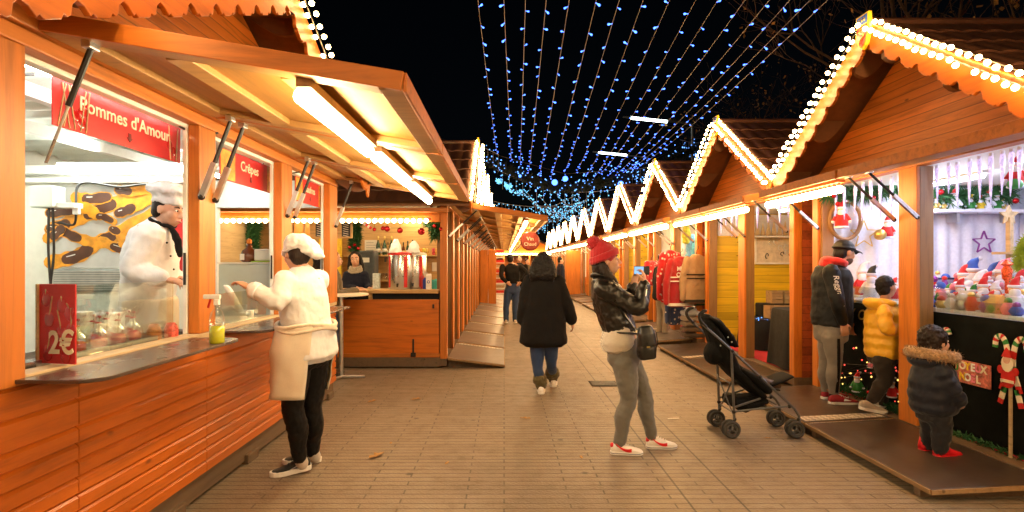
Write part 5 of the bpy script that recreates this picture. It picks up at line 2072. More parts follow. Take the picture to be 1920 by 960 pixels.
# ---- boy in the mustard jacket ---------------------------------------------------------------
def boy():
    Y = 5.22
    G = .12
    r = person('boy in a mustard quilted jacket leaning on the toy counter', (P(1645, 765, Y).x, Y, G))
    f = V((.95, .32, 0))
    lat = V((-.32, .95, 0))
    p = lambda x, y, dy=0: P(x, y, Y + dy)
    k = .86
    hc = p(1662, 539)
    b = MB()
    at, hf, hl, hu = head(b, hc, (.95, .30, .05), (.0, 0, 1), k)
    torso(b, [(p(1655, 672), .12, .09), (p(1655, 660), .13, .095), (p(1656, 630), .12, .09), (p(1657, 595), .13, .09), (p(1656, 577), .12, .07), (p(1657, 568), .05, .045)], lat)
    b.limb([(p(1657, 570), .042), (hc - hu * .04, .042)])
    RS, RE, RW = p(1658, 582, -.13), p(1661, 617, -.20), p(1686, 619, -.14)
    LS_, LE, LW = p(1662, 582, .13), p(1680, 612, .18), p(1702, 608, .14)
    arm(b, RS, RE, RW, (.04, .035, .032, .03, .022))
    arm(b, LS_, LE, LW, (.04, .035, .032, .03, .022))
    hand(b, RW, (1, .2, .05), (0, .2, -1), (.1, .9, 0), .75, .5)
    hand(b, LW, (1, .1, .05), (0, -.2, -1), (.1, -.9, 0), .75, .5)
    RH, RK, RA = p(1656, 674, -.06), p(1660, 710, -.05), p(1637, 748, -.02)
    LH, LK, LA = p(1658, 674, .06), p(1664, 712, .07), p(1652, 752, .10)
    rr = (.07, .06, .045, .046, .033)
    leg(b, RH, RK, RA, rr)
    leg(b, LH, LK, LA, rr)
    rm(b, 'body', M['skin_tan'], r, .008, 3)
    face_bits(r, at, hf, hl, hu, k)
    t = MB()
    torso(t, [(p(1655, 678), .125, .10), (p(1655, 655), .135, .11)], lat)
    for q in ((RH, RK, RA), (LH, LK, LA)):
        leg(t, *q, (.084, .078, .066, .064, .052), .002)
    rm(t, 'trousers', M['brown_pants'], r, .010, 4, ((.018, .05), (.012, .14)))
    t = MB()
    zs_ = [(668, .145, .118), (661, .155, .130), (652, .148, .123), (643, .160, .135), (634, .152, .126), (625, .160, .135), (616, .150, .124), (607, .158, .130), (598, .155, .126), (589, .160, .122), (580, .140, .098), (570, .085, .075)]
    torso(t, [(p(1655 + (668 - y) * .02, y), w, d) for y, w, d in zs_], lat, 24)
    for s, e, w in ((RS, RE, RW), (LS_, LE, LW)):
        pr = []
        for i in range(9):
            q = i / 8
            c = lerp(s, e, q * 2) if q < .5 else lerp(e, w, (q - .5) * 2 * .93)
            pr.append((c, .066 - .016 * q + (.006 if i % 2 else -.006)))
        t.limb(pr, 16)
    rm(t, 'quilted_jacket', M['puffer'], r, .009, 3, ((.010, .04), (.012, .12)))
    h = MB()
    h.ell(p(1641, 570), f * .085, lat * .11, V((-.03, 0, .062)), 16, 10)
    h.tube([p(1655, 568) + f * .058 * math.cos(a) + lat * .095 * math.sin(a) + V((0, 0, -.015 * math.cos(a))) for a in [i * math.pi / 12 for i in range(24)]], .03, 10, closed=True)
    rm(h, 'hood', M['puffer'], r, .009, 3, (.02, .07))
    hair_cap(r, at, hf, hl, hu, M['hair_black'], k * 1.0, fold=((.018, .025), (.014, .012)))
    for hx, YY, dd, z in ((1612, Y - .02, (1, .0), .0), (1630, Y + .10, (1, .12), .0)):
        shoe(r, (P(hx, 0, YY).x, YY, G + z), dd, .25, 1, M['shoe_grey'], M['white_rubber'], tongue=M['white'], lift=.05, sole_h=.03)


boy()


# ---- toddler ---------------------------------------------------------------------------------
def toddler():
    Y = 4.12
    G = .095
    r = person('toddler in a navy quilted coat with fur trimmed hood and red boots', (P(1758, 862, Y).x, Y, G))
    f = V((.96, .28, 0))
    lat = V((-.28, .96, 0))
    p = lambda x, y, dy=0: P(x, y, Y + dy)
    k = .93
    hc = p(1753, 642)
    b = MB()
    at, hf, hl, hu = head(b, hc, (.97, .22, .12), (-.08, 0, 1), k)
    torso(b, [(p(1750, 775), .10, .085), (p(1750, 755), .11, .09), (p(1749, 715), .11, .09), (p(1748, 690), .10, .075), (p(1749, 676), .04, .04)], lat)
    b.limb([(p(1749, 680), .04), (hc - hu * .04, .04)])
    RS, RE, RW = p(1764, 694, -.10), p(1780, 725, -.13), p(1799, 752, -.12)
    LS_, LE, LW = p(1742, 692, .11), p(1740, 725, .16), p(1752, 755, .16)
    arm(b, RS, RE, RW, (.036, .032, .028, .026, .02))
    arm(b, LS_, LE, LW, (.036, .032, .028, .026, .02))
    hand(b, RW, (.5, .1, -.8), (.0, .9, 0), (.9, 0, .2), .55, .6)
    hand(b, LW, (.5, .1, -.8), (.0, -.9, 0), (.9, 0, .2), .55, .6)
    RH, RK, RA = p(1762, 778, -.05), p(1766, 808, -.05), p(1762, 841, -.03)
    LH, LK, LA = p(1744, 776, .05), p(1744, 804, .06), p(1740, 832, .10)
    rr = (.062, .058, .048, .046, .036)
    leg(b, RH, RK, RA, rr)
    leg(b, LH, LK, LA, rr)
    rm(b, 'body', M['skin'], r, .008, 3)
    face_bits(r, at, hf, hl, hu, k)
    t = MB()
    torso(t, [(p(1751, 785), .105, .095), (p(1750, 755), .115, .10)], lat)
    for q in ((RH, RK, RA), (LH, LK, LA)):
        leg(t, *q, (.074, .070, .060, .058, .050), .002)
    rm(t, 'trousers', M['track'], r, .009, 3, ((.016, .04), (.012, .12)))
    t = MB()
    zs_ = [(770, .135, .125), (762, .152, .140), (752, .145, .132), (740, .156, .142), (728, .148, .134), (716, .154, .140), (704, .142, .128), (692, .135, .112), (682, .105, .09), (674, .07, .07)]
    torso(t, [(p(1750, y), w, d) for y, w, d in zs_], lat, 24)
    for s, e, w in ((RS, RE, RW), (LS_, LE, LW)):
        pr = []
        for i in range(9):
            q = i / 8
            c = lerp(s, e, q * 2) if q < .5 else lerp(e, w, (q - .5) * 2 * .97)
            pr.append((c, .064 - .010 * q + (.005 if i % 2 else -.005)))
        t.limb(pr, 16)
    rm(t, 'quilted_coat', M['puffer_navy'], r, .009, 3, ((.008, .04), (.01, .12)))
    h = MB()
    h.ell(p(1733, 676), f * .085, lat * .12, V((0, 0, .058)), 16, 10)
    rm(h, 'hood', M['puffer_navy'], r, .009, 2)
    rn = random.Random(4)
    fu = MB()
    base = MB()
    ring = []
    for i in range(28):
        a = i * math.pi / 14
        ring.append(p(1747, 664) + f * .130 * math.cos(a) + lat * .135 * math.sin(a) + V((0, 0, -.018 * math.cos(a))))
    base.tube(ring, .040, 10, closed=True)
    rm(base, 'fur_base', M['fur'], r, .010, 1, (.02, .02))
    for i in range(4200):
        a = rn.random() * 28
        q = ring[int(a) % 28].lerp(ring[(int(a) + 1) % 28], a % 1)
        d = V((rn.gauss(0, 1), rn.gauss(0, 1), rn.gauss(0, 1))).normalized()
        q = q + d * .032
        e = q + (d + V((rn.gauss(0, .5), rn.gauss(0, .5), rn.gauss(-.2, .5)))) * rn.uniform(.010, .022)
        s = d.cross(V((.2, .5, .8))).normalized() * .0035
        kk = len(fu.v)
        fu.v += [q - s, q + s, e]
        fu.face(kk, kk + 1, kk + 2)
    fu.build('hood_fur', M['fur'], r)
    hair_cap(r, at, hf, hl, hu, M['hair_dark'], k * 1.10, fold=((.03, .03), (.02, .015)))
    for hx, YY, dd in ((1753, Y - .03, (.98, .10)), (1726, Y + .10, (.95, .2))):
        shoe(r, (P(hx, 0, YY).x, YY, G), dd, .205, 1, M['bright_red'], M['bright_red'], high=.05, sole_h=.02)


toddler()


# ---- chef inside the stall -------------------------------------------------------------------
def chef():
    Y = 3.85
    r = person('chef in tall white hat and black neckerchief working inside the food stall', (P(295, 800, Y).x, Y, .15))
    f, lat = V((1, -.1, 0)), V((.1, 1, 0))
    p = lambda x, y, dy=0: P(x - 12, y, Y + dy)
    hc = p(328, 394)
    b = MB()
    at, hf, hl, hu = head(b, hc, (1, -.05, -.18), (.14, 0, 1), 1.0)
    torso(b, [(p(290, 640), .16, .12), (p(290, 600), .17, .125), (p(293, 540), .155, .12), (p(298, 470), .17, .125), (p(308, 430), .15, .09), (p(316, 418), .06, .05)], lat)
    b.limb([(p(314, 424), .055), (hc - hu * .05 - hf * .02, .052)])
    RS, RE, RW = p(292, 443, -.17), p(262, 508, -.22), p(318, 522, -.20)
    LS_, LE, LW = p(310, 443, .17), p(300, 512, .22), p(344, 520, .16)
    arm(b, RS, RE, RW)
    arm(b, LS_, LE, LW)
    hand(b, RW, (1, .2, -.25), (.1, .3, -1), (.1, .9, .2), 1.0, .7)
    hand(b, LW, (1, -.1, -.25), (.1, -.3, -1), (.1, -.9, .2), 1.0, .7)
    for s in (-.08, .08):
        leg(b, p(290, 640, s), p(290, 720, s), V((p(290, 0, s).x, Y + s, .22)))
    rm(b, 'body', M['skin'], r, .008, 3)
    face_bits(r, at, hf, hl, hu)
    t = MB()
    torso(t, [(p(289, 640), .19, .15), (p(289, 600), .19, .15), (p(291, 545), .18, .145), (p(296, 480), .195, .155), (p(303, 440), .175, .12), (p(314, 420), .085, .075)], lat)
    for s, e, w in ((RS, RE, RW), (LS_, LE, LW)):
        t.limb([(s, .098), (lerp(s, e, .5), .084), (e, .074), (lerp(e, w, .5), .070), (lerp(e, w, .88), .064)], 16)
    rm(t, 'white_coat', M['white_coat'], r, .011, 4, ((.02, .08), (.02, .2)))
    t = MB()
    for s in (-.08, .08):
        leg(t, p(290, 640, s), p(290, 720, s), V((p(290, 0, s).x, Y + s, .22)), (.1, .09, .07, .07, .06))
    rm(t, 'trousers', M['track'], r, .014, 3)
    ap = MB()
    torso(ap, [(p(294, 760), .19, .14), (p(292, 640), .20, .158), (p(292, 560), .186, .152)], lat)
    rm(ap, 'apron', M['apron'], r, .012, 3, (.02, .1))
    n_ = MB()
    n_.tube([p(317, 421) + f * .066 * math.cos(a) + lat * .085 * math.sin(a) + V((0, 0, .015 - .03 * math.cos(a))) for a in [i * math.pi / 10 for i in range(20)]], .015, 8, closed=True)
    n_.limb([(p(335, 430, -.02), .018), (p(344, 450, -.03), .026), (p(349, 478, -.03), .020)], 10)
    rm(n_, 'neckerchief', M['black_wool'], r, .008, 3, (.015, .04))
    for x, y in ((325, 455), (332, 480), (338, 505)):
        MB().ball(p(x, y, -.16), .007, 8, 6).build('button', M['black'], r, True)
    hair_cap(r, at, hf, hl, hu, M['hair_dark'], .97, fold=(.01, .02))
    h = MB()
    band = [(at(-.012, 0, .045 + z), w, d) for z, w, d in ((0, .088, .104), (.055, .092, .108))]
    torso(h, band, hl, 20, 1)
    h.ell(at(-.03, 0, .135), hf * .135, hl * .125, hu * .060, 18, 11)
    h.ell(at(-.08, .0, .125), hf * .07, hl * .10, hu * .045, 14, 9)
    rm(h, 'chef_hat', M['white_coat'], r, .009, 2, ((.022, .05), (.012, .02)))
    for s in (-.08, .08):
        shoe(r, (p(287, 0, s).x - .05, Y + s, .15), (1, 0), .28, 1, M['shoe_black'], M['black'])


chef()


# ---- bartender -------------------------------------------------------------------------------
def bartender():
    Y = 8.85
    r = person('dark haired woman in navy jumper and scarf leaning on the drinks counter', (P(664, 560, Y).x, Y, .13))
    f, lat = V((.12, -1, 0)), V((1, .12, 0))
    p = lambda x, y, dy=0: P(x, y, Y + dy)
    hc = p(666, 486)
    b = MB()
    at, hf, hl, hu = head(b, hc, (.14, -1, -.05), (-.1, 0, 1), 1.0)
    torso(b, [(p(664, 590), .15, .11), (p(665, 560), .15, .11), (p(666, 530), .16, .11), (p(667, 513), .15, .09), (p(667, 505), .06, .05)], lat)
    b.limb([(p(667, 506), .05), (hc - hu * .04, .05)])
    RS, RE, RW = p(651, 516), p(649, 537, -.05), p(670, 540, -.26)
    LS_, LE, LW = p(683, 516), p(690, 537, -.06), p(692, 540, -.30)
    arm(b, RS, RE, RW)
    arm(b, LS_, LE, LW)
    hand(b, RW, (1, -.2, 0), (0, 0, -1), (0, -1, 0), .95, .3)
    hand(b, LW, (.7, -.7, 0), (0, 0, -1), (-.7, -.5, 0), .95, .2)
    for s in (-.08, .08):
        leg(b, V((p(664, 0).x + s, Y, .98)), V((p(664, 0).x + s, Y, .55)), V((p(664, 0).x + s, Y, .22)))
    rm(b, 'body', M['skin'], r, .009, 3)
    face_bits(r, at, hf, hl, hu)
    t = MB()
    torso(t, [(p(664, 592), .17, .125), (p(665, 560), .165, .125), (p(666, 530), .18, .13), (p(667, 512), .165, .10), (p(667, 505), .075, .07)], lat)
    for s, e, w in ((RS, RE, RW), (LS_, LE, LW)):
        t.limb([(s, .072), (e, .060), (lerp(e, w, .9), .042)])
    rm(t, 'jumper', M['navy'], r, .012, 3, (.02, .08))
    t = MB()
    for s in (-.08, .08):
        leg(t, V((p(664, 0).x + s, Y, 1.0)), V((p(664, 0).x + s, Y, .55)), V((p(664, 0).x + s, Y, .2)), (.1, .09, .07, .07, .05))
    rm(t, 'trousers', M['track'], r, .015, 2)
    sc = MB()
    for z, rr in ((0, .085), (.03, .075), (-.028, .09)):
        sc.tube([p(667, 504) + V((0, -.01, z)) + hf * rr * math.cos(a) + hl * rr * 1.05 * math.sin(a) + V((0, 0, -.025 * math.cos(a))) for a in [i * math.pi / 10 for i in range(20)]], .026, 8, closed=True)
    rm(sc, 'scarf', M['scarf'], r, .010, 2, (.02, .03))
    hair_cap(r, at, hf, hl, hu, M['hair_black'], 1.0, [[(at(0, x * .8, .05), .035), (at(-.01, x, -.03), .035), (at(.0, x * 1.2, -.12), .035), (at(.03, x * 1.3, -.20), .02)] for x in (-.085, .085)], fold=(.01, .02))


bartender()


# ---- customers at the high table ---------------------------------------------------------------
def customer(label, x, y, Y, face, coat, hair, S=1.0, reach=True):
    g0 = P(x, y, Y)
    r = person(label, (g0.x, Y))
    f = V((math.cos(R(face)), math.sin(R(face)), 0))
    lat = V((0, 0, 1)).cross(f)
    o = V((g0.x, Y, 0))
    z = lambda v, s=0, a=0: o + V((0, 0, v * S)) + lat * s * S + f * a * S
    b = MB()
    at, hf, hl, hu = head(b, z(1.56, 0, .03), f, (0, 0, 1), S)
    torso(b, [(z(.86), .14, .10), (z(1.0), .15, .11), (z(1.25), .16, .11), (z(1.38), .15, .085), (z(1.42), .06, .05)], lat)
    b.limb([(z(1.42), .05), (z(1.52, 0, .02), .05)])
    A = [(z(1.35, s * .18), z(1.10, s * .22, .06), z(1.14, s * .08, .34)) for s in (-1, 1)]
    for i, a in enumerate(A):
        arm(b, *a)
        hand(b, a[2], f + V((0, 0, .1)), V((0, 0, -1)), lat * (1 if i == 0 else -1), .95, .7)
    L = [(z(.88, s * .09), z(.48, s * .1, .02), z(.09, s * .1, -.02)) for s in (-1, 1)]
    for l_ in L:
        leg(b, *l_)
    rm(b, 'body', M['skin'], r, .010, 3)
    face_bits(r, at, hf, hl, hu, S)
    t = MB()
    torso(t, [(z(.78), .18, .15), (z(1.05), .17, .14), (z(1.25), .185, .145), (z(1.37), .165, .105), (z(1.43), .08, .08)], lat)
    for s, e, w in A:
        t.limb([(s, .074), (e, .062), (lerp(e, w, .88), .05)])
    rm(t, 'coat', coat, r, .013, 3, (.024, .08))
    t = MB()
    for l_ in L:
        leg(t, *l_, (.1, .09, .07, .07, .055), .003)
    rm(t, 'jeans', M['denim'], r, .014, 2)
    hair_cap(r, at, hf, hl, hu, hair, S, [[(at(-.04, x, 0), .05), (at(-.05, x * 1.3, -.10), .05), (at(-.04, x * 1.4, -.19), .03)] for x in (-.05, .05)], fold=(.012, .03))
    for l_ in L:
        shoe(r, V((l_[2].x, l_[2].y, 0)) - f * .07, f, .25, 1, M['boot'], M['black'])


customer('fair haired customer in an olive quilted coat at the high table before the drinks stall', 622, 600, 7.55, 18, M['olive'], M['hair_fair'])
customer('customer with dark hair standing between the food stall and the drinks stall', 598, 600, 7.8, 40, M['boot'], M['hair_dark'], .97)
# ------------------------------------------------------------------ food stall: signs and goods
def banner(label, x, y0, y1, z0, z1, word, size, deco, dy=0.0):
    t = thing('hanging_sign', label, 'sign', (x, (y0 + y1) / 2, z1), 'red dessert signs hanging in the food stall windows')
    MB().box(x - .006, x, y0, y1, z0, z1).build('panel', M['sign_red'], t, bevel=.002)
    lettering(word, size * .88, M['cream'], t, (x + .002, (y0 + y1) / 2 + dy, z0 + (z1 - z0) * .62), (0, 1, 0), (0, 0, 1), bold=.0012)
    for y in (y0 + .22 * (y1 - y0), y1 - .22 * (y1 - y0)):
        MB().tube([V((x - .003, y, z1)), V((x - .003, y, 2.44))], .003, 5).build('wire', M['black'], t)
    yc = y0 + (y1 - y0) * .52
    a = MB()
    zc = z0 + .035
    a.prism([V((x + .002, yc - .012, zc + .045)), V((x + .002, yc + .012, zc + .045)), V((x + .002, yc + .012, zc + .02)), V((x + .002, yc + .025, zc + .02)), V((x + .002, yc, zc - .005)), V((x + .002, yc - .025, zc + .02)), V((x + .002, yc - .012, zc + .02))], V((.002, 0, 0)))
    a.build('arrow', M['dark_red'], t)
    if deco == 'apples':
        rn = random.Random(2)
        for k in range(8):
            y = y0 + (.03 + .035 * k if k < 6 else (y1 - y0) - .05 - .06 * (k - 6))
            MB().limb([(V((x + .001, y, z0 + .01)), .004), (V((x + .002, y + rn.uniform(-.05, .05), z1 - .02)), .004)], 6).build('stick_print', M['pale_wood'], t, 'full')
        for k in range(6):
            y = y0 + .05 + rn.random() * .22 if k < 4 else y1 - .04 - rn.random() * .08
            MB().ell(V((x, y, z0 + .03 + rn.random() * .12)), V((.003, 0, 0)), V((0, .028, 0)), V((0, 0, .028)), 12, 8).build('apple_print', M['apple_red'], t, 'full')
    else:
        for ya, yb in ((y0 + .012, y0 + .24 * (y1 - y0)), (y1 - .15 * (y1 - y0), y1 - .012)):
            MB().box(x, x + .002, ya, yb, z0 + .008, z1 - .008).build('pancake_print', M['pastry_print'], t)


M['sign_red'] = plain('red sign print', (.52, .018, .02), .4, var=.25, scale=5, bstr=.0)
M['dark_red'] = plain('dark red print', (.16, .01, .012), .4, bstr=0)
M['apple_red'] = plain('red candy glaze', (.42, .008, .012), .12, var=.2, spec=.8)
M['pastry_print'] = plain('pancake print', (.72, .32, .05), .5, var=.45, scale=16, bstr=0)
banner('large red hanging sign lettered for toffee apples in the first window of the food stall', -2.08, 2.58, 3.60, 2.155, 2.385, "Pommes d'Amour", .115, 'apples', .02)
banner('red hanging sign lettered for crepes in the second window of the food stall', -2.08, 4.10, 5.06, 2.135, 2.37, 'Crêpes', .125, 'pancake')
banner('red hanging sign lettered for waffles in the third window of the food stall', -2.02, 5.42, 6.22, 2.12, 2.36, 'Gaufres', .115, 'pancake')

# price board
t = thing('price_board', 'upright red price board with toffee apples and 2 euro, on the sill', 'sign', (-1.94, 2.46, 1.075))
a, b = V((-2.055, 2.475, 0)), V((-1.865, 2.435, 0))
u = (b - a).normalized()
n = V((u.y, -u.x, 0))
MB().prism([a + V((0, 0, 1.075)), b + V((0, 0, 1.075)), b + V((0, 0, 1.425)), a + V((0, 0, 1.425))], -n * .008).build('panel', M['sign_red'], t, bevel=.002)
fr = MB().beam(a + V((-.004, 0, 1.075)), a + V((-.004, 0, 1.425)), .010, .016, n)
fr.build('edge', M['pale_wood'], t)
rn = random.Random(9)
for k, (q, z) in enumerate(((.2, 1.36), (.65, 1.33), (.85, 1.30), (.3, 1.27), (.62, 1.21), (.9, 1.22), (.25, 1.12), (.75, 1.11))):
    c = a.lerp(b, q) + V((0, 0, z)) + n * .001
    MB().ell(c, u * .026, n * .003, V((0, 0, .034)), 12, 8).build('apple_print', M['apple_red'], t, 'full')
    MB().limb([(c + V((0, 0, .02)), .003), (c + u * rn.uniform(-.02, .02) + V((0, 0, .10 if z < 1.3 else .04)), .003)], 6).build('stick_print', M['pale_wood'], t, 'full')
lettering('2€', .14, M['cream'], t, a.lerp(b, .66) + V((0, 0, 1.165)) + n * .006, u, (0, 0, 1), bold=.003, sx=.85)

# tray of toffee apples
tear('baking_tray', 'long steel tray holding the wrapped toffee apples behind the glass', 'tray', (-2.16, 2.9, 1.06),
     MB().box(-2.28, -2.04, 2.32, 3.30, 1.055, 1.062).box(-2.28, -2.272, 2.32, 3.30, 1.062, 1.09).box(-2.048, -2.04, 2.32, 3.30, 1.062, 1.09).box(-2.272, -2.048, 2.32, 2.328, 1.062, 1.09).box(-2.272, -2.048, 3.292, 3.30, 1.062, 1.09), M['steel'])
for y in (2.4, 2.8, 3.2):
    pass
tear('tray_stand', 'low dark stand under the toffee apple tray', 'stand', (-2.16, 2.8, .985), MB().box(-2.26, -2.06, 2.34, 3.28, .986, 1.0).box(-2.25, -2.07, 2.36, 2.40, 1.0, 1.054).box(-2.25, -2.07, 3.22, 3.26, 1.0, 1.054), M['dark'])
APB = None
spots = [(-2.09, 2.36), (-2.17, 2.43), (-2.09, 2.60), (-2.17, 2.70), (-2.09, 2.74), (-2.20, 2.82), (-2.10, 2.90), (-2.18, 2.97), (-2.09, 3.03), (-2.20, 3.10), (-2.10, 3.17), (-2.18, 3.25)]
for i, (x, y) in enumerate(spots):
    lab = '%s wrapped toffee apple on the tray, counting from the near post' % ORD[i]
    if APB is None:
        t = thing('toffee_apple', lab, 'toffee apple', (x, y, 1.064), 'wrapped toffee apples on the tray')
        MB().lathe((x, y, 1.064), [(.004, .004), (.022, .003), (.036, .018), (.041, .04), (.036, .062), (.020, .074), (.006, .068)], 14).build('apple', M['apple_red'], t, 'full')
        MB().tube([V((x, y, 1.13)), V((x + .004, y + .004, 1.235))], .0035, 6).build('stick', M['pale_wood'], t)
        bag = MB()
        rings = []
        for z, rr in ((.0, .030), (.006, .046), (.05, .050), (.09, .040), (.125, .016), (.142, .008), (.155, .014), (.185, .032), (.20, .036)):
            rings.append([V((x, y, 1.064 + z)) + V((math.cos(2 * math.pi * j / 18), math.sin(2 * math.pi * j / 18), 0)) * rr * (1 + .13 * math.sin(j * 2.7 + z * 30)) for j in range(18)])
        bag.rings(rings, caps=False)
        bag.build('cellophane', M['film'], t, 'full')
        MB().tube([V((x + .011 * math.cos(a_), y + .011 * math.sin(a_), 1.208)) for a_ in [k * math.pi / 5 for k in range(10)]], .004, 6, closed=True).build('red_tie', M['red'], t, True)
        MB().ball((x + .004, y + .004, 1.238), .008, 8, 6).build('stick_tip', M['red'], t, True)
        APB = t
    else:
        copy_tree(APB, (x, y, 1.064), lab)
# cups beside the tray
for i, (x, y, m) in enumerate(((-2.08, 3.33, 'orange'), (-2.02, 3.40, 'red'))):
    tear('sweet_cup', ('clear cup of orange sweets beside the toffee apples', 'clear cup of red sweets beside the toffee apples')[i], 'cup', (x, y, .99),
         MB().lathe((x, y, .99), [(.03, 0), (.034, .02), (.04, .12), (.03, .15), (.02, .165)], 14), plain('sweets ' + m, (.6, .2, .05) if i == 0 else (.55, .08, .05), .3, var=.6, scale=60), 'cups of sweets beside the tray', 'full')
# paper stack, boxes behind the apples
tear('paper_roll', 'white paper towel roll behind the toffee apples', 'paper roll', (-2.32, 3.05, .985), MB().lathe((-2.35, 3.12, .985), [(.02, 0), (.055, 0), (.055, .26), (.02, .26)], 18), M['paper'], smooth=True)
tear('white_box', 'plain white box standing behind the toffee apples', 'box', (-2.36, 3.3, .985), MB().box(-2.45, -2.30, 3.22, 3.40, .986, 1.22), M['white'], bevel=.004)
tear('griddle', 'black griddle plate on the counter in front of the chef', 'griddle', (-2.3, 3.7, .985), MB().box(-2.5, -2.12, 3.5, 3.95, .987, 1.04).lathe((-2.3, 3.72, 1.041), [(.17, 0), (.17, .012), (.165, .018)], 24), M['black'], bevel=.003)

# spray bottle
c = V((-1.625, 3.17, 1.063))
t = thing('spray_bottle', 'clear spray bottle of yellow cleaner on the counter shelf', 'spray bottle', c)
MB().lathe(c, [(.036, 0), (.040, .006), (.040, .10)], 18).build('liquid', plain('yellow green cleaner', (.42, .42, .02), .15, emit=(.5, .5, .02), estr=.0, bstr=0), t, 'full')
MB().lathe(c, [(.0405, .101), (.0405, .14), (.032, .175), (.016, .195), (.014, .215)], 18).build('bottle', M['film'], t, 'full')
MB().box(c.x - .014, c.x + .014, c.y - .014, c.y + .014, c.z + .215, c.z + .25).box(c.x - .075, c.x + .02, c.y - .011, c.y + .011, c.z + .25, c.z + .275).build('spray_head', M['white'], t, bevel=.004)
MB().beam(c + V((-.035, 0, .252)), c + V((-.05, 0, .20)), .010, .008, V((0, 1, 0))).build('trigger', M['red'], t)
# goods in the second window
tear('plastic_tub', 'clear plastic tub of batter scraps in the crepe window', 'tub', (-2.08, 4.15, .985), MB().box(-2.22, -1.98, 4.02, 4.34, .99, 1.20), M['film'], bevel=.02)
tear('pastry_pile', 'pale waffles lying inside the clear plastic tub', 'pastry', (-2.1, 4.18, 1.0), MB().ell((-2.1, 4.18, 1.03), V((.09, 0, 0)), V((0, .12, 0)), V((0, 0, .035))), M['pastry_print'], smooth=True)
tear('cup_stack', 'stack of pale paper cups beside the plastic tub', 'cups', (-2.05, 4.47, .985), MB().lathe((-2.04, 4.47, .987), [(.03, 0), (.042, .15), (.042, .152), (.035, .152)], 16), M['paper'], smooth=True)
tear('squeeze_bottle', 'striped squeeze bottle lying against the tub under the reaching hand', 'bottle', (-2.0, 4.40, .99), MB().limb([(V((-2.04, 4.38, 1.09)), .028), (V((-2.10, 4.28, 1.30)), .026), (V((-2.12, 4.25, 1.34)), .010)], 12), M['white'], smooth='full')
t = thing('steel_cabinet', 'brushed pale cabinet behind the cook carrying the syrup bottle', 'cabinet', (-2.3, 5.25, .15))
MB().box(-2.56, -2.03, 5.02, 5.50, .16, 1.505).build('body', plain('pale grey enamel', (.55, .62, .60), .35, var=.04), t, bevel=.008)
MB().box(-2.57, -2.02, 5.01, 5.51, 1.507, 1.52).build('top', M['white'], t, bevel=.004)
c = V((-2.33, 5.12, 1.522))
t = thing('syrup_bottle', 'round amber syrup bottle with a white label on the pale cabinet', 'bottle', c)
MB().lathe(c, [(.05, 0), (.072, .01), (.074, .06), (.06, .105), (.025, .13), (.022, .17)], 18).build('glass_body', M['amber'], t, 'full')
MB().lathe(c, [(.024, .171), (.024, .20), (.012, .215)], 12).build('cap', plain('orange cap', (.7, .2, .02), .4), t, 'full')
MB().box(c.x - .05, c.x - .01, c.y - .076, c.y - .073, c.z + .02, c.z + .075).build('label', M['paper'], t)
tear('storage_box', 'frosted white storage box with a green base on the pale cabinet', 'box', (-2.14, 5.15, 1.522), MB().box(-2.26, -2.04, 5.06, 5.3, 1.535, 1.64), plain('frosted plastic', (.75, .78, .74), .4, var=.05), bevel=.01)
tear('green_tray', 'flat green tray under the frosted storage box', 'tray', (-2.14, 5.15, 1.522), MB().box(-2.28, -2.02, 5.04, 5.32, 1.522, 1.533), plain('lime plastic', (.35, .6, .06), .4), bevel=.003)

# pastry poster and the fittings on the partition
pw = 4.617
t = thing('pastry_poster', 'large photo poster of chocolate dipped pastry sticks on the back partition', 'poster', (-3.3, pw, 1.8))
MB().box(-3.76, -2.86, pw - .006, pw, 1.475, 2.15).build('panel', M['poster_grey'] if 'poster_grey' in M else plain('pale grey print', (.52, .52, .50), .5, var=.15, scale=4, bstr=0), t)
M['churro'] = plain('golden pastry print', (.72, .30, .018), .45, var=.35, scale=12, bstr=0)
M['choc'] = plain('chocolate print', (.085, .028, .012), .35, var=.3, scale=10, bstr=0)


CH = [0]


def churro(pts, w, dips):
    CH[0] += 1
    y = pw - .0075 - .0011 * CH[0]
    q = arc([V((PX_(x), y, PZ_(z))) for x, z in pts], 6)

    def print_(path, ww, yy, mat, nm, flat):
        m = MB().limb([(p_, ww * 1.22 * (1 + .10 * math.sin(i * 1.3 + pts[0][0]))) for i, p_ in enumerate(path)], 12, V((0, 1, 0)), 2)
        for v in m.v:
            v.y = yy - flat * .006 if v.y < yy - ww * .02 else yy + .0002
        m.build(nm, mat, t)
    print_(q, w, y, M['churro'], 'pastry_print', .07)
    for a_, b_ in dips:
        i0 = min(int(a_ * (len(q) - 1)), len(q) - 3)
        i1 = max(i0 + 2, int(b_ * (len(q) - 1)))
        print_(q[i0:i1 + 1], w * .84, y - .00055, M['choc'], 'chocolate_print', .015)
        print_([p_ + V((0, 0, w * .4)) for p_ in q[i0:i1 + 1][:max(2, (i1 - i0) // 2)]], w * .07, y - .0008, M['white_gloss'], 'shine_print', .01)


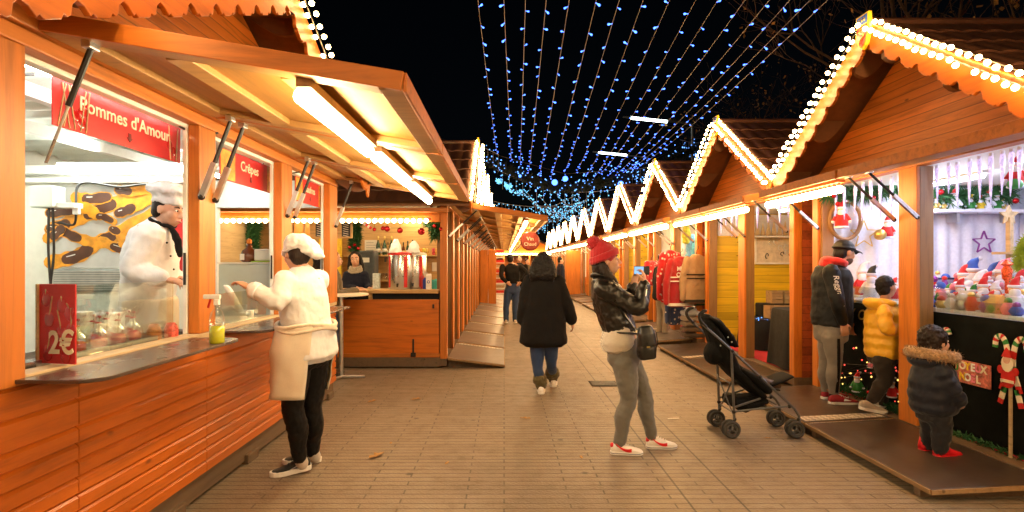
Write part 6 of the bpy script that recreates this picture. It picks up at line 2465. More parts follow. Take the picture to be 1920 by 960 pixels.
PX_ = lambda x: -3.755 + (x - 280) / 920 * .885
PZ_ = lambda z: 2.145 - (z - 350) / 640 * .665
churro([(300, 690), (430, 650), (560, 600), (700, 545), (880, 470), (1040, 420), (1190, 390)], .045, ((.0, .17), (.42, .62)))
churro([(300, 950), (420, 930), (560, 890), (680, 810), (800, 760), (960, 680), (1190, 570)], .048, ((.2, .42), (.56, .72)))
churro([(300, 680), (400, 700), (500, 745), (620, 780), (720, 800)], .036, ((.0, .6),))
churro([(740, 780), (830, 820), (930, 850), (1010, 880)], .034, ((.4, 1.0),))
churro([(530, 440), (640, 450), (790, 435)], .040, ((.45, 1.0),))
churro([(300, 560), (430, 545), (600, 520), (680, 560)], .038, ((.0, .45),))
churro([(700, 590), (760, 590), (850, 630)], .026, ((.3, .9),))
churro([(890, 560), (960, 540), (1050, 500), (1180, 440)], .038, ((.0, .5),))
churro([(900, 380), (1020, 390), (1190, 360)], .034, ((.0, .35),))
churro([(290, 760), (340, 740), (400, 690)], .036, ((.5, 1.0),))
churro([(840, 690), (900, 720), (930, 800)], .030, ((.0, .4),))
MB().box(-3.70, -3.08, pw - .02, pw - .001, 1.28, 1.465).build('vent_panel', plain('grey louvre', (.32, .36, .37), .5), LS)
for k in range(9):
    MB().box(-3.69, -3.09, pw - .028, pw - .02, 1.292 + k * .019, 1.300 + k * .019).build('vent_slat', M['alu'], LS)
t = thing('red_poster', 'narrow red and white poster behind the chef', 'poster', (-2.68, pw, 1.8))
MB().box(-2.84, -2.47, pw - .006, pw, 1.45, 2.13).build('panel', M['sign_red'], t)
MB().box(-2.83, -2.62, pw - .009, pw - .0065, 1.95, 2.12).build('photo_print', M['poster_grey'] if 'poster_grey' in M else M['paper'], t)
t = thing('junction_box', 'pale plastic socket box with hanging plug at the partition corner', 'socket box', (-3.9, 4.4, 1.95))
MB().box(-3.70, -3.52, 4.36, 4.50, 1.95, 2.12).build('housing', plain('pale grey plastic', (.60, .66, .62), .5, var=.04), t, bevel=.01)
MB().box(-3.52, -3.38, 4.40, 4.50, 1.95, 1.99).build('shelf', M['white'], t, bevel=.004)
MB().box(-3.425, -3.375, 4.44, 4.47, 1.90, 1.98).build('plug', M['white'], t, bevel=.006)
for i, pts in enumerate((([(-3.6, 4.43, 1.95), (-3.62, 4.45, 1.6), (-3.60, 4.46, 1.2), (-3.62, 4.5, .99)]), ([(-3.57, 4.43, 1.95), (-3.585, 4.46, 1.6), (-3.61, 4.46, 1.3), (-3.60, 4.5, .99)]),
                         ([(-3.40, 4.45, 1.90), (-3.43, 4.46, 1.82), (-3.55, 4.46, 1.84)]), ([(-3.40, 4.45, 1.98), (-3.43, 4.5, 2.12), (-3.36, 4.52, 2.165), (-3.1, 4.52, 2.13), (-2.9, 4.52, 2.15), (-2.72, 4.52, 2.14)]))):
    tear('power_cable', ('dark cable hanging straight down from the socket box', 'second dark cable hanging beside the first below the socket box', 'short dark cable looping under the plug', 'dark cable running from the plug along the partition rail')[i], 'cable', pts[0], MB().tube(arc([V(p_) for p_ in pts], 8), .009, 6), M['black'], smooth=True)
for i, pts in enumerate((([(-2.3, 2.3, 2.44), (-2.28, 2.45, 2.36), (-2.2, 2.62, 2.40)]), ([(-2.05, 2.95, 2.44), (-2.04, 3.1, 2.39), (-2.04, 3.3, 2.38)]), ([(-2.0, 3.45, 2.36), (-1.97, 3.6, 2.34), (-1.9, 3.72, 2.38)]), ([(-2.0, 4.9, 2.34), (-1.97, 5.05, 2.32), (-1.9, 5.2, 2.36)]))):
    tear('power_cable', ('black cable looping below the ceiling in the first window', 'black cable sagging over the toffee apple sign', 'black cable looping at the post between first and second window', 'black cable looping at the post between second and third window')[i], 'cable', pts[0], MB().tube(arc([V(p_) for p_ in pts], 8), .007, 6), M['black'], smooth=True)

# ------------------------------------------------------------------ drinks stall
c = V((-2.13, 7.33, 0))
t = thing('high_table', 'round high table on a grey pole at the corner of the food stall', 'table', c)
MB().lathe(c, [(.34, 1.085), (.35, 1.09), (.35, 1.11), (.34, 1.115)], 28).build('tabletop', M['cream'], t, True)
MB().tube([c + V((0, 0, .03)), c + V((0, 0, 1.084))], .028, 12).build('pole', M['alu'], t, True)
for a_ in (10, 130, 250):
    MB().beam(c + V((0, 0, .03)), c + V((.30 * math.cos(R(a_)), .30 * math.sin(R(a_)), .018)), .05, .03).build('foot', M['alu'], t, bevel=.006)
yb = FY - 1.66
for i, z in enumerate((1.62, 1.18)):
    tear('wall_shelf', ('upper pine shelf with bottles in the drinks stall', 'lower pine shelf in the drinks stall')[i], 'shelf', (-1.9, yb + 1.9, z), MB().box(-2.9, -1.05, yb + 1.72, yb + 1.995, z, z + .03), M['pale_x'], bevel=.004)
by = yb + 1.83


def bottle(p_, h, mat, label_mat, name, lab, grp, cap=None):
    t = thing(name, lab, 'bottle', p_, grp)
    k = h / .30
    MB().lathe(p_, [(.03 * k, 0), (.037 * k, .008 * k), (.037 * k, .14 * k), (.030 * k, .18 * k), (.014 * k, .215 * k), (.012 * k, .285 * k), (.013 * k, .30 * k)], 16).build('glass_body', mat, t, 'full')
    MB().lathe(p_, [(.0378 * k, .045 * k), (.0378 * k, .105 * k)], 16).build('label', label_mat, t, 'full')
    MB().lathe(p_, [(.0145 * k, .245 * k), (.0145 * k, .305 * k), (.008 * k, .312 * k)], 12).build('foil', cap or M['gold'], t, 'full')
    return t


bx = lambda x: (x - VPX) * by / FPX
for i, x in enumerate((709, 721, 734)):
    bottle(V((bx(x), by, 1.651)), .32, M['bottle_green'], M['paper'], 'wine_bottle', '%s green sparkling wine bottle on the upper shelf, counting from the notice' % ORD[i], 'sparkling wine bottles on the shelf')
for i, (x, h, m, l, lab) in enumerate(((714, .20, M['film'], M['paper'], 'small clear bottle standing between the green wine bottles'), (727, .22, M['film'], M['paper'], 'clear spirit bottle between the second and third green bottle'), (739, .22, M['film'], M['white'], 'clear bottle right after the three green bottles'),
                                       (756, .22, M['amber'], M['gold'], 'dark bottle with a gold label on the upper shelf'), (764, .24, M['bottle_green'], M['paper'], 'short green bottle beside the dark gold labelled one'), (773, .26, M['blue'], M['white'], 'blue bottle wearing a tiny red hat on the upper shelf'))):
    bottle(V((bx(x), by + .03, 1.651)), h, m, l, 'spirit_bottle', lab, 'spirit bottles on the shelf', M['black'])
for i, (x, col, lab) in enumerate(((781, (.5, .5, .52), 'silver can on the upper shelf'), (788, (.7, .25, .03), 'orange can on the upper shelf'), (795, (.65, .5, .08), 'yellow can on the upper shelf'), (801, (.55, .4, .1), 'ochre can on the upper shelf'), (813, (.7, .12, .15), 'pink red can at the end of the upper shelf'), (819, (.75, .4, .1), 'small orange jar at the end of the upper shelf'))):
    p_ = V((bx(x), by, 1.651))
    t = thing('drink_can', lab, 'can', p_, 'cans on the upper shelf')
    MB().lathe(p_, [(.024, 0), (.031, .006), (.031, .105), (.025, .118), (.024, .12)], 14).build('body', plain('can print %d' % i, col, .35, .3, scale=30, var=.4), t, 'full')
    MB().lathe(p_, [(.0238, .1205), (.02, .1225), (.002, .1225)], 14).build('lid', M['steel'], t, 'full')
for i, (x, z, s) in enumerate(((706, 1.21, .9), (714, 1.21, 1), (722, 1.21, 1.1), (727, 1.21, .9))):
    p_ = V((bx(x), by, z))
    tear('drinking_glass', '%s amber tinted glass on the lower shelf of the drinks stall' % ORD[i], 'glass', p_, MB().lathe(p_, [(.02, 0), (.03, .01), (.036, .12), (.034, .12), (.027, .014)], 14), M['film'], 'glasses on the lower shelf', 'full')
p_ = V((bx(792), by, 1.21))
tear('ice_bucket', 'steel ice bucket on the lower shelf', 'bucket', p_, MB().lathe(p_, [(.06, 0), (.075, .01), (.095, .13), (.10, .135), (.092, .135), (.07, .02)], 20), M['steel'], smooth='full')
# urns on the bar
for i, (x, r_, Y) in enumerate(((750, .165, yb + .22), (778, .17, yb + .42))):
    p_ = V(((x - VPX) * Y / FPX, Y, 1.126))
    t = thing('drink_urn', ('tall steel hot wine urn with red stripes on the bar', 'second steel urn standing behind the first, with a white lid')[i], 'urn', p_, 'steel urns on the bar')
    MB().lathe(p_, [(r_, 0), (r_ * 1.03, .012), (r_ * 1.03, .50), (r_ * .98, .52)], 28).build('body', M['steel'], t, True)
    MB().lathe(p_, [(r_ * 1.05, .50), (r_ * 1.05, .525), (r_ * .9, .54), (r_ * .2, .56)], 28).build('lid', M['red'] if i == 0 else M['white'], t, True)
    for k, an in enumerate((210, 300)):
        s_ = MB()
        rg = []
        for q in range(5):
            a_ = R(an + q * 4.5)
            rg.append([p_ + V((math.cos(a_) * rr, math.sin(a_) * rr, z)) for rr in (r_ * 1.0, r_ * 1.045) for z in (.03, .48)])
        rg = [[r4[0], r4[1], r4[3], r4[2]] for r4 in rg]
        s_.rings(rg)
        s_.build('red_stripe', M['red'], t)
    MB().tube([p_ + V((-r_ * 1.1, -.02, .46)), p_ + V((-r_ * 1.3, -.02, .46)), p_ + V((-r_ * 1.3, -.02, .40))], .012, 8).build('handle', M['black'], t, True)
    MB().tube([p_ + V((0, -r_ * 1.02, .08)), p_ + V((0, -r_ * 1.3, .08)), p_ + V((0, -r_ * 1.3, .04))], .012, 8).build('tap', M['black'], t, True)
for i, (x, Y, h, lab) in enumerate(((742, yb + .15, .20, 'white cloth draped over the lid of the first urn'), (776, yb + .30, .18, 'white cloth bundle on the second urn'))):
    p_ = V(((x - VPX) * Y / FPX, Y, 1.66))
    m = MB()
    m.lathe(p_, [(.10, .0), (.085, .06), (.06, .13), (.03, h)], 18)
    o = rm(m, 'cloth_cover', M['white_coat'], None, .010, 2, (.03, .06))
    o.location = p_
    for v in o.data.vertices:
        v.co -= p_
    tag(o, lab, 'cloth', 'white cloths on the urns')
for i, (x, w, h, col, lab) in enumerate(((792, .05, .17, (.45, .04, .04), 'red carton on the bar behind the white milk carton'), (797, .06, .14, (.03, .06, .4), 'blue carton on the bar next to the white one'), (804, .075, .20, (.8, .8, .8), 'white milk carton with a blue emblem on the bar'), (819, .07, .12, (.05, .45, .42), 'turquoise box at the end of the bar'), (812, .06, .11, (.06, .40, .40), 'smaller turquoise box at the end of the bar'))):
    Y = yb + (.15 if i == 2 else .28)
    p_ = V(((x - VPX) * Y / FPX, Y, 1.126))
    t = thing('carton', lab, 'carton', p_, 'cartons on the bar')
    MB().box(p_.x - w / 2, p_.x + w / 2, Y - w / 2, Y + w / 2, p_.z, p_.z + h).prism([p_ + V((-w / 2, -w / 2, h)), p_ + V((-w / 2, w / 2, h)), p_ + V((-w / 2, 0, h + .03))], V((w, 0, 0))).build('body', plain('carton %d' % i, col, .5, var=.1), t, bevel=.003)
    if i == 2:
        MB().tube([p_ + V((.018 * math.cos(a_), -w / 2 - .002, .11 + .018 * math.sin(a_))) for a_ in [k * math.pi / 8 for k in range(16)]], .005, 6, closed=True).build('emblem', M['blue'], t, True)
p_ = V(((706 - VPX) * (yb + .35) / FPX, yb + .35, 1.126))
tear('napkin_box', 'pale patterned tall box on the bar beside the bartender', 'box', p_, MB().box(p_.x - .05, p_.x + .05, p_.y - .04, p_.y + .04, p_.z, p_.z + .23), plain('pale print', (.55, .65, .68), .6, var=.3, scale=40), bevel=.004)
p_ = V(((690 - VPX) * (yb + 1.5) / FPX, yb + 1.5, 1.2))
t = thing('coffee_machine', 'dark grey coffee dispenser behind the bartender', 'coffee machine', p_)
MB().box(p_.x - .16, p_.x + .14, p_.y - .15, p_.y + .2, 1.13, 1.72).build('body', plain('charcoal enamel', (.07, .08, .09), .4), t, bevel=.03)
MB().box(p_.x - .12, p_.x + .06, p_.y - .158, p_.y - .151, 1.52, 1.60).build('display', M['white'], t)
t = thing('notice_sheet', 'white paper notice pinned beside the bottles', 'notice', V((bx(691), by + .1, 1.9)))
MB().box(bx(680), bx(703), yb + 1.975, yb + 1.985, 1.58, 1.92).build('sheet', M['paper'], t)
for k in range(6):
    MB().box(bx(683), bx(683 + 14 + (k * 5) % 7), yb + 1.972, yb + 1.9745, 1.87 - k * .045, 1.875 - k * .045).build('text_line', M['navy_line'], t)
tear('notice_sheet', 'small framed price notice at the end of the lower shelf', 'notice', V((bx(815), by, 1.45)), MB().box(bx(808), bx(822), yb + 1.975, yb + 1.985, 1.36, 1.52), M['paper'])
for i, (x, y, r_) in enumerate(((718, 428, .035), (726, 429, .045), (750, 432, .045), (790, 434, .055), (808, 422, .04), (702, 430, .03))):
    p_ = P(x, y, yb + .35)
    t = thing('christmas_ball', '%s red bauble hanging over the drinks counter, counting from the bartender' % ORD[(1, 2, 3, 4, 5, 0)[i]], 'bauble', p_, 'red baubles over the drinks counter')
    MB().ball(p_, r_, 14, 10).build('ball', plain('red bauble', (.45, .01, .015), .15, .4) if i == 0 else bpy.data.materials['red bauble'], t, True)
    MB().tube([p_ + V((0, 0, r_)), V((p_.x, p_.y, 2.3))], .002, 5).build('thread', M['black'], t)
t = thing('candy_cane', 'red and white candy cane hanging over the drinks counter', 'ornament', P(688, 422, yb + .3))
for k in range(6):
    a_, b_ = P(676 + k * 3.4, 414 + k * 2.4, yb + .3), P(676 + (k + 1) * 3.4, 414 + (k + 1) * 2.4, yb + .3)
    MB().tube([a_, b_], .022, 8).build('stripe', M['red'] if k % 2 else M['white'], t, True)


def leafy(label, pts, rad, n, mat, balls=0, cat='garland', name='fir_garland'):
    run = arc([V(p_) for p_ in pts], 14)
    t = thing(name, label, cat, run[0])
    rn = random.Random(hash(label) % 999 if False else len(label))
    fo = MB()
    for p_ in run:
        for _ in range(n):
            d = V((rn.gauss(0, 1), rn.gauss(0, 1), rn.gauss(0, 1))).normalized()
            l = rad * rn.uniform(.5, 1.15)
            s_ = d.cross(V((.3, .8, .5))).normalized() * rad * .10
            k = len(fo.v)
            q = p_ + V((rn.gauss(0, rad * .15), rn.gauss(0, rad * .15), rn.gauss(0, rad * .15)))
            fo.v += [q - s_, q + s_, q + d * l + V((0, 0, -l * .15))]
            fo.face(k, k + 1, k + 2)
    fo.build('foliage', mat, t)
    for i in range(balls):
        p_ = rn.choice(run)
        MB().ball(p_ + V((rn.gauss(0, rad * .4), -rad * .7, rn.gauss(0, rad * .5))), rad * .2, 10, 8).build('bauble', bpy.data.materials.get('red bauble') or M['red'], t, True)
    return t


M['fir_lit'] = plain('lit green fir sprigs', (.03, .11, .035), .6, var=.6, scale=60, bstr=.5)  # brighter copy of the fir green, lamp light put into the colour
leafy('green fir garland with red baubles in the corner above the drinks counter', [P(800, 405, yb + .1), P(815, 418, yb + .1), P(819, 440, yb + .1)], .14, 60, M['fir_lit'], 4)
leafy('green fir garland hanging down beside the bartender', [P(665, 412, yb + 1.1), P(667, 440, yb + 1.1), P(664, 465, yb + 1.1)], .13, 60, M['fir_lit'], 3)
leafy('tall fir garland beside the yellow hut front seen through the crepe window', [P(476, 408, 9.6), P(474, 440, 9.6), P(476, 490, 9.6)], .17, 60, M['fir_lit'], 2)
# yellow hut fronts deep in the drinks stall
for i, (x0, x1, y0, y1, lab) in enumerate(((424, 452, 400, 500, 'yellow painted hut front with a pale blue window, deep behind the syrup bottle'), (505, 530, 415, 500, 'yellow painted hut front with a blue shuttered window beside the window post'), (598, 640, 445, 520, 'yellow lit panel behind the customers at the high table'))):
    Y = 9.7
    a_, b_ = P(x0, y1, Y), P(x1, y0, Y)
    t = thing('hut_front', lab, 'display', (a_.x, Y, a_.z), 'yellow hut fronts in the drinks stall')
    MB().box(a_.x, b_.x, Y, Y + .05, a_.z - .6, b_.z).build('panel', M['yellow_paint'], t)
    MB().box(a_.x - .04, b_.x + .04, Y - .05, Y + .08, b_.z + .002, b_.z + .06).build('ledge', M['yellow_paint'], t, bevel=.006)
    if i < 2:
        w = (b_.x - a_.x)
        f_ = MB().box(a_.x + w * .3, b_.x - w * .22, Y - .012, Y - .001, a_.z + .25, b_.z - .12)
        f_.build('window', plain('pale blue glass', (.12, .42, .65), .25, emit=(.1, .4, .6), estr=.05), t)  # slight glow put into the colour; the painted window is no lamp
        MB().box(a_.x + w * .52, a_.x + w * .56, Y - .02, Y - .0125, a_.z + .25, b_.z - .12).build('window_bar', M['white'], t)
for i, (x0, x1, y0, y1) in enumerate(((552, 568, 402, 448), (572, 590, 402, 448))):
    a_, b_ = P(x0, y1, 9.3), P(x1, y0, 9.3)
    tear('cupboard_door', ('orange cupboard door behind the cook, first of the pair', 'orange cupboard door behind the cook, second of the pair')[i], 'door', a_, MB().box(a_.x, b_.x, 9.3, 9.33, a_.z, b_.z), M['wood_z'], 'orange cupboard doors', bevel=.006)
for i, (x0, x1, lab) in enumerate(((592, 608, 'dark chalk menu board behind the cook in the drinks stall'), (641, 657, 'dark chalk menu board with slanted writing above the customers'))):
    a_, b_ = P(x0, 447, 8.9), P(x1, 412, 8.9)
    t = thing('menu_board', lab, 'menu board', a_, 'chalk menu boards in the drinks stall')
    MB().box(a_.x - .1, b_.x + .03, 8.9, 8.93, a_.z, b_.z).build('frame', M['pale_x'], t, bevel=.004)
    MB().box(a_.x, b_.x, 8.893, 8.899, a_.z + .03, b_.z - .03).build('slate', plain('slate', (.03, .035, .045), .6) if i == 0 else bpy.data.materials['slate'], t)
    for k in range(6):
        MB().beam(V((a_.x + .02, 8.891, b_.z - .07 - k * .035)), V((b_.x - .03, 8.891, b_.z - .09 - k * .035)), .003, .008, V((0, 0, 1))).build('chalk_line', M['white'], t)
# round sign at the flap of the drinks row
c = P(994, 452, 8.9)
t = thing('round_sign', 'round red hanging sign with pale wavy lettering under the drinks row flap', 'sign', c)
MB().lathe(c + V((0, .03, 0)), [(.005, -.03), (.14, -.028), (.155, 0), (.14, .028), (.005, .03)], 28, V((0, 1, 0))).build('disc', plain('red brown lacquer', (.22, .03, .02), .35, var=.4, scale=20), t, True)
lettering('Vin', .085, M['cream'], t, c + V((0, -.004, .035)), (1, 0, 0), (0, 0, 1))
lettering('Chaud', .075, M['cream'], t, c + V((0, -.004, -.05)), (1, 0, 0), (0, 0, 1))
MB().tube([c + V((0, .03, .15)), V((c.x, c.y + .03, 2.15))], .005, 6).build('wire', M['black'], t)
for i, x in enumerate((937, 940)):
    pass
t = thing('display_rack', 'white rack of small goods beyond the open orange door leaf', 'rack', P(936, 560, 21))
for k in range(9):
    z = .35 + k * .19
    MB().box(-.35, .02, 21, 21.3, z, z + .02).build('rack_shelf', M['white'], t)
    MB().box(-.33, 0, 21.05, 21.2, z + .021, z + .12).build('goods', M['card'] if k % 2 else M['red'], t)
MB().box(-.37, -.351, 21, 21.3, 0, 2.1).build('rack_side', M['white'], t)
# ------------------------------------------------------------------ toy chalet
WY = RY0 + 1.5 - .05          # face of the fleece lining that looks at the camera


def star(label, c, r_, mat, thin=.012, grp='wire stars on the fleece wall'):
    t = thing('wire_star', label, 'star', c, grp)
    pts = [V(c) + V((math.sin(k * math.pi / 5) * (r_ if k % 2 == 0 else r_ * .42), 0, math.cos(k * math.pi / 5) * (r_ if k % 2 == 0 else r_ * .42))) for k in range(10)]
    m = MB()
    for a_, b_ in zip(pts, pts[1:] + pts[:1]):
        m.beam(a_, b_, thin, thin, V((0, 1, 0)))
    m.build('outline', mat, t)


dr = MB()
nn = 150
dr.v = [V((RX + .18 + 2.1 * i / nn, WY - .035 + .020 * math.sin(i * .55 + .8 * math.sin(i * .13)) * (1 - .5 * z), .2 + 2.14 * z)) for z in (0, .25, .5, .75, 1) for i in range(nn + 1)]
for z in range(4):
    for i in range(nn):
        k = z * (nn + 1) + i
        dr.face(k, k + 1, k + nn + 2, k + nn + 1)
o = dr.build('fleece_drape', M['cloth_white'], None, 'full')
md = o.modifiers.new('thick', 'SOLIDIFY')
md.thickness = .006
tag(o, 'white fleece drape hung in soft folds behind the toys', 'drape')
WY -= .05
star('purple wire star hanging on the white fleece wall', P(1845, 455, WY - .03), .13, M['purple'])
star('large pale gold wire star on the fleece wall above the black cap', P(1620, 440, WY - .03), .16, M['gold'], .009)


def santa(name, label, c, h, cat='doll', grp=None, hat=None, coat=None, hang=False, yaw=0.0):
    """Small cloth gift doll: coat, head, beard, pointed hat, arms."""
    c = V(c)
    t = thing(name, label, cat, c, grp)
    k = h
    coat, hat = coat or M['red_cloth'], hat or M['red_cloth']
    fx = V((-.55, -.83, 0))
    sx = V((.83, -.55, 0))
    m = MB().lathe(c, [(.14 * k, 0), (.21 * k, .03 * k), (.20 * k, .25 * k), (.13 * k, .48 * k), (.06 * k, .54 * k)], 14)
    for s in (-1, 1):
        m.limb([(c + sx * s * .12 * k + V((0, 0, .44 * k)), .07 * k), (c + sx * s * .24 * k + fx * .06 * k + V((0, 0, .26 * k)), .055 * k)], 8)
    m.build('coat', coat, t, 'full')
    m = MB().lathe(c, [(.205 * k, .0), (.225 * k, .03 * k), (.21 * k, .07 * k)], 14)
    for s in (-1, 1):
        m.ball(c + sx * s * .25 * k + fx * .07 * k + V((0, 0, .22 * k)), .06 * k, 8, 6)
    m.build('white_trim', M['cloth_white'], t, 'full')
    MB().ball(c + V((0, 0, .62 * k)), .125 * k, 12, 9).build('head', M['skin_doll'], t, 'full')
    m = MB()
    m.ell(c + fx * .07 * k + V((0, 0, .53 * k)), sx * .12 * k, fx * .09 * k, V((0, 0, .13 * k)), 12, 8)
    m.lathe(c, [(.125 * k, .66 * k), (.145 * k, .69 * k), (.13 * k, .73 * k)], 14)
    m.ball(c + sx * .13 * k + V((0, 0, .92 * k)), .045 * k, 8, 6)
    m.build('beard', M['cloth_white'], t, 'full')
    MB().limb([(c + V((0, 0, .70 * k)), .125 * k), (c + sx * .02 * k + V((0, 0, .83 * k)), .085 * k), (c + sx * .11 * k + V((0, 0, .93 * k)), .03 * k)], 12).build('hat', hat, t, 'full')
    if hang:
        MB().tube([c + V((0, 0, .9 * k)), V((c.x, c.y, 2.35))], .003, 5).build('thread', M['paper'], t)
    return t


santa('cloth_doll', 'red and white bearded cloth doll hanging under the header with a green parcel', P(1905, 352, 4.25) + V((.0, 0, -.0)), .26, hang=True)
MB().ell(P(1903, 345, 4.17), V((.055, 0, 0)), V((0, .04, 0)), V((0, 0, .04))).build('parcel', M['green'], bpy.data.objects['cloth_doll'], 'full')
santa('cloth_doll', 'bearded red doll in the ring wreath above the man in the cap', P(1578, 428, WY - .14), .32)
santa('cloth_doll', 'small bearded red doll holding a gold bell on the fleece wall', P(1664, 447, WY - .14), .27)
MB().ball(P(1650, 440, WY - .25), .06, 12, 9).build('bell', M['gold'], bpy.data.objects['cloth_doll.002'], True)
t = thing('ring_wreath', 'dark twig ring wreath around the red doll on the fleece wall', 'wreath', P(1583, 415, WY - .06))
MB().tube([P(1585, 413, WY - .06) + V((.17 * math.cos(a_), 0, .21 * math.sin(a_))) for a_ in [k * math.pi / 14 for k in range(28)]], .022, 8, closed=True).build('ring', M['brown_z'], t, True)
leafy('dark fir garland along the top of the fleece wall behind the cap man', [P(1552, 362, WY - .1), P(1610, 360, WY - .1), P(1690, 352, WY - .1)], .13, 40, M['fir_lit'], 3)
leafy('dark fir garland behind the figurines on the white shelf', [P(1738, 372, WY - .08), P(1800, 368, WY - .08), P(1885, 362, WY - .08)], .15, 40, M['fir_lit'], 3)
sh = [P(1742, 400, WY - .1), P(1925, 393, WY - .1)]
t = thing('toy_shelf', 'white snowy shelf of figurines on the fleece wall', 'shelf', sh[0])
MB().box(sh[0].x, 5.78, WY - .22, WY - .005, 2.06, 2.095).build('board', M['cloth_white'], t, bevel=.01)
for x in (4.95, 5.55):
    MB().box(x - .015, x + .015, WY - .16, WY - .005, 1.96, 2.058).build('bracket', M['alu'], t)
zt = 2.096
for i, (x, h, lab, m1, m2) in enumerate(((1755, .16, 'small gold dusted tree figurine at the start of the white shelf', M['gold'], M['gold']), (1789, .25, 'snowman figurine in a red hat on the white shelf', M['cloth_white'], M['red_cloth']), (1768, .14, 'small red hatted house figurine on the white shelf', M['gold'], M['red']), (1820, .18, 'green and yellow figurine in the middle of the white shelf', M['green'], M['yellow_paint']),
                                         (1838, .17, 'orange figurine in the middle of the white shelf', M['yellow_paint'], M['red']), (1852, .24, 'pale figurine in a red hat at the end of the white shelf', M['cloth_white'], M['red_cloth']), (1868, .22, 'green tree figurine at the end of the white shelf', M['green'], M['green']), (1880, .13, 'small gold figurine beside the green tree figurine', M['gold'], M['gold']))):
    santa('shelf_figurine', lab, V((P(x, 395, WY - .12).x, WY - .12, zt)), h, 'figurine', 'figurines on the white shelf', m2, m1)

# icicles under the header
ICE = None
rn = random.Random(12)
xs = [1552, 1568, 1583, 1604, 1618, 1632, 1650, 1672, 1686, 1737, 1757, 1779, 1795, 1818, 1836, 1858, 1880, 1897, 1912]
for i, x in enumerate(xs):
    X = RX + .13 + .05 * rn.random()
    Y = X * FPX / (x - VPX)
    l = rn.uniform(.24, .42)
    t = thing('icicle', '%s frosted icicle under the toy chalet header, counting from the cap man' % ORD[i], 'icicle', (X, Y, 2.33), 'frosted icicles under the toy chalet header')
    tilt = V((rn.uniform(-.03, .03), rn.uniform(-.03, .03), -1)).normalized()
    MB().lathe(V((X, Y, 2.33)), [(.005, 0), (.013, .015), (.016, .05), (.012, l * .4), (.008, l * .75), (.002, l)], 10, tilt).build('shaft', M['icicle'], t, 'full')
    MB().lathe(V((X, Y, 2.333)), [(.008, -.004), (.014, .0), (.014, .02), (.008, .024)], 8, tilt).build('cap', M['cloth_white'], t, 'full')

# toys on the counter
RED2, WH, PU, BL, GN, GO, BR = M['red_cloth'], M['cloth_white'], M['purple'], M['blue'], M['green'], M['gold'], M['card']


def on_counter(x, X):
    return V((X, X * FPX / (x - VPX), 1.131))


def globe(label, p_, r_, mat):
    t = thing('snow_globe', label, 'snow globe', p_, 'snow globes on the toy counter')
    MB().lathe(p_, [(r_ * .75, 0), (r_ * .8, .01), (r_ * .6, r_ * .5)], 14).build('base', mat, t, 'full')
    MB().ball(p_ + V((0, 0, r_ * 1.3)), r_, 14, 10).build('globe', M['film'], t, True)
    MB().lathe(p_ + V((0, 0, r_ * .5)), [(r_ * .45, 0), (r_ * .3, r_ * .5), (.002, r_ * 1.2)], 8).build('tree', GN, t, True)


def house(label, p_, w, mat, roof):
    t = thing('toy_house', label, 'toy house', p_, 'toy houses on the counter')
    MB().box(p_.x - w, p_.x + w, p_.y - w, p_.y + w, p_.z, p_.z + w * 1.6).build('wall', mat, t, bevel=.004)
    MB().prism([p_ + V((-w * 1.2, -w * 1.2, w * 1.6)), p_ + V((w * 1.2, -w * 1.2, w * 1.6)), p_ + V((0, -w * 1.2, w * 2.9))], V((0, w * 2.4, 0))).build('roof', roof, t)
    MB().box(p_.x - w * .3, p_.x + w * .3, p_.y - w - .004, p_.y - w - .001, p_.z, p_.z + w * .8).build('door', M['brown_z'], t)


toys = [(1748, 3.85, .20, 'purple glitter doll next to the post on the toy counter', PU, PU), (1778, 4.2, .20, 'small green capped doll in front of the picture frame', M['green'], M['green']), (1800, 3.9, .27, 'red hatted doll with a wide white beard', RED2, RED2), (1808, 4.3, .40, 'tall brown and red doll with a leafy crown', BR, RED2),
        (1825, 3.95, .22, 'doll with a lime green cap', WH, M['green']), (1822, 4.35, .46, 'tall white and blue doll at the back of the counter', WH, BL), (1843, 3.9, .29, 'red doll with a brown bag in the middle', RED2, RED2), (1850, 4.2, .33, 'brown bear like doll with a red cap', BR, RED2), (1866, 3.95, .26, 'pale pink doll between the brown one and the candle', M['pink'], WH),
        (1862, 4.35, .42, 'purple and blue doll at the back of the counter', PU, BL), (1880, 4.3, .45, 'violet plush doll at the back of the counter', M['purple'], M['pink']), (1902, 3.85, .30, 'large pale doll with a tall red pointed hat', WH, RED2), (1914, 4.1, .36, 'red pointed hat doll at the edge of the picture', RED2, RED2), (1836, 4.2, .34, 'blue sparkling doll behind the red ones', BL, WH),
        (1835, 3.78, .17, 'small red and white doll at the front edge', RED2, WH), (1792, 3.78, .15, 'tiny pink doll at the front edge', M['pink'], RED2), (1878, 3.78, .16, 'tiny grey doll at the front edge beside the candle', M['alu'], RED2), (1858, 3.78, .18, 'tiny cream doll at the front edge', M['scarf'], RED2)]
for x, X, h, lab, c1, c2 in toys:
    santa('toy_doll', lab + (' on the toy counter' if 'counter' not in lab else ''), on_counter(x, X), h, 'doll', 'dolls on the toy counter', c2, c1)
for i, (x, X, lab) in enumerate(((1618, 4.0, 'red striped doll cone left behind the cap man'), (1634, 3.85, 'small white bearded doll in a black hat beside the boy'), (1604, 4.2, 'brown hatted doll behind the cap man'), (1676, 4.0, 'small red doll just past the boy'))):
    santa('toy_doll', lab.replace(' left', ''), on_counter(x, X), (.42, .38, .48, .25)[i], 'doll', 'dolls on the toy counter', (WH, M['black'], M['brown_pants'], RED2)[i], (RED2, WH, RED2, RED2)[i])
globe('blue lit snow globe at the front of the toy counter', on_counter(1757, 3.8), .075, BL)
globe('clear snow globe beside the wooden tower', on_counter(1897, 4.25), .10, GO)
globe('turquoise snow globe near the post', on_counter(1740, 3.8), .055, PU)
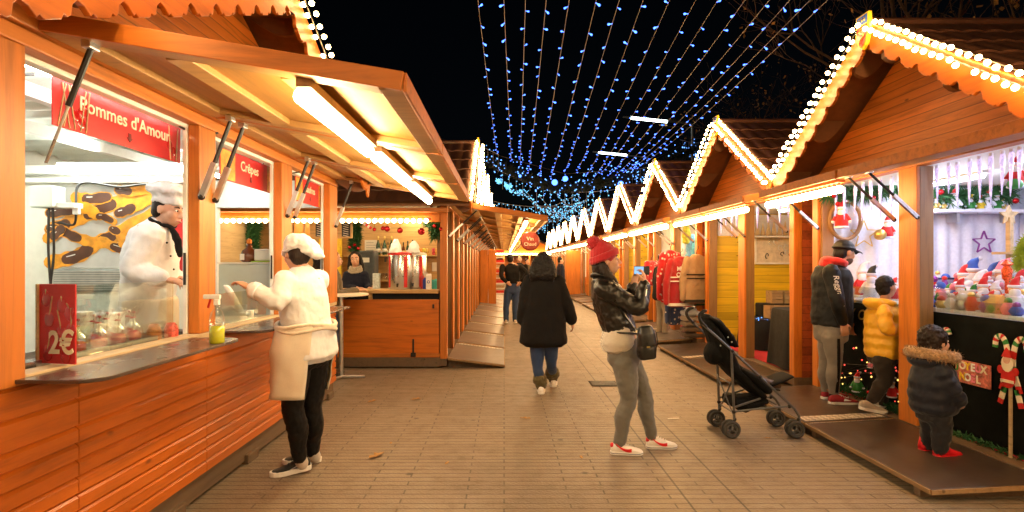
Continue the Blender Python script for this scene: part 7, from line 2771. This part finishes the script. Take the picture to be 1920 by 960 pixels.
house('grey toy house in the clear box at the front', on_counter(1814, 3.78), .055, M['alu'], M['shoe_grey'])
house('pale gold toy house next to the grey one', on_counter(1868, 3.76), .05, M['scarf'], GO)
house('small red toy house behind the lime cap doll', on_counter(1812, 4.1), .06, M['red'], WH)
p_ = on_counter(1765, 4.3)
t = thing('picture_frame', 'blue framed winter picture standing on the toy counter', 'picture frame', p_)
MB().box(p_.x - .16, p_.x + .14, p_.y - .01, p_.y + .01, p_.z, p_.z + .24).build('frame', M['navy_line'], t, bevel=.004)
MB().box(p_.x - .14, p_.x + .12, p_.y - .016, p_.y - .0105, p_.z + .02, p_.z + .22).build('picture', plain('winter print', (.35, .45, .75), .4, var=.5, scale=10), t)
p_ = on_counter(1888, 3.95)
t = thing('lantern_post', 'tall orange red glittering lamp post ornament on the toy counter', 'ornament', p_)
MB().lathe(p_, [(.04, 0), (.035, .02), (.014, .04), (.014, .24), (.03, .26), (.036, .33), (.02, .36), (.044, .375), (.008, .41)], 12).build('post', plain('orange glitter', (.75, .10, .02), .3, .3, scale=80, var=.4), t, True)
p_ = on_counter(1893, 4.4)
t = thing('wooden_pyramid', 'pale wooden candle tower with a star top on the toy counter', 'ornament', p_)
for z, r_ in ((0, .16), (.22, .14), (.46, .12)):
    MB().lathe(p_ + V((0, 0, z)), [(r_, 0), (r_, .02)], 18).build('tier', M['pale_wood'], t, True)
MB().beam(p_, p_ + V((0, 0, .78)), .045, .03, V((1, 0, 0))).build('post', M['pale_wood'], t)
m = MB()
m.prism([p_ + V((math.sin(k * math.pi / 5) * (.09 if k % 2 == 0 else .04), 0, .80 + math.cos(k * math.pi / 5) * (.09 if k % 2 == 0 else .04))) for k in range(10)], V((0, .015, 0)))
m.build('star', M['pale_wood'], t)
leafy('yellow and green plush bunch beside the candle tower', [P(1910, 500, 4.5), P(1915, 470, 4.5), P(1925, 450, 4.5)], .06, 50, plain('lime plush', (.40, .50, .04), .9, scale=30, bstr=.5), 0, 'plush', 'plush_toy')

rn = random.Random(77)
pal = [(M['blue'], 'blue'), (M['purple'], 'purple'), (WH, 'white'), (M['pink'], 'pink'), (RED2, 'red'), (GO, 'gold'), (GN, 'green'), (M['alu'], 'silver')]
n_toy = 0
for row, X in enumerate((3.74, 4.0, 4.22, 4.42)):
    for x in range(1741 + row * 5, 1925, 21):
        mm, cn = pal[(n_toy * 5 + row) % 8]
        m2, cn2 = pal[(n_toy * 3 + row + 1) % 8]
        p_ = on_counter(x + rn.uniform(-4, 4), X)
        t = thing('bauble_figure', '%s and %s glass figure, %s of the %s row of the toy counter' % (cn, cn2, ORD[(x - 1741) // 21], ('front', 'second', 'third', 'back')[row]), 'ornament', p_, 'small glass figures on the toy counter')
        h = rn.uniform(.07, .13) + .055 * row
        MB().lathe(p_, [(.03, 0), (.035 + .01 * row, .01), (.05, h * .4), (.03, h * .8), (.012, h)], 10).build('body', mm, t, 'full')
        MB().ball(p_ + V((0, 0, h)), rn.uniform(.022, .04), 10, 7).build('head', m2, t, True)
        n_toy += 1

# things on the black velvet
VX = RX + .155
t = thing('greeting_board', 'colourful cut out greeting letters pinned to the black velvet', 'sign', V((VX, 4.35, .66)))
rn = random.Random(5)
cols = [M['cream'], M['yellow_paint'], M['white'], M['pink'], M['cream'], M['green']]
MB().box(VX - .012, VX - .006, 4.19, 4.52, .565, .745).build('backing', plain('party print', (.55, .16, .12), .5, var=.7, scale=30), t, bevel=.004)
for row, word in enumerate(('JOYEUX', 'NOEL')):
    for i, ch in enumerate(word):
        y = 4.495 - i * .049 - (.05 if row else 0)
        lettering(ch, .082, cols[(i + row * 2 + 5) % 6], t, (VX - .016, y, .70 - row * .085), (0, -1, 0), (0, 0, 1), 'letter', bold=.003)
Yc = 3.985
t = thing('garden_stake', 'flat wooden stake with bearded gift man and crossed candy canes before the velvet', 'garden stake', V((VX - .05, Yc, .15)))
x0 = VX - .05
MB().box(x0 - .006, x0 + .006, Yc - .010, Yc + .010, .12, .66).build('stick', M['pale_wood'], t)


def cut(pts, mat, nm, dx=0.0):
    MB().prism([V((x0 - .010 + dx, Yc - a_, z)) for a_, z in pts], V((.008, 0, 0))).build(nm, mat, t)


for s in (-1, 1):
    path = [(s * .075, .60), (s * .02, .78), (s * .035, .93), (s * .075, .985), (s * .115, .965), (s * .125, .90)]
    if s < 0:
        path = [(-a_, z) for a_, z in path]
        path = [(-a_, z) for a_, z in path]
    run = arc([V((x0, Yc - a_, z)) for a_, z in path], 3)
    lo = arc([V((x0, Yc - a_, z)) for a_, z in ((s * .085, .50), (s * .05, .62))], 3)
    for rr in (run, lo):
        for k in range(len(rr) - 1):
            MB().beam(rr[k], rr[k + 1] + (rr[k + 1] - rr[k]) * .08, .010, .036, (rr[k + 1] - rr[k]).cross(V((1, 0, 0)))).build('cane_stripe', (M['red'], M['cream'], M['green'], M['cream'])[k % 4], t)
disc = lambda a0, z0, ra, rz, n=14: [(a0 + ra * math.cos(k * 2 * math.pi / n), z0 + rz * math.sin(k * 2 * math.pi / n)) for k in range(n)]
cut(disc(0, .70, .055, .075), M['red'], 'suit', -.012)
cut(disc(0, .80, .045, .06), M['cream'], 'beard', -.018)
cut(disc(0, .825, .026, .026), M['skin_doll'], 'face', -.022)
cut([(-.038, .845), (.038, .845), (.02, .89), (.0, .915), (-.015, .89)], M['red'], 'hat', -.024)
cut(disc(-.06, .75, .022, .03), M['red'], 'arm', -.014)
cut(disc(.06, .75, .022, .03), M['red'], 'arm', -.014)
cut([(-.05, .665), (.05, .665), (.05, .685), (-.05, .685)], M['cream'], 'belt', -.020)
t = thing('candy_cane', 'striped candy cane on the black velvet behind the toddler head', 'ornament', V((VX, 4.66, .95)))
run = arc([V((VX - .02, 4.62 + a_, z)) for a_, z in ((.02, .78), (.02, .90), (.0, .96), (-.03, .97), (-.05, .93))], 3)
for k in range(len(run) - 1):
    MB().tube([run[k], run[k + 1]], .018, 8).build('stripe', (M['red'], M['cream'], M['green'], M['cream'])[k % 4], t, True)
lettering('Merry', .15, M['gold'], None, (VX - .006, 6.02, 1.02), (0, -1, 0), (0, 0, 1), 'greeting_lettering', .001, shear=.3)
o = bpy.data.objects['greeting_lettering']
tag(o, 'gold script greeting on the black velvet behind the man in the cap', 'lettering')
lettering('Christmas', .15, M['gold'], None, (VX - .006, 5.48, .98), (0, -1, 0), (0, 0, 1), 'greeting_lettering', .001, shear=.3)
tag(bpy.data.objects['greeting_lettering.001'], 'gold script greeting word on the black velvet hidden behind the boy', 'lettering')
for i, (x, y, h, lab) in enumerate(((1607, 735, .22, 'small bearded doll in a green collar low on the black velvet'), (1672, 745, .20, 'small blue and red doll low on the black velvet behind the boy shoes'), (1632, 690, .10, 'tiny pink doll on the black velvet between man and boy'))):
    p_ = P(x, y, 1) - V((0, 1, EYE))
    k = (VX - .05) / ((x - VPX) / FPX)
    santa('velvet_doll', lab, P(x, y, k), h, 'doll', 'dolls pinned on the black velvet', (RED2, BL, M['pink'])[i], (M['green'], RED2, M['pink'])[i])
rn = random.Random(8)
t = thing('fairy_lights', 'red and gold fairy lights scattered on the black velvet between man and boy', 'string lights', V((VX, 5.6, .4)))
M['fairy_red'] = glow('red fairy light', (1, .08, .05), .7, False)
M['fairy_gold'] = glow('gold fairy light', (1, .55, .12), .9, False)
pts = [V((VX - .02, 5.05 + 1.1 * rn.random(), .20 + .45 * rn.random())) for _ in range(60)]
for m_, sl in (('fairy_red', pts[:34]), ('fairy_gold', pts[34:])):
    lm = MB()
    for p_ in sl:
        octa(lm, p_, rn.uniform(.006, .012))
    tag(lm.build('bulb', M[m_], t), kind='stuff')
MB().tube([pts[k] for k in range(0, 60, 3)], .003, 4).build('wire', M['black'], t)
leafy('green sprigs along the foot of the black velvet', [V((VX - .03, 3.5, .15)), V((VX - .03, 4.4, .15)), V((VX - .03, 4.75, .15))], .06, 26, M['fir_lit'], 0)
leafy('dark sprigs at the foot of the velvet behind the boy', [V((VX - .03, 5.0, .15)), V((VX - .03, 5.6, .2)), V((VX - .03, 6.2, .17))], .09, 30, M['fir_lit'], 4)

# ------------------------------------------------------------------ yellow chalet
YB = RY0 + RP
WB = YB + 1.5 - .05
t = thing('draped_table', 'low table draped in black cloth with blue lights in the yellow chalet', 'table', (4.6, YB + .9, .14))
rings = []
for z, e in ((.62, 0), (.60, .012), (.40, .03), (.15, .05)):
    rings.append([V((4.55 + (.62 + e) * sp(math.cos(a_), .5) + .03 * (0.62 - z) * math.sin(a_ * 13), YB + .85 + (.40 + e) * sp(math.sin(a_), .5), z)) for a_ in [k * math.pi / 40 for k in range(80)]])
MB().rings(rings).build('cloth', M['dark'], t, True)
t2 = thing('draped_table', 'higher table draped in black cloth nearest the red side boards of the yellow chalet', 'table', (4.15, YB - .95, .14))
rings = [[V((4.15 + (.5 + e) * sp(math.cos(a_), .5) + .03 * (1.0 - z) * math.sin(a_ * 11), YB - .9 + (.45 + e) * sp(math.sin(a_), .5), z)) for a_ in [k * math.pi / 40 for k in range(80)]] for z, e in ((.90, 0), (.88, .012), (.5, .03), (.15, .05))]
MB().rings(rings).build('cloth', M['dark'], t2, True)
t = thing('fairy_lights', 'blue white fairy lights lying on the low black table', 'string lights', (4.5, YB + .6, .64))
lm = MB()
for _ in range(46):
    octa(lm, V((4.55 + rn.uniform(-.6, .5), YB + .46 + rn.uniform(-.03, .3), .635 + rn.uniform(-.03, .01))), rn.uniform(.008, .016))
tag(lm.build('bulb', M['led_pale'], t), kind='stuff')
MB().tube([V((4.0, YB + .5, .628)), V((4.5, YB + .47, .628)), V((5.0, YB + .55, .628))], .004, 5).build('wire', M['black'], t)
for i, (x, z, w) in enumerate(((4.30, .627, .15), (4.47, .627, .14), (4.64, .627, .15), (4.46, .852, .16), (4.66, .852, .15))):
    t = thing('wooden_crate', ('small slatted wooden crate on the display, nearest the centre post', 'slatted wooden crate second from the centre post', 'slatted wooden crate third from the centre post', 'slatted crate leaning on the upper step of the display', 'topmost slatted crate of the display')[i], 'crate', (x, YB + .7, z), 'wooden crates on the black display')
    m = MB()
    y = YB + .72 + (.25 if i > 2 else 0)
    for s_ in range(3):
        m.box(x - w / 2, x + w / 2, y - .10, y - .09, z + .07 * s_, z + .07 * s_ + .058)
    m.build('slat_front', M['crate_wood'], t)
    MB().box(x - w / 2 - .008, x - w / 2 - .001, y - .10, y + .12, z, z + .20).build('side', M['crate_wood'], t)
    MB().box(x + w / 2 + .001, x + w / 2 + .008, y - .10, y + .12, z, z + .20).build('side', M['crate_wood'], t)
    MB().box(x - w / 2, x + w / 2, y + .11, y + .12, z, z + .20).build('back', M['crate_wood'], t)
    MB().box(x - w / 2, x + w / 2, y - .089, y + .109, z, z + .01).build('bottom', M['crate_wood'], t)
t = thing('display_step', 'black covered step on the low table under the upper crates', 'display', (4.55, YB + .95, .626))
MB().box(4.2, 4.95, YB + .86, YB + 1.12, .626, .85).build('step', M['dark'], t, bevel=.02)
t = thing('peg_board', 'pale framed board of metal trinkets on the yellow plank wall', 'display board', P(1455, 455, WB))
a_, b_ = P(1418, 492, WB - .03), P(1492, 445, WB - .03)
MB().box(a_.x, b_.x, WB - .03, WB - .01, a_.z, b_.z).build('board', plain('cream board', (.62, .52, .38), .6), t)
for q in ((a_.x - .03, a_.x - .001, a_.z - .03, b_.z + .03), (b_.x + .001, b_.x + .03, a_.z - .03, b_.z + .03)):
    MB().box(q[0], q[1], WB - .045, WB - .01, q[2], q[3]).build('frame', M['white'], t)
for z in (a_.z - .03, b_.z + .001):
    MB().box(a_.x, b_.x, WB - .045, WB - .01, z, z + .029).build('frame', M['white'], t)
for i in range(8):
    x, z = rn.uniform(a_.x + .08, b_.x - .08), rn.uniform(a_.z + .1, b_.z - .08)
    MB().tube([V((x + .03 * math.cos(k * .8) * rn.uniform(.6, 1.4), WB - .038, z + .05 * math.sin(k * .8) * rn.uniform(.5, 1.3))) for k in range(7)], .007, 5).build('trinket', (M['alu'], M['black'], M['steel'])[i % 3], t, True)
for i in range(9):
    p_ = P(1410 + i * 10.5, 440, WB - .12)
    h = rn.uniform(.17, .30)
    t = thing('wooden_tree', '%s pale wooden tree cut-out on the shelf over the trinket board' % ORD[i], 'ornament', p_, 'pale wooden trees over the trinket board')
    MB().prism([p_ + V((-.045, 0, .0)), p_ + V((.045, 0, 0)), p_ + V((.018, 0, h * .5)), p_ + V((.0, 0, h)), p_ + V((-.018, 0, h * .5))], V((0, .02, 0))).build('cut_out', M['pale_wood'], t, bevel=.003)
    MB().box(p_.x - .03, p_.x + .03, p_.y - .02, p_.y + .04, p_.z - .012, p_.z - .0005).build('foot', M['crate_wood'], t)
a_, b_ = P(1405, 441, WB - .12), P(1497, 441, WB - .12)
tear('wall_shelf', 'thin white shelf over the trinket board in the yellow chalet', 'shelf', a_, MB().box(a_.x, b_.x + .2, WB - .2, WB - .005, a_.z - .04, a_.z - .014), M['white'], bevel=.004)
for i, x in enumerate((1342, 1352, 1361, 1372, 1381, 1420, 1440, 1462, 1478)):
    X = RX + .18
    Y = X * FPX / (x - VPX)
    l = rn.uniform(.22, .4)
    t = thing('icicle', '%s frosted icicle under the yellow chalet header' % ORD[i], 'icicle', (X, Y, 2.33), 'frosted icicles under the yellow chalet header')
    MB().lathe(V((X, Y, 2.33)), [(.006, 0), (.02, .015), (.022, .05), (.015, l * .5), (.003, l)], 8, V((0, 0, -1))).build('shaft', M['icicle'], t, 'full')
    MB().lathe(V((X, Y, 2.333)), [(.008, -.004), (.014, .0), (.014, .02), (.008, .024)], 8, V((0, 0, -1))).build('cap', M['cloth_white'], t, 'full')
a_ = P(1335, 440, WB - .025)
tear('white_banner', 'white sparkling strip along the top of the yellow plank wall', 'banner', a_, MB().box(RX + .2, 5.7, WB - .03, WB - .012, 1.98, 2.34), M['cloth_white'])

# ------------------------------------------------------------------ jumper chalet
YC = RY0 + 2 * RP


def jumper(label, c, w, h, mat, yaw, trim=None, grp='jumpers and coats hanging in the clothes chalet', text=None):
    t = thing('hanging_jumper', label, 'jumper', c, grp)
    c = V(c)
    l = V((math.cos(R(yaw)), math.sin(R(yaw)), 0))
    m = MB()
    torso(m, [(c + V((0, 0, -h)), w * .52, .07), (c + V((0, 0, -h * .5)), w * .5, .085), (c + V((0, 0, -h * .1)), w * .48, .07), (c + V((0, 0, 0)), w * .2, .05)], l, 20)
    for s in (-1, 1):
        m.limb([(c + l * s * w * .42 + V((0, 0, -h * .10)), .07), (c + l * s * w * .60 + V((0, 0, -h * .5)), .06), (c + l * s * w * .62 + V((0, 0, -h * .92)), .05)], 10)
    rm(m, 'knit_body', mat, t, .013, 3, ((.03, .10),))
    nrm = V((l.y, -l.x, 0))
    if nrm.y > 0:
        nrm = -nrm
    if trim:
        for z, hh in ((-h * .99, .05), (-h * .5, .02), (-h * .42, .02)):
            q = MB()
            q.rings([[c + l * w * .55 * sp(math.cos(k * math.pi / 12), .82) + nrm * .105 * sp(math.sin(k * math.pi / 12), .82) + V((0, 0, z + zz)) for k in range(24)] for zz in (0, hh)])
            q.build('trim_band', trim, t, True)
    if text:
        for i, wd in enumerate(text):
            lettering(wd, .105, M['white'], t, c + nrm * .115 + V((0, 0, -h * .24 - i * .105)), -l if l.x < 0 else l, (0, 0, 1), 'lettering', .003)
    MB().tube([c + V((0, 0, .0)), c + V((0, 0, .08)), c + V((.03, 0, .11)), c + V((.03, 0, .16))], .006, 6).build('hanger', M['black'], t, True)
    return t


def snowflake(name, a, b_):
    m, nt, b = new_mat(name)
    v = coords(nt)
    vo = nd(nt, 'ShaderNodeTexVoronoi', {'Vector': v, 'Scale': 13.0})
    f = ramp(nt, vo.outputs['Distance'], [(.22, (1, 1, 1)), (.30, (0, 0, 0))])
    nt.links.new(mixc(nt, f, a, b_), b.inputs['Base Color'])
    b.inputs['Roughness'].default_value = .9
    b.inputs['Sheen Weight'].default_value = .3
    return m


M['xmas_knit'] = snowflake('red snowflake knit', (.55, .012, .02), (.75, .70, .66))
M['navy_knit'] = snowflake('navy snowflake knit', (.03, .06, .18), (.75, .72, .70))
M['tan_fleece'] = cloth('tan fleece', (.42, .27, .15), .95, weave=60, bstr=.5)
jumper('bright red jumper with white flakes hanging in front of the clothes chalet', P(1257, 470, 10.4), .42, .95, M['xmas_knit'], 25)
jumper('long red and navy patterned jumper hanging below the flake jumper', P(1266, 545, 10.5), .30, .62, M['navy_knit'], 25)
jumper('red jumper with white greeting lettering hanging at the clothes chalet post', P(1276, 482, 10.05), .50, .88, M['knit_red'], 20, M['white'], text=('MERRY', 'CHRIST', 'MAS'))
jumper('tan brown fleece coat with dark bands hanging near the orange corner post', P(1306, 478, 9.98), .46, .85, M['tan_fleece'], 15, M['brown_pants'])
jumper('pink patterned jumper at the shoulder of the dark coated shopper', P(1222, 490, 11.9), .36, .5, M['xmas_knit'], 40)
for i, (x, y, Y, w, h, col, lab) in enumerate(((1287, 425, 11.9, .16, .35, (.55, .50, .05), 'yellow folded garment high on the wall of the clothes chalet'), (1296, 440, 12.2, .3, .55, (.25, .55, .75), 'pale blue plush garment high in the clothes chalet'), (1306, 450, 11.6, .25, .55, (.12, .45, .68), 'turquoise plush garment beside the pale blue one'), (1310, 420, 11.9, .15, .3, (.45, .06, .35), 'magenta garment at the top of the clothes chalet'), (1285, 450, 12.2, .14, .3, (.7, .7, .72), 'white garment under the yellow one'))):
    p_ = P(x, y, Y)
    m = MB()
    torso(m, [(p_ + V((0, 0, -h)), w * .5, .06), (p_ + V((0, 0, -h * .4)), w * .5, .08), (p_, w * .35, .05)], V((1, .3, 0)), 16)
    o = rm(m, 'folded_garment', cloth('garment %d' % i, col, .9), None, .014, 2, (.05, .08))
    for v in o.data.vertices:
        v.co -= p_
    o.location = p_
    tag(o, lab, 'garment', 'bright garments high in the clothes chalet')
for i, (z, col, lab) in enumerate(((.14, (.10, .07, .055), 'dark folded clothes at the bottom of the pile by the post'), (.24, (.16, .11, .08), 'brown folded clothes second in the pile by the post'), (.34, (.28, .22, .17), 'taupe folded clothes third in the pile by the post'), (.44, (.50, .40, .32), 'beige folded clothes fourth in the pile by the post'), (.54, (.62, .68, .78), 'white and blue folded shirt on top of the pile by the post'), (.72, (.03, .12, .06), 'dark green folded jumper hanging over the pile by the post'))):
    p_ = V((P(1303, 600, 10.2).x, 10.3, z))
    m = MB()
    torso(m, [(p_ + V((-.19, 0, .05)), .16, .045), (p_ + V((.19, 0, .05)), .16, .045)], V((0, 1, 0)), 16, .6)
    if i > 3:
        m.ell(p_ + V((0, 0, .09)), V((.17, 0, 0)), V((0, .15, 0)), V((0, 0, .07)))
    o = rm(m, 'folded_clothes', cloth('folded %d' % i, col, .9), None, .012, 2, (.02, .06))
    for v in o.data.vertices:
        v.co -= p_
    o.location = p_
    tag(o, lab, 'clothes', 'folded clothes in the pile by the post')
for k in range(3, 8):
    for j, (u, w) in enumerate(((-.7, .30), (.1, .5), (.85, .4))):
        col = ((.5, .05, .04), (.75, .70, .60), (.45, .28, .08), (.05, .2, .08), (.12, .18, .4))[(k + j) % 5]
        p_ = V((RX + .55, RY0 + RP * k + u, .14))
        t = thing('goods_display', '%s display of goods in the %s chalet of the red hat row' % (('near', 'middle', 'far')[j], ORD[k]), 'display', p_, 'goods on display in the far chalets')
        MB().box(p_.x - .3, p_.x + .4, p_.y - w, p_.y + w * .6, .14, .85).build('table', M['siding_x'] if j else M['wicker'], t, bevel=.01)
        m = MB()
        for q in range(6):
            m.ball(p_ + V((rn.uniform(-.2, .2), rn.uniform(-w * .8, w * .5), .78)), rn.uniform(.06, .13), 8, 6, rn.uniform(.8, 1.8))
        tag(m.build('goods', plain('goods %d %d' % (k, j), col, .6, var=.5), t, True), kind='stuff')

# ------------------------------------------------------------------ stroller
def stroller():
    Yn, Yf = 4.86, 5.20
    ym = (Yn + Yf) / 2
    c = P(1420, 810, Yn)
    t = thing('stroller', 'black folding stroller with grey frame parked by the ramp boards', 'stroller', (c.x, ym, 0))
    fr = MB()
    q = lambda x, y, Y=Yn: P(x, y, Y) if Y == Yn else V((P(x, y, Yn).x, Y, P(x, y, Yn).z))
    for Y in (Yn, Yf):
        side = MB()
        side.tube([q(1317, 608, Y), q(1345, 632, Y), q(1373, 658, Y), q(1428, 709, Y), q(1470, 748, Y), q(1489, 766, Y), q(1498, 780, Y), q(1499, 790, Y)], .011, 8)
        side.build('frame_tube', M['alu_grey'], t, True)
        MB().tube([q(1371, 655, Y), q(1374, 720, Y), q(1377, 792, Y)], .011, 8).build('rear_strut', M['alu_grey'], t, True)
        MB().tube([q(1376, 772, Y), q(1425, 766, Y), q(1480, 762, Y)], .009, 8).build('base_tube', M['alu_grey'], t, True)
        MB().tube([q(1376, 764, Y), q(1426, 747, Y)], .009, 8).build('seat_tube', M['alu_grey'], t, True)
        MB().limb([(q(1324, 613, Y), .013), (q(1314, 602, Y), .014), (q(1311, 592, Y), .015), (q(1317, 585, Y), .015), (q(1323, 583, Y), .014)], 10).build('handle', M['black'], t, 'full')
        for x, y in ((1373, 658), (1425, 706), (1376, 772), (1480, 762)):
            MB().ball(q(x, y, Y), .018, 8, 6).build('joint', M['black'], t, True)
        for wx, wy in ((1370, 800), (1490, 802)):
            for dy in (-.028, .028):
                cc = V((P(wx, wy, Yn).x, Y + dy, .076))
                ty = MB()
                ty.tube([cc + V((.062 * math.cos(a_), 0, .062 * math.sin(a_))) for a_ in [k * math.pi / 12 for k in range(24)]], .0145, 8, closed=True)
                o = ty.build('wheel', M['tyre'], t, True)
                h = MB()
                h.tube([cc + V((.044 * math.cos(a_), 0, .044 * math.sin(a_))) for a_ in [k * math.pi / 10 for k in range(20)]], .008, 6, closed=True)
                for a_ in (90, 210, 330):
                    h.beam(cc, cc + V((.046 * math.cos(R(a_)), 0, .046 * math.sin(R(a_)))), .012, .016, V((0, 1, 0)))
                h.ell(cc, V((.016, 0, 0)), V((0, .014, 0)), V((0, 0, .016)), 10, 6)
                h.build('rim', M['alu_grey'], o, True)
            MB().tube([V((P(wx, wy, Yn).x, Y - .03, .076)), V((P(wx, wy, Yn).x, Y + .03, .076))], .007, 6).build('axle', M['black'], t, True)
            MB().limb([(V((P(wx, wy, Yn).x, Y, .08)), .012), (q(1378 if wx < 1400 else 1497, 786, Y), .014)], 8).build('fork', M['black'], t, 'full')
    for x, y in ((1376, 722), (1377, 775), (1455, 758)):
        MB().tube([q(x, y, Yn), q(x, y, Yf)], .008, 8).build('cross_bar', M['alu_grey'], t, True)
    for a_, b_ in (((1372, 715), (1378, 785)), ((1378, 785), (1372, 715))):
        MB().tube([q(*a_, Yn), q(*b_, Yf)], .007, 6).build('rear_brace', M['alu_grey'], t, True)
    # seat sling and hood
    lat = V((0, 1, 0))
    s = MB()
    torso(s, [(q(1334, 603, ym), .14, .030), (q(1350, 628, ym), .165, .050), (q(1368, 668, ym), .17, .075), (q(1384, 696, ym), .17, .060), (q(1412, 726, ym), .165, .045), (q(1440, 748, ym), .155, .035)], lat, 20)
    s.ell(q(1352, 668, ym), V((.075, 0, -.03)), V((0, .15, 0)), V((.03, 0, .10)))
    rm(s, 'seat_sling', M['stroller_cloth'], t, .009, 4, (.016, .08))
    s = MB()
    torso(s, [(q(1392, 694, ym), .165, .03), (q(1425, 716, ym), .165, .055), (q(1448, 738, ym), .16, .04)], lat, 18)
    rm(s, 'seat_side', M['stroller_cloth'], t, .010, 4, (.014, .08))
    h = MB()
    torso(h, [(q(1332, 596, ym), .15, .028), (q(1352, 606, ym), .165, .040), (q(1376, 634, ym), .168, .034), (q(1386, 652, ym), .165, .018)], lat, 18)
    rm(h, 'folded_hood', M['stroller_cloth'], t, .009, 4, (.018, .06))
    b = MB()
    torso(b, [(q(1381, 757, ym), .15, .05), (q(1405, 765, ym), .155, .075), (q(1445, 755, ym), .15, .035)], lat, 18)
    rm(b, 'basket', M['stroller_cloth'], t, .010, 4, (.02, .07))
    f_ = MB()
    torso(f_, [(q(1452, 726, ym), .13, .022), (q(1478, 716, ym), .13, .018), (q(1496, 709, ym), .12, .012)], lat, 16, .7)
    rm(f_, 'leg_rest', M['stroller_cloth'], t, .009, 2)
    for x, y in ((1364, 632), (1371, 641), (1350, 648)):
        MB().ball(q(x, y, Yn - .012), .007, 8, 6).build('snap', M['alu'], t, True)
    for i, Y in enumerate((4.97, 5.09)):
        hp = q(1444, 730, Y)
        o = thing('small_boot', ('brown child boot resting on the near edge of the stroller leg rest', 'brown child boot on the far edge of the stroller leg rest')[i], 'boot', hp, 'brown child boots on the stroller')
        m = MB()
        m.limb([(hp + V((-.03, 0, .06)), .036), (hp + V((.02, 0, .035)), .040), (hp + V((.085, 0, .02)), .036), (hp + V((.125, 0, .005)), .026)], 12)
        rm(m, 'upper', M['boot'], o, .007, 2)
        MB().beam(hp + V((-.01, 0, -.012)), hp + V((.13, 0, -.028)), .062, .014, V((.1, 0, 1))).build('sole', M['black'], o, bevel=.004)


M['alu_grey'] = plain('grey frame tube', (.14, .14, .135), .4, .6, var=.1)
M['tyre'] = plain('grey black tyre', (.05, .047, .043), .7, var=.2)
M['stroller_cloth'] = cloth('black stroller cloth', (.006, .006, .006), .8, weave=200, bstr=.2, sheen=0, spec=.15)
stroller()

# ------------------------------------------------------------------ small things on the paving
p_ = P(1132, 720, 7.0)
t = thing('drain_cover', 'square iron drain cover set in the paving behind the red hat woman', 'drain cover', (p_.x, 7.0, 0))
MB().box(p_.x - .17, p_.x + .17, 6.86, 7.16, .001, .006).build('frame', plain('rusty iron', (.03, .022, .016), .9), t)
for k in range(6):
    MB().box(p_.x - .15, p_.x + .15, 6.885 + k * .044, 6.91 + k * .044, .0065, .011).build('bar', M['black'], t)
rn = random.Random(21)
for i, (x, y, s, lab) in enumerate(((705, 857, .075, 'curled brown dry leaf near the cook trainers'), (698, 754, .06, 'dry leaf lying before the corner of the food stall'), (780, 750, .06, 'dry leaf beside the dark stain on the paving'), (986, 786, .05, 'small dry leaf behind the walking woman'), (838, 870, .03, 'tiny dry leaf scrap on the open paving'), (1090, 859, .03, 'tiny leaf scrap before the white trainers'), (733, 832, .025, 'tiny pale crumb of leaf on the paving'), (1440, 823, .03, 'dark leaf scrap under the stroller'))):
    Y = FPX * EYE / (y - VPY)
    p_ = P(x, y, Y)
    a_ = rn.uniform(0, 6)
    d, e = V((math.cos(a_), math.sin(a_), 0)), V((-math.sin(a_), math.cos(a_), 0))
    m = MB()
    top = [p_ + d * s * u + e * s * .5 * w + V((0, 0, .006 + .25 * s * abs(w) + .1 * s * u * u)) for u, w in ((-1, 0), (-.6, .7), (-.1, .5), (.2, 1), (.5, .5), (1.2, 0), (.5, -.6), (.2, -1), (-.2, -.5), (-.6, -.8))]
    m.prism(top, V((0, 0, -.002)))
    tear('dry_leaf', lab, 'leaf', p_, m, M['leaf'], 'dry leaves on the paving')
Y = FPX * EYE / (786 - VPY)
p_ = P(1263, 786, Y)
tear('paper_scrap', 'white paper strip lying on the paving behind the white trainers', 'paper', p_, MB().beam(p_ + V((-.055, 0, .004)), p_ + V((.055, .01, .007)), .02, .003), M['paper'])
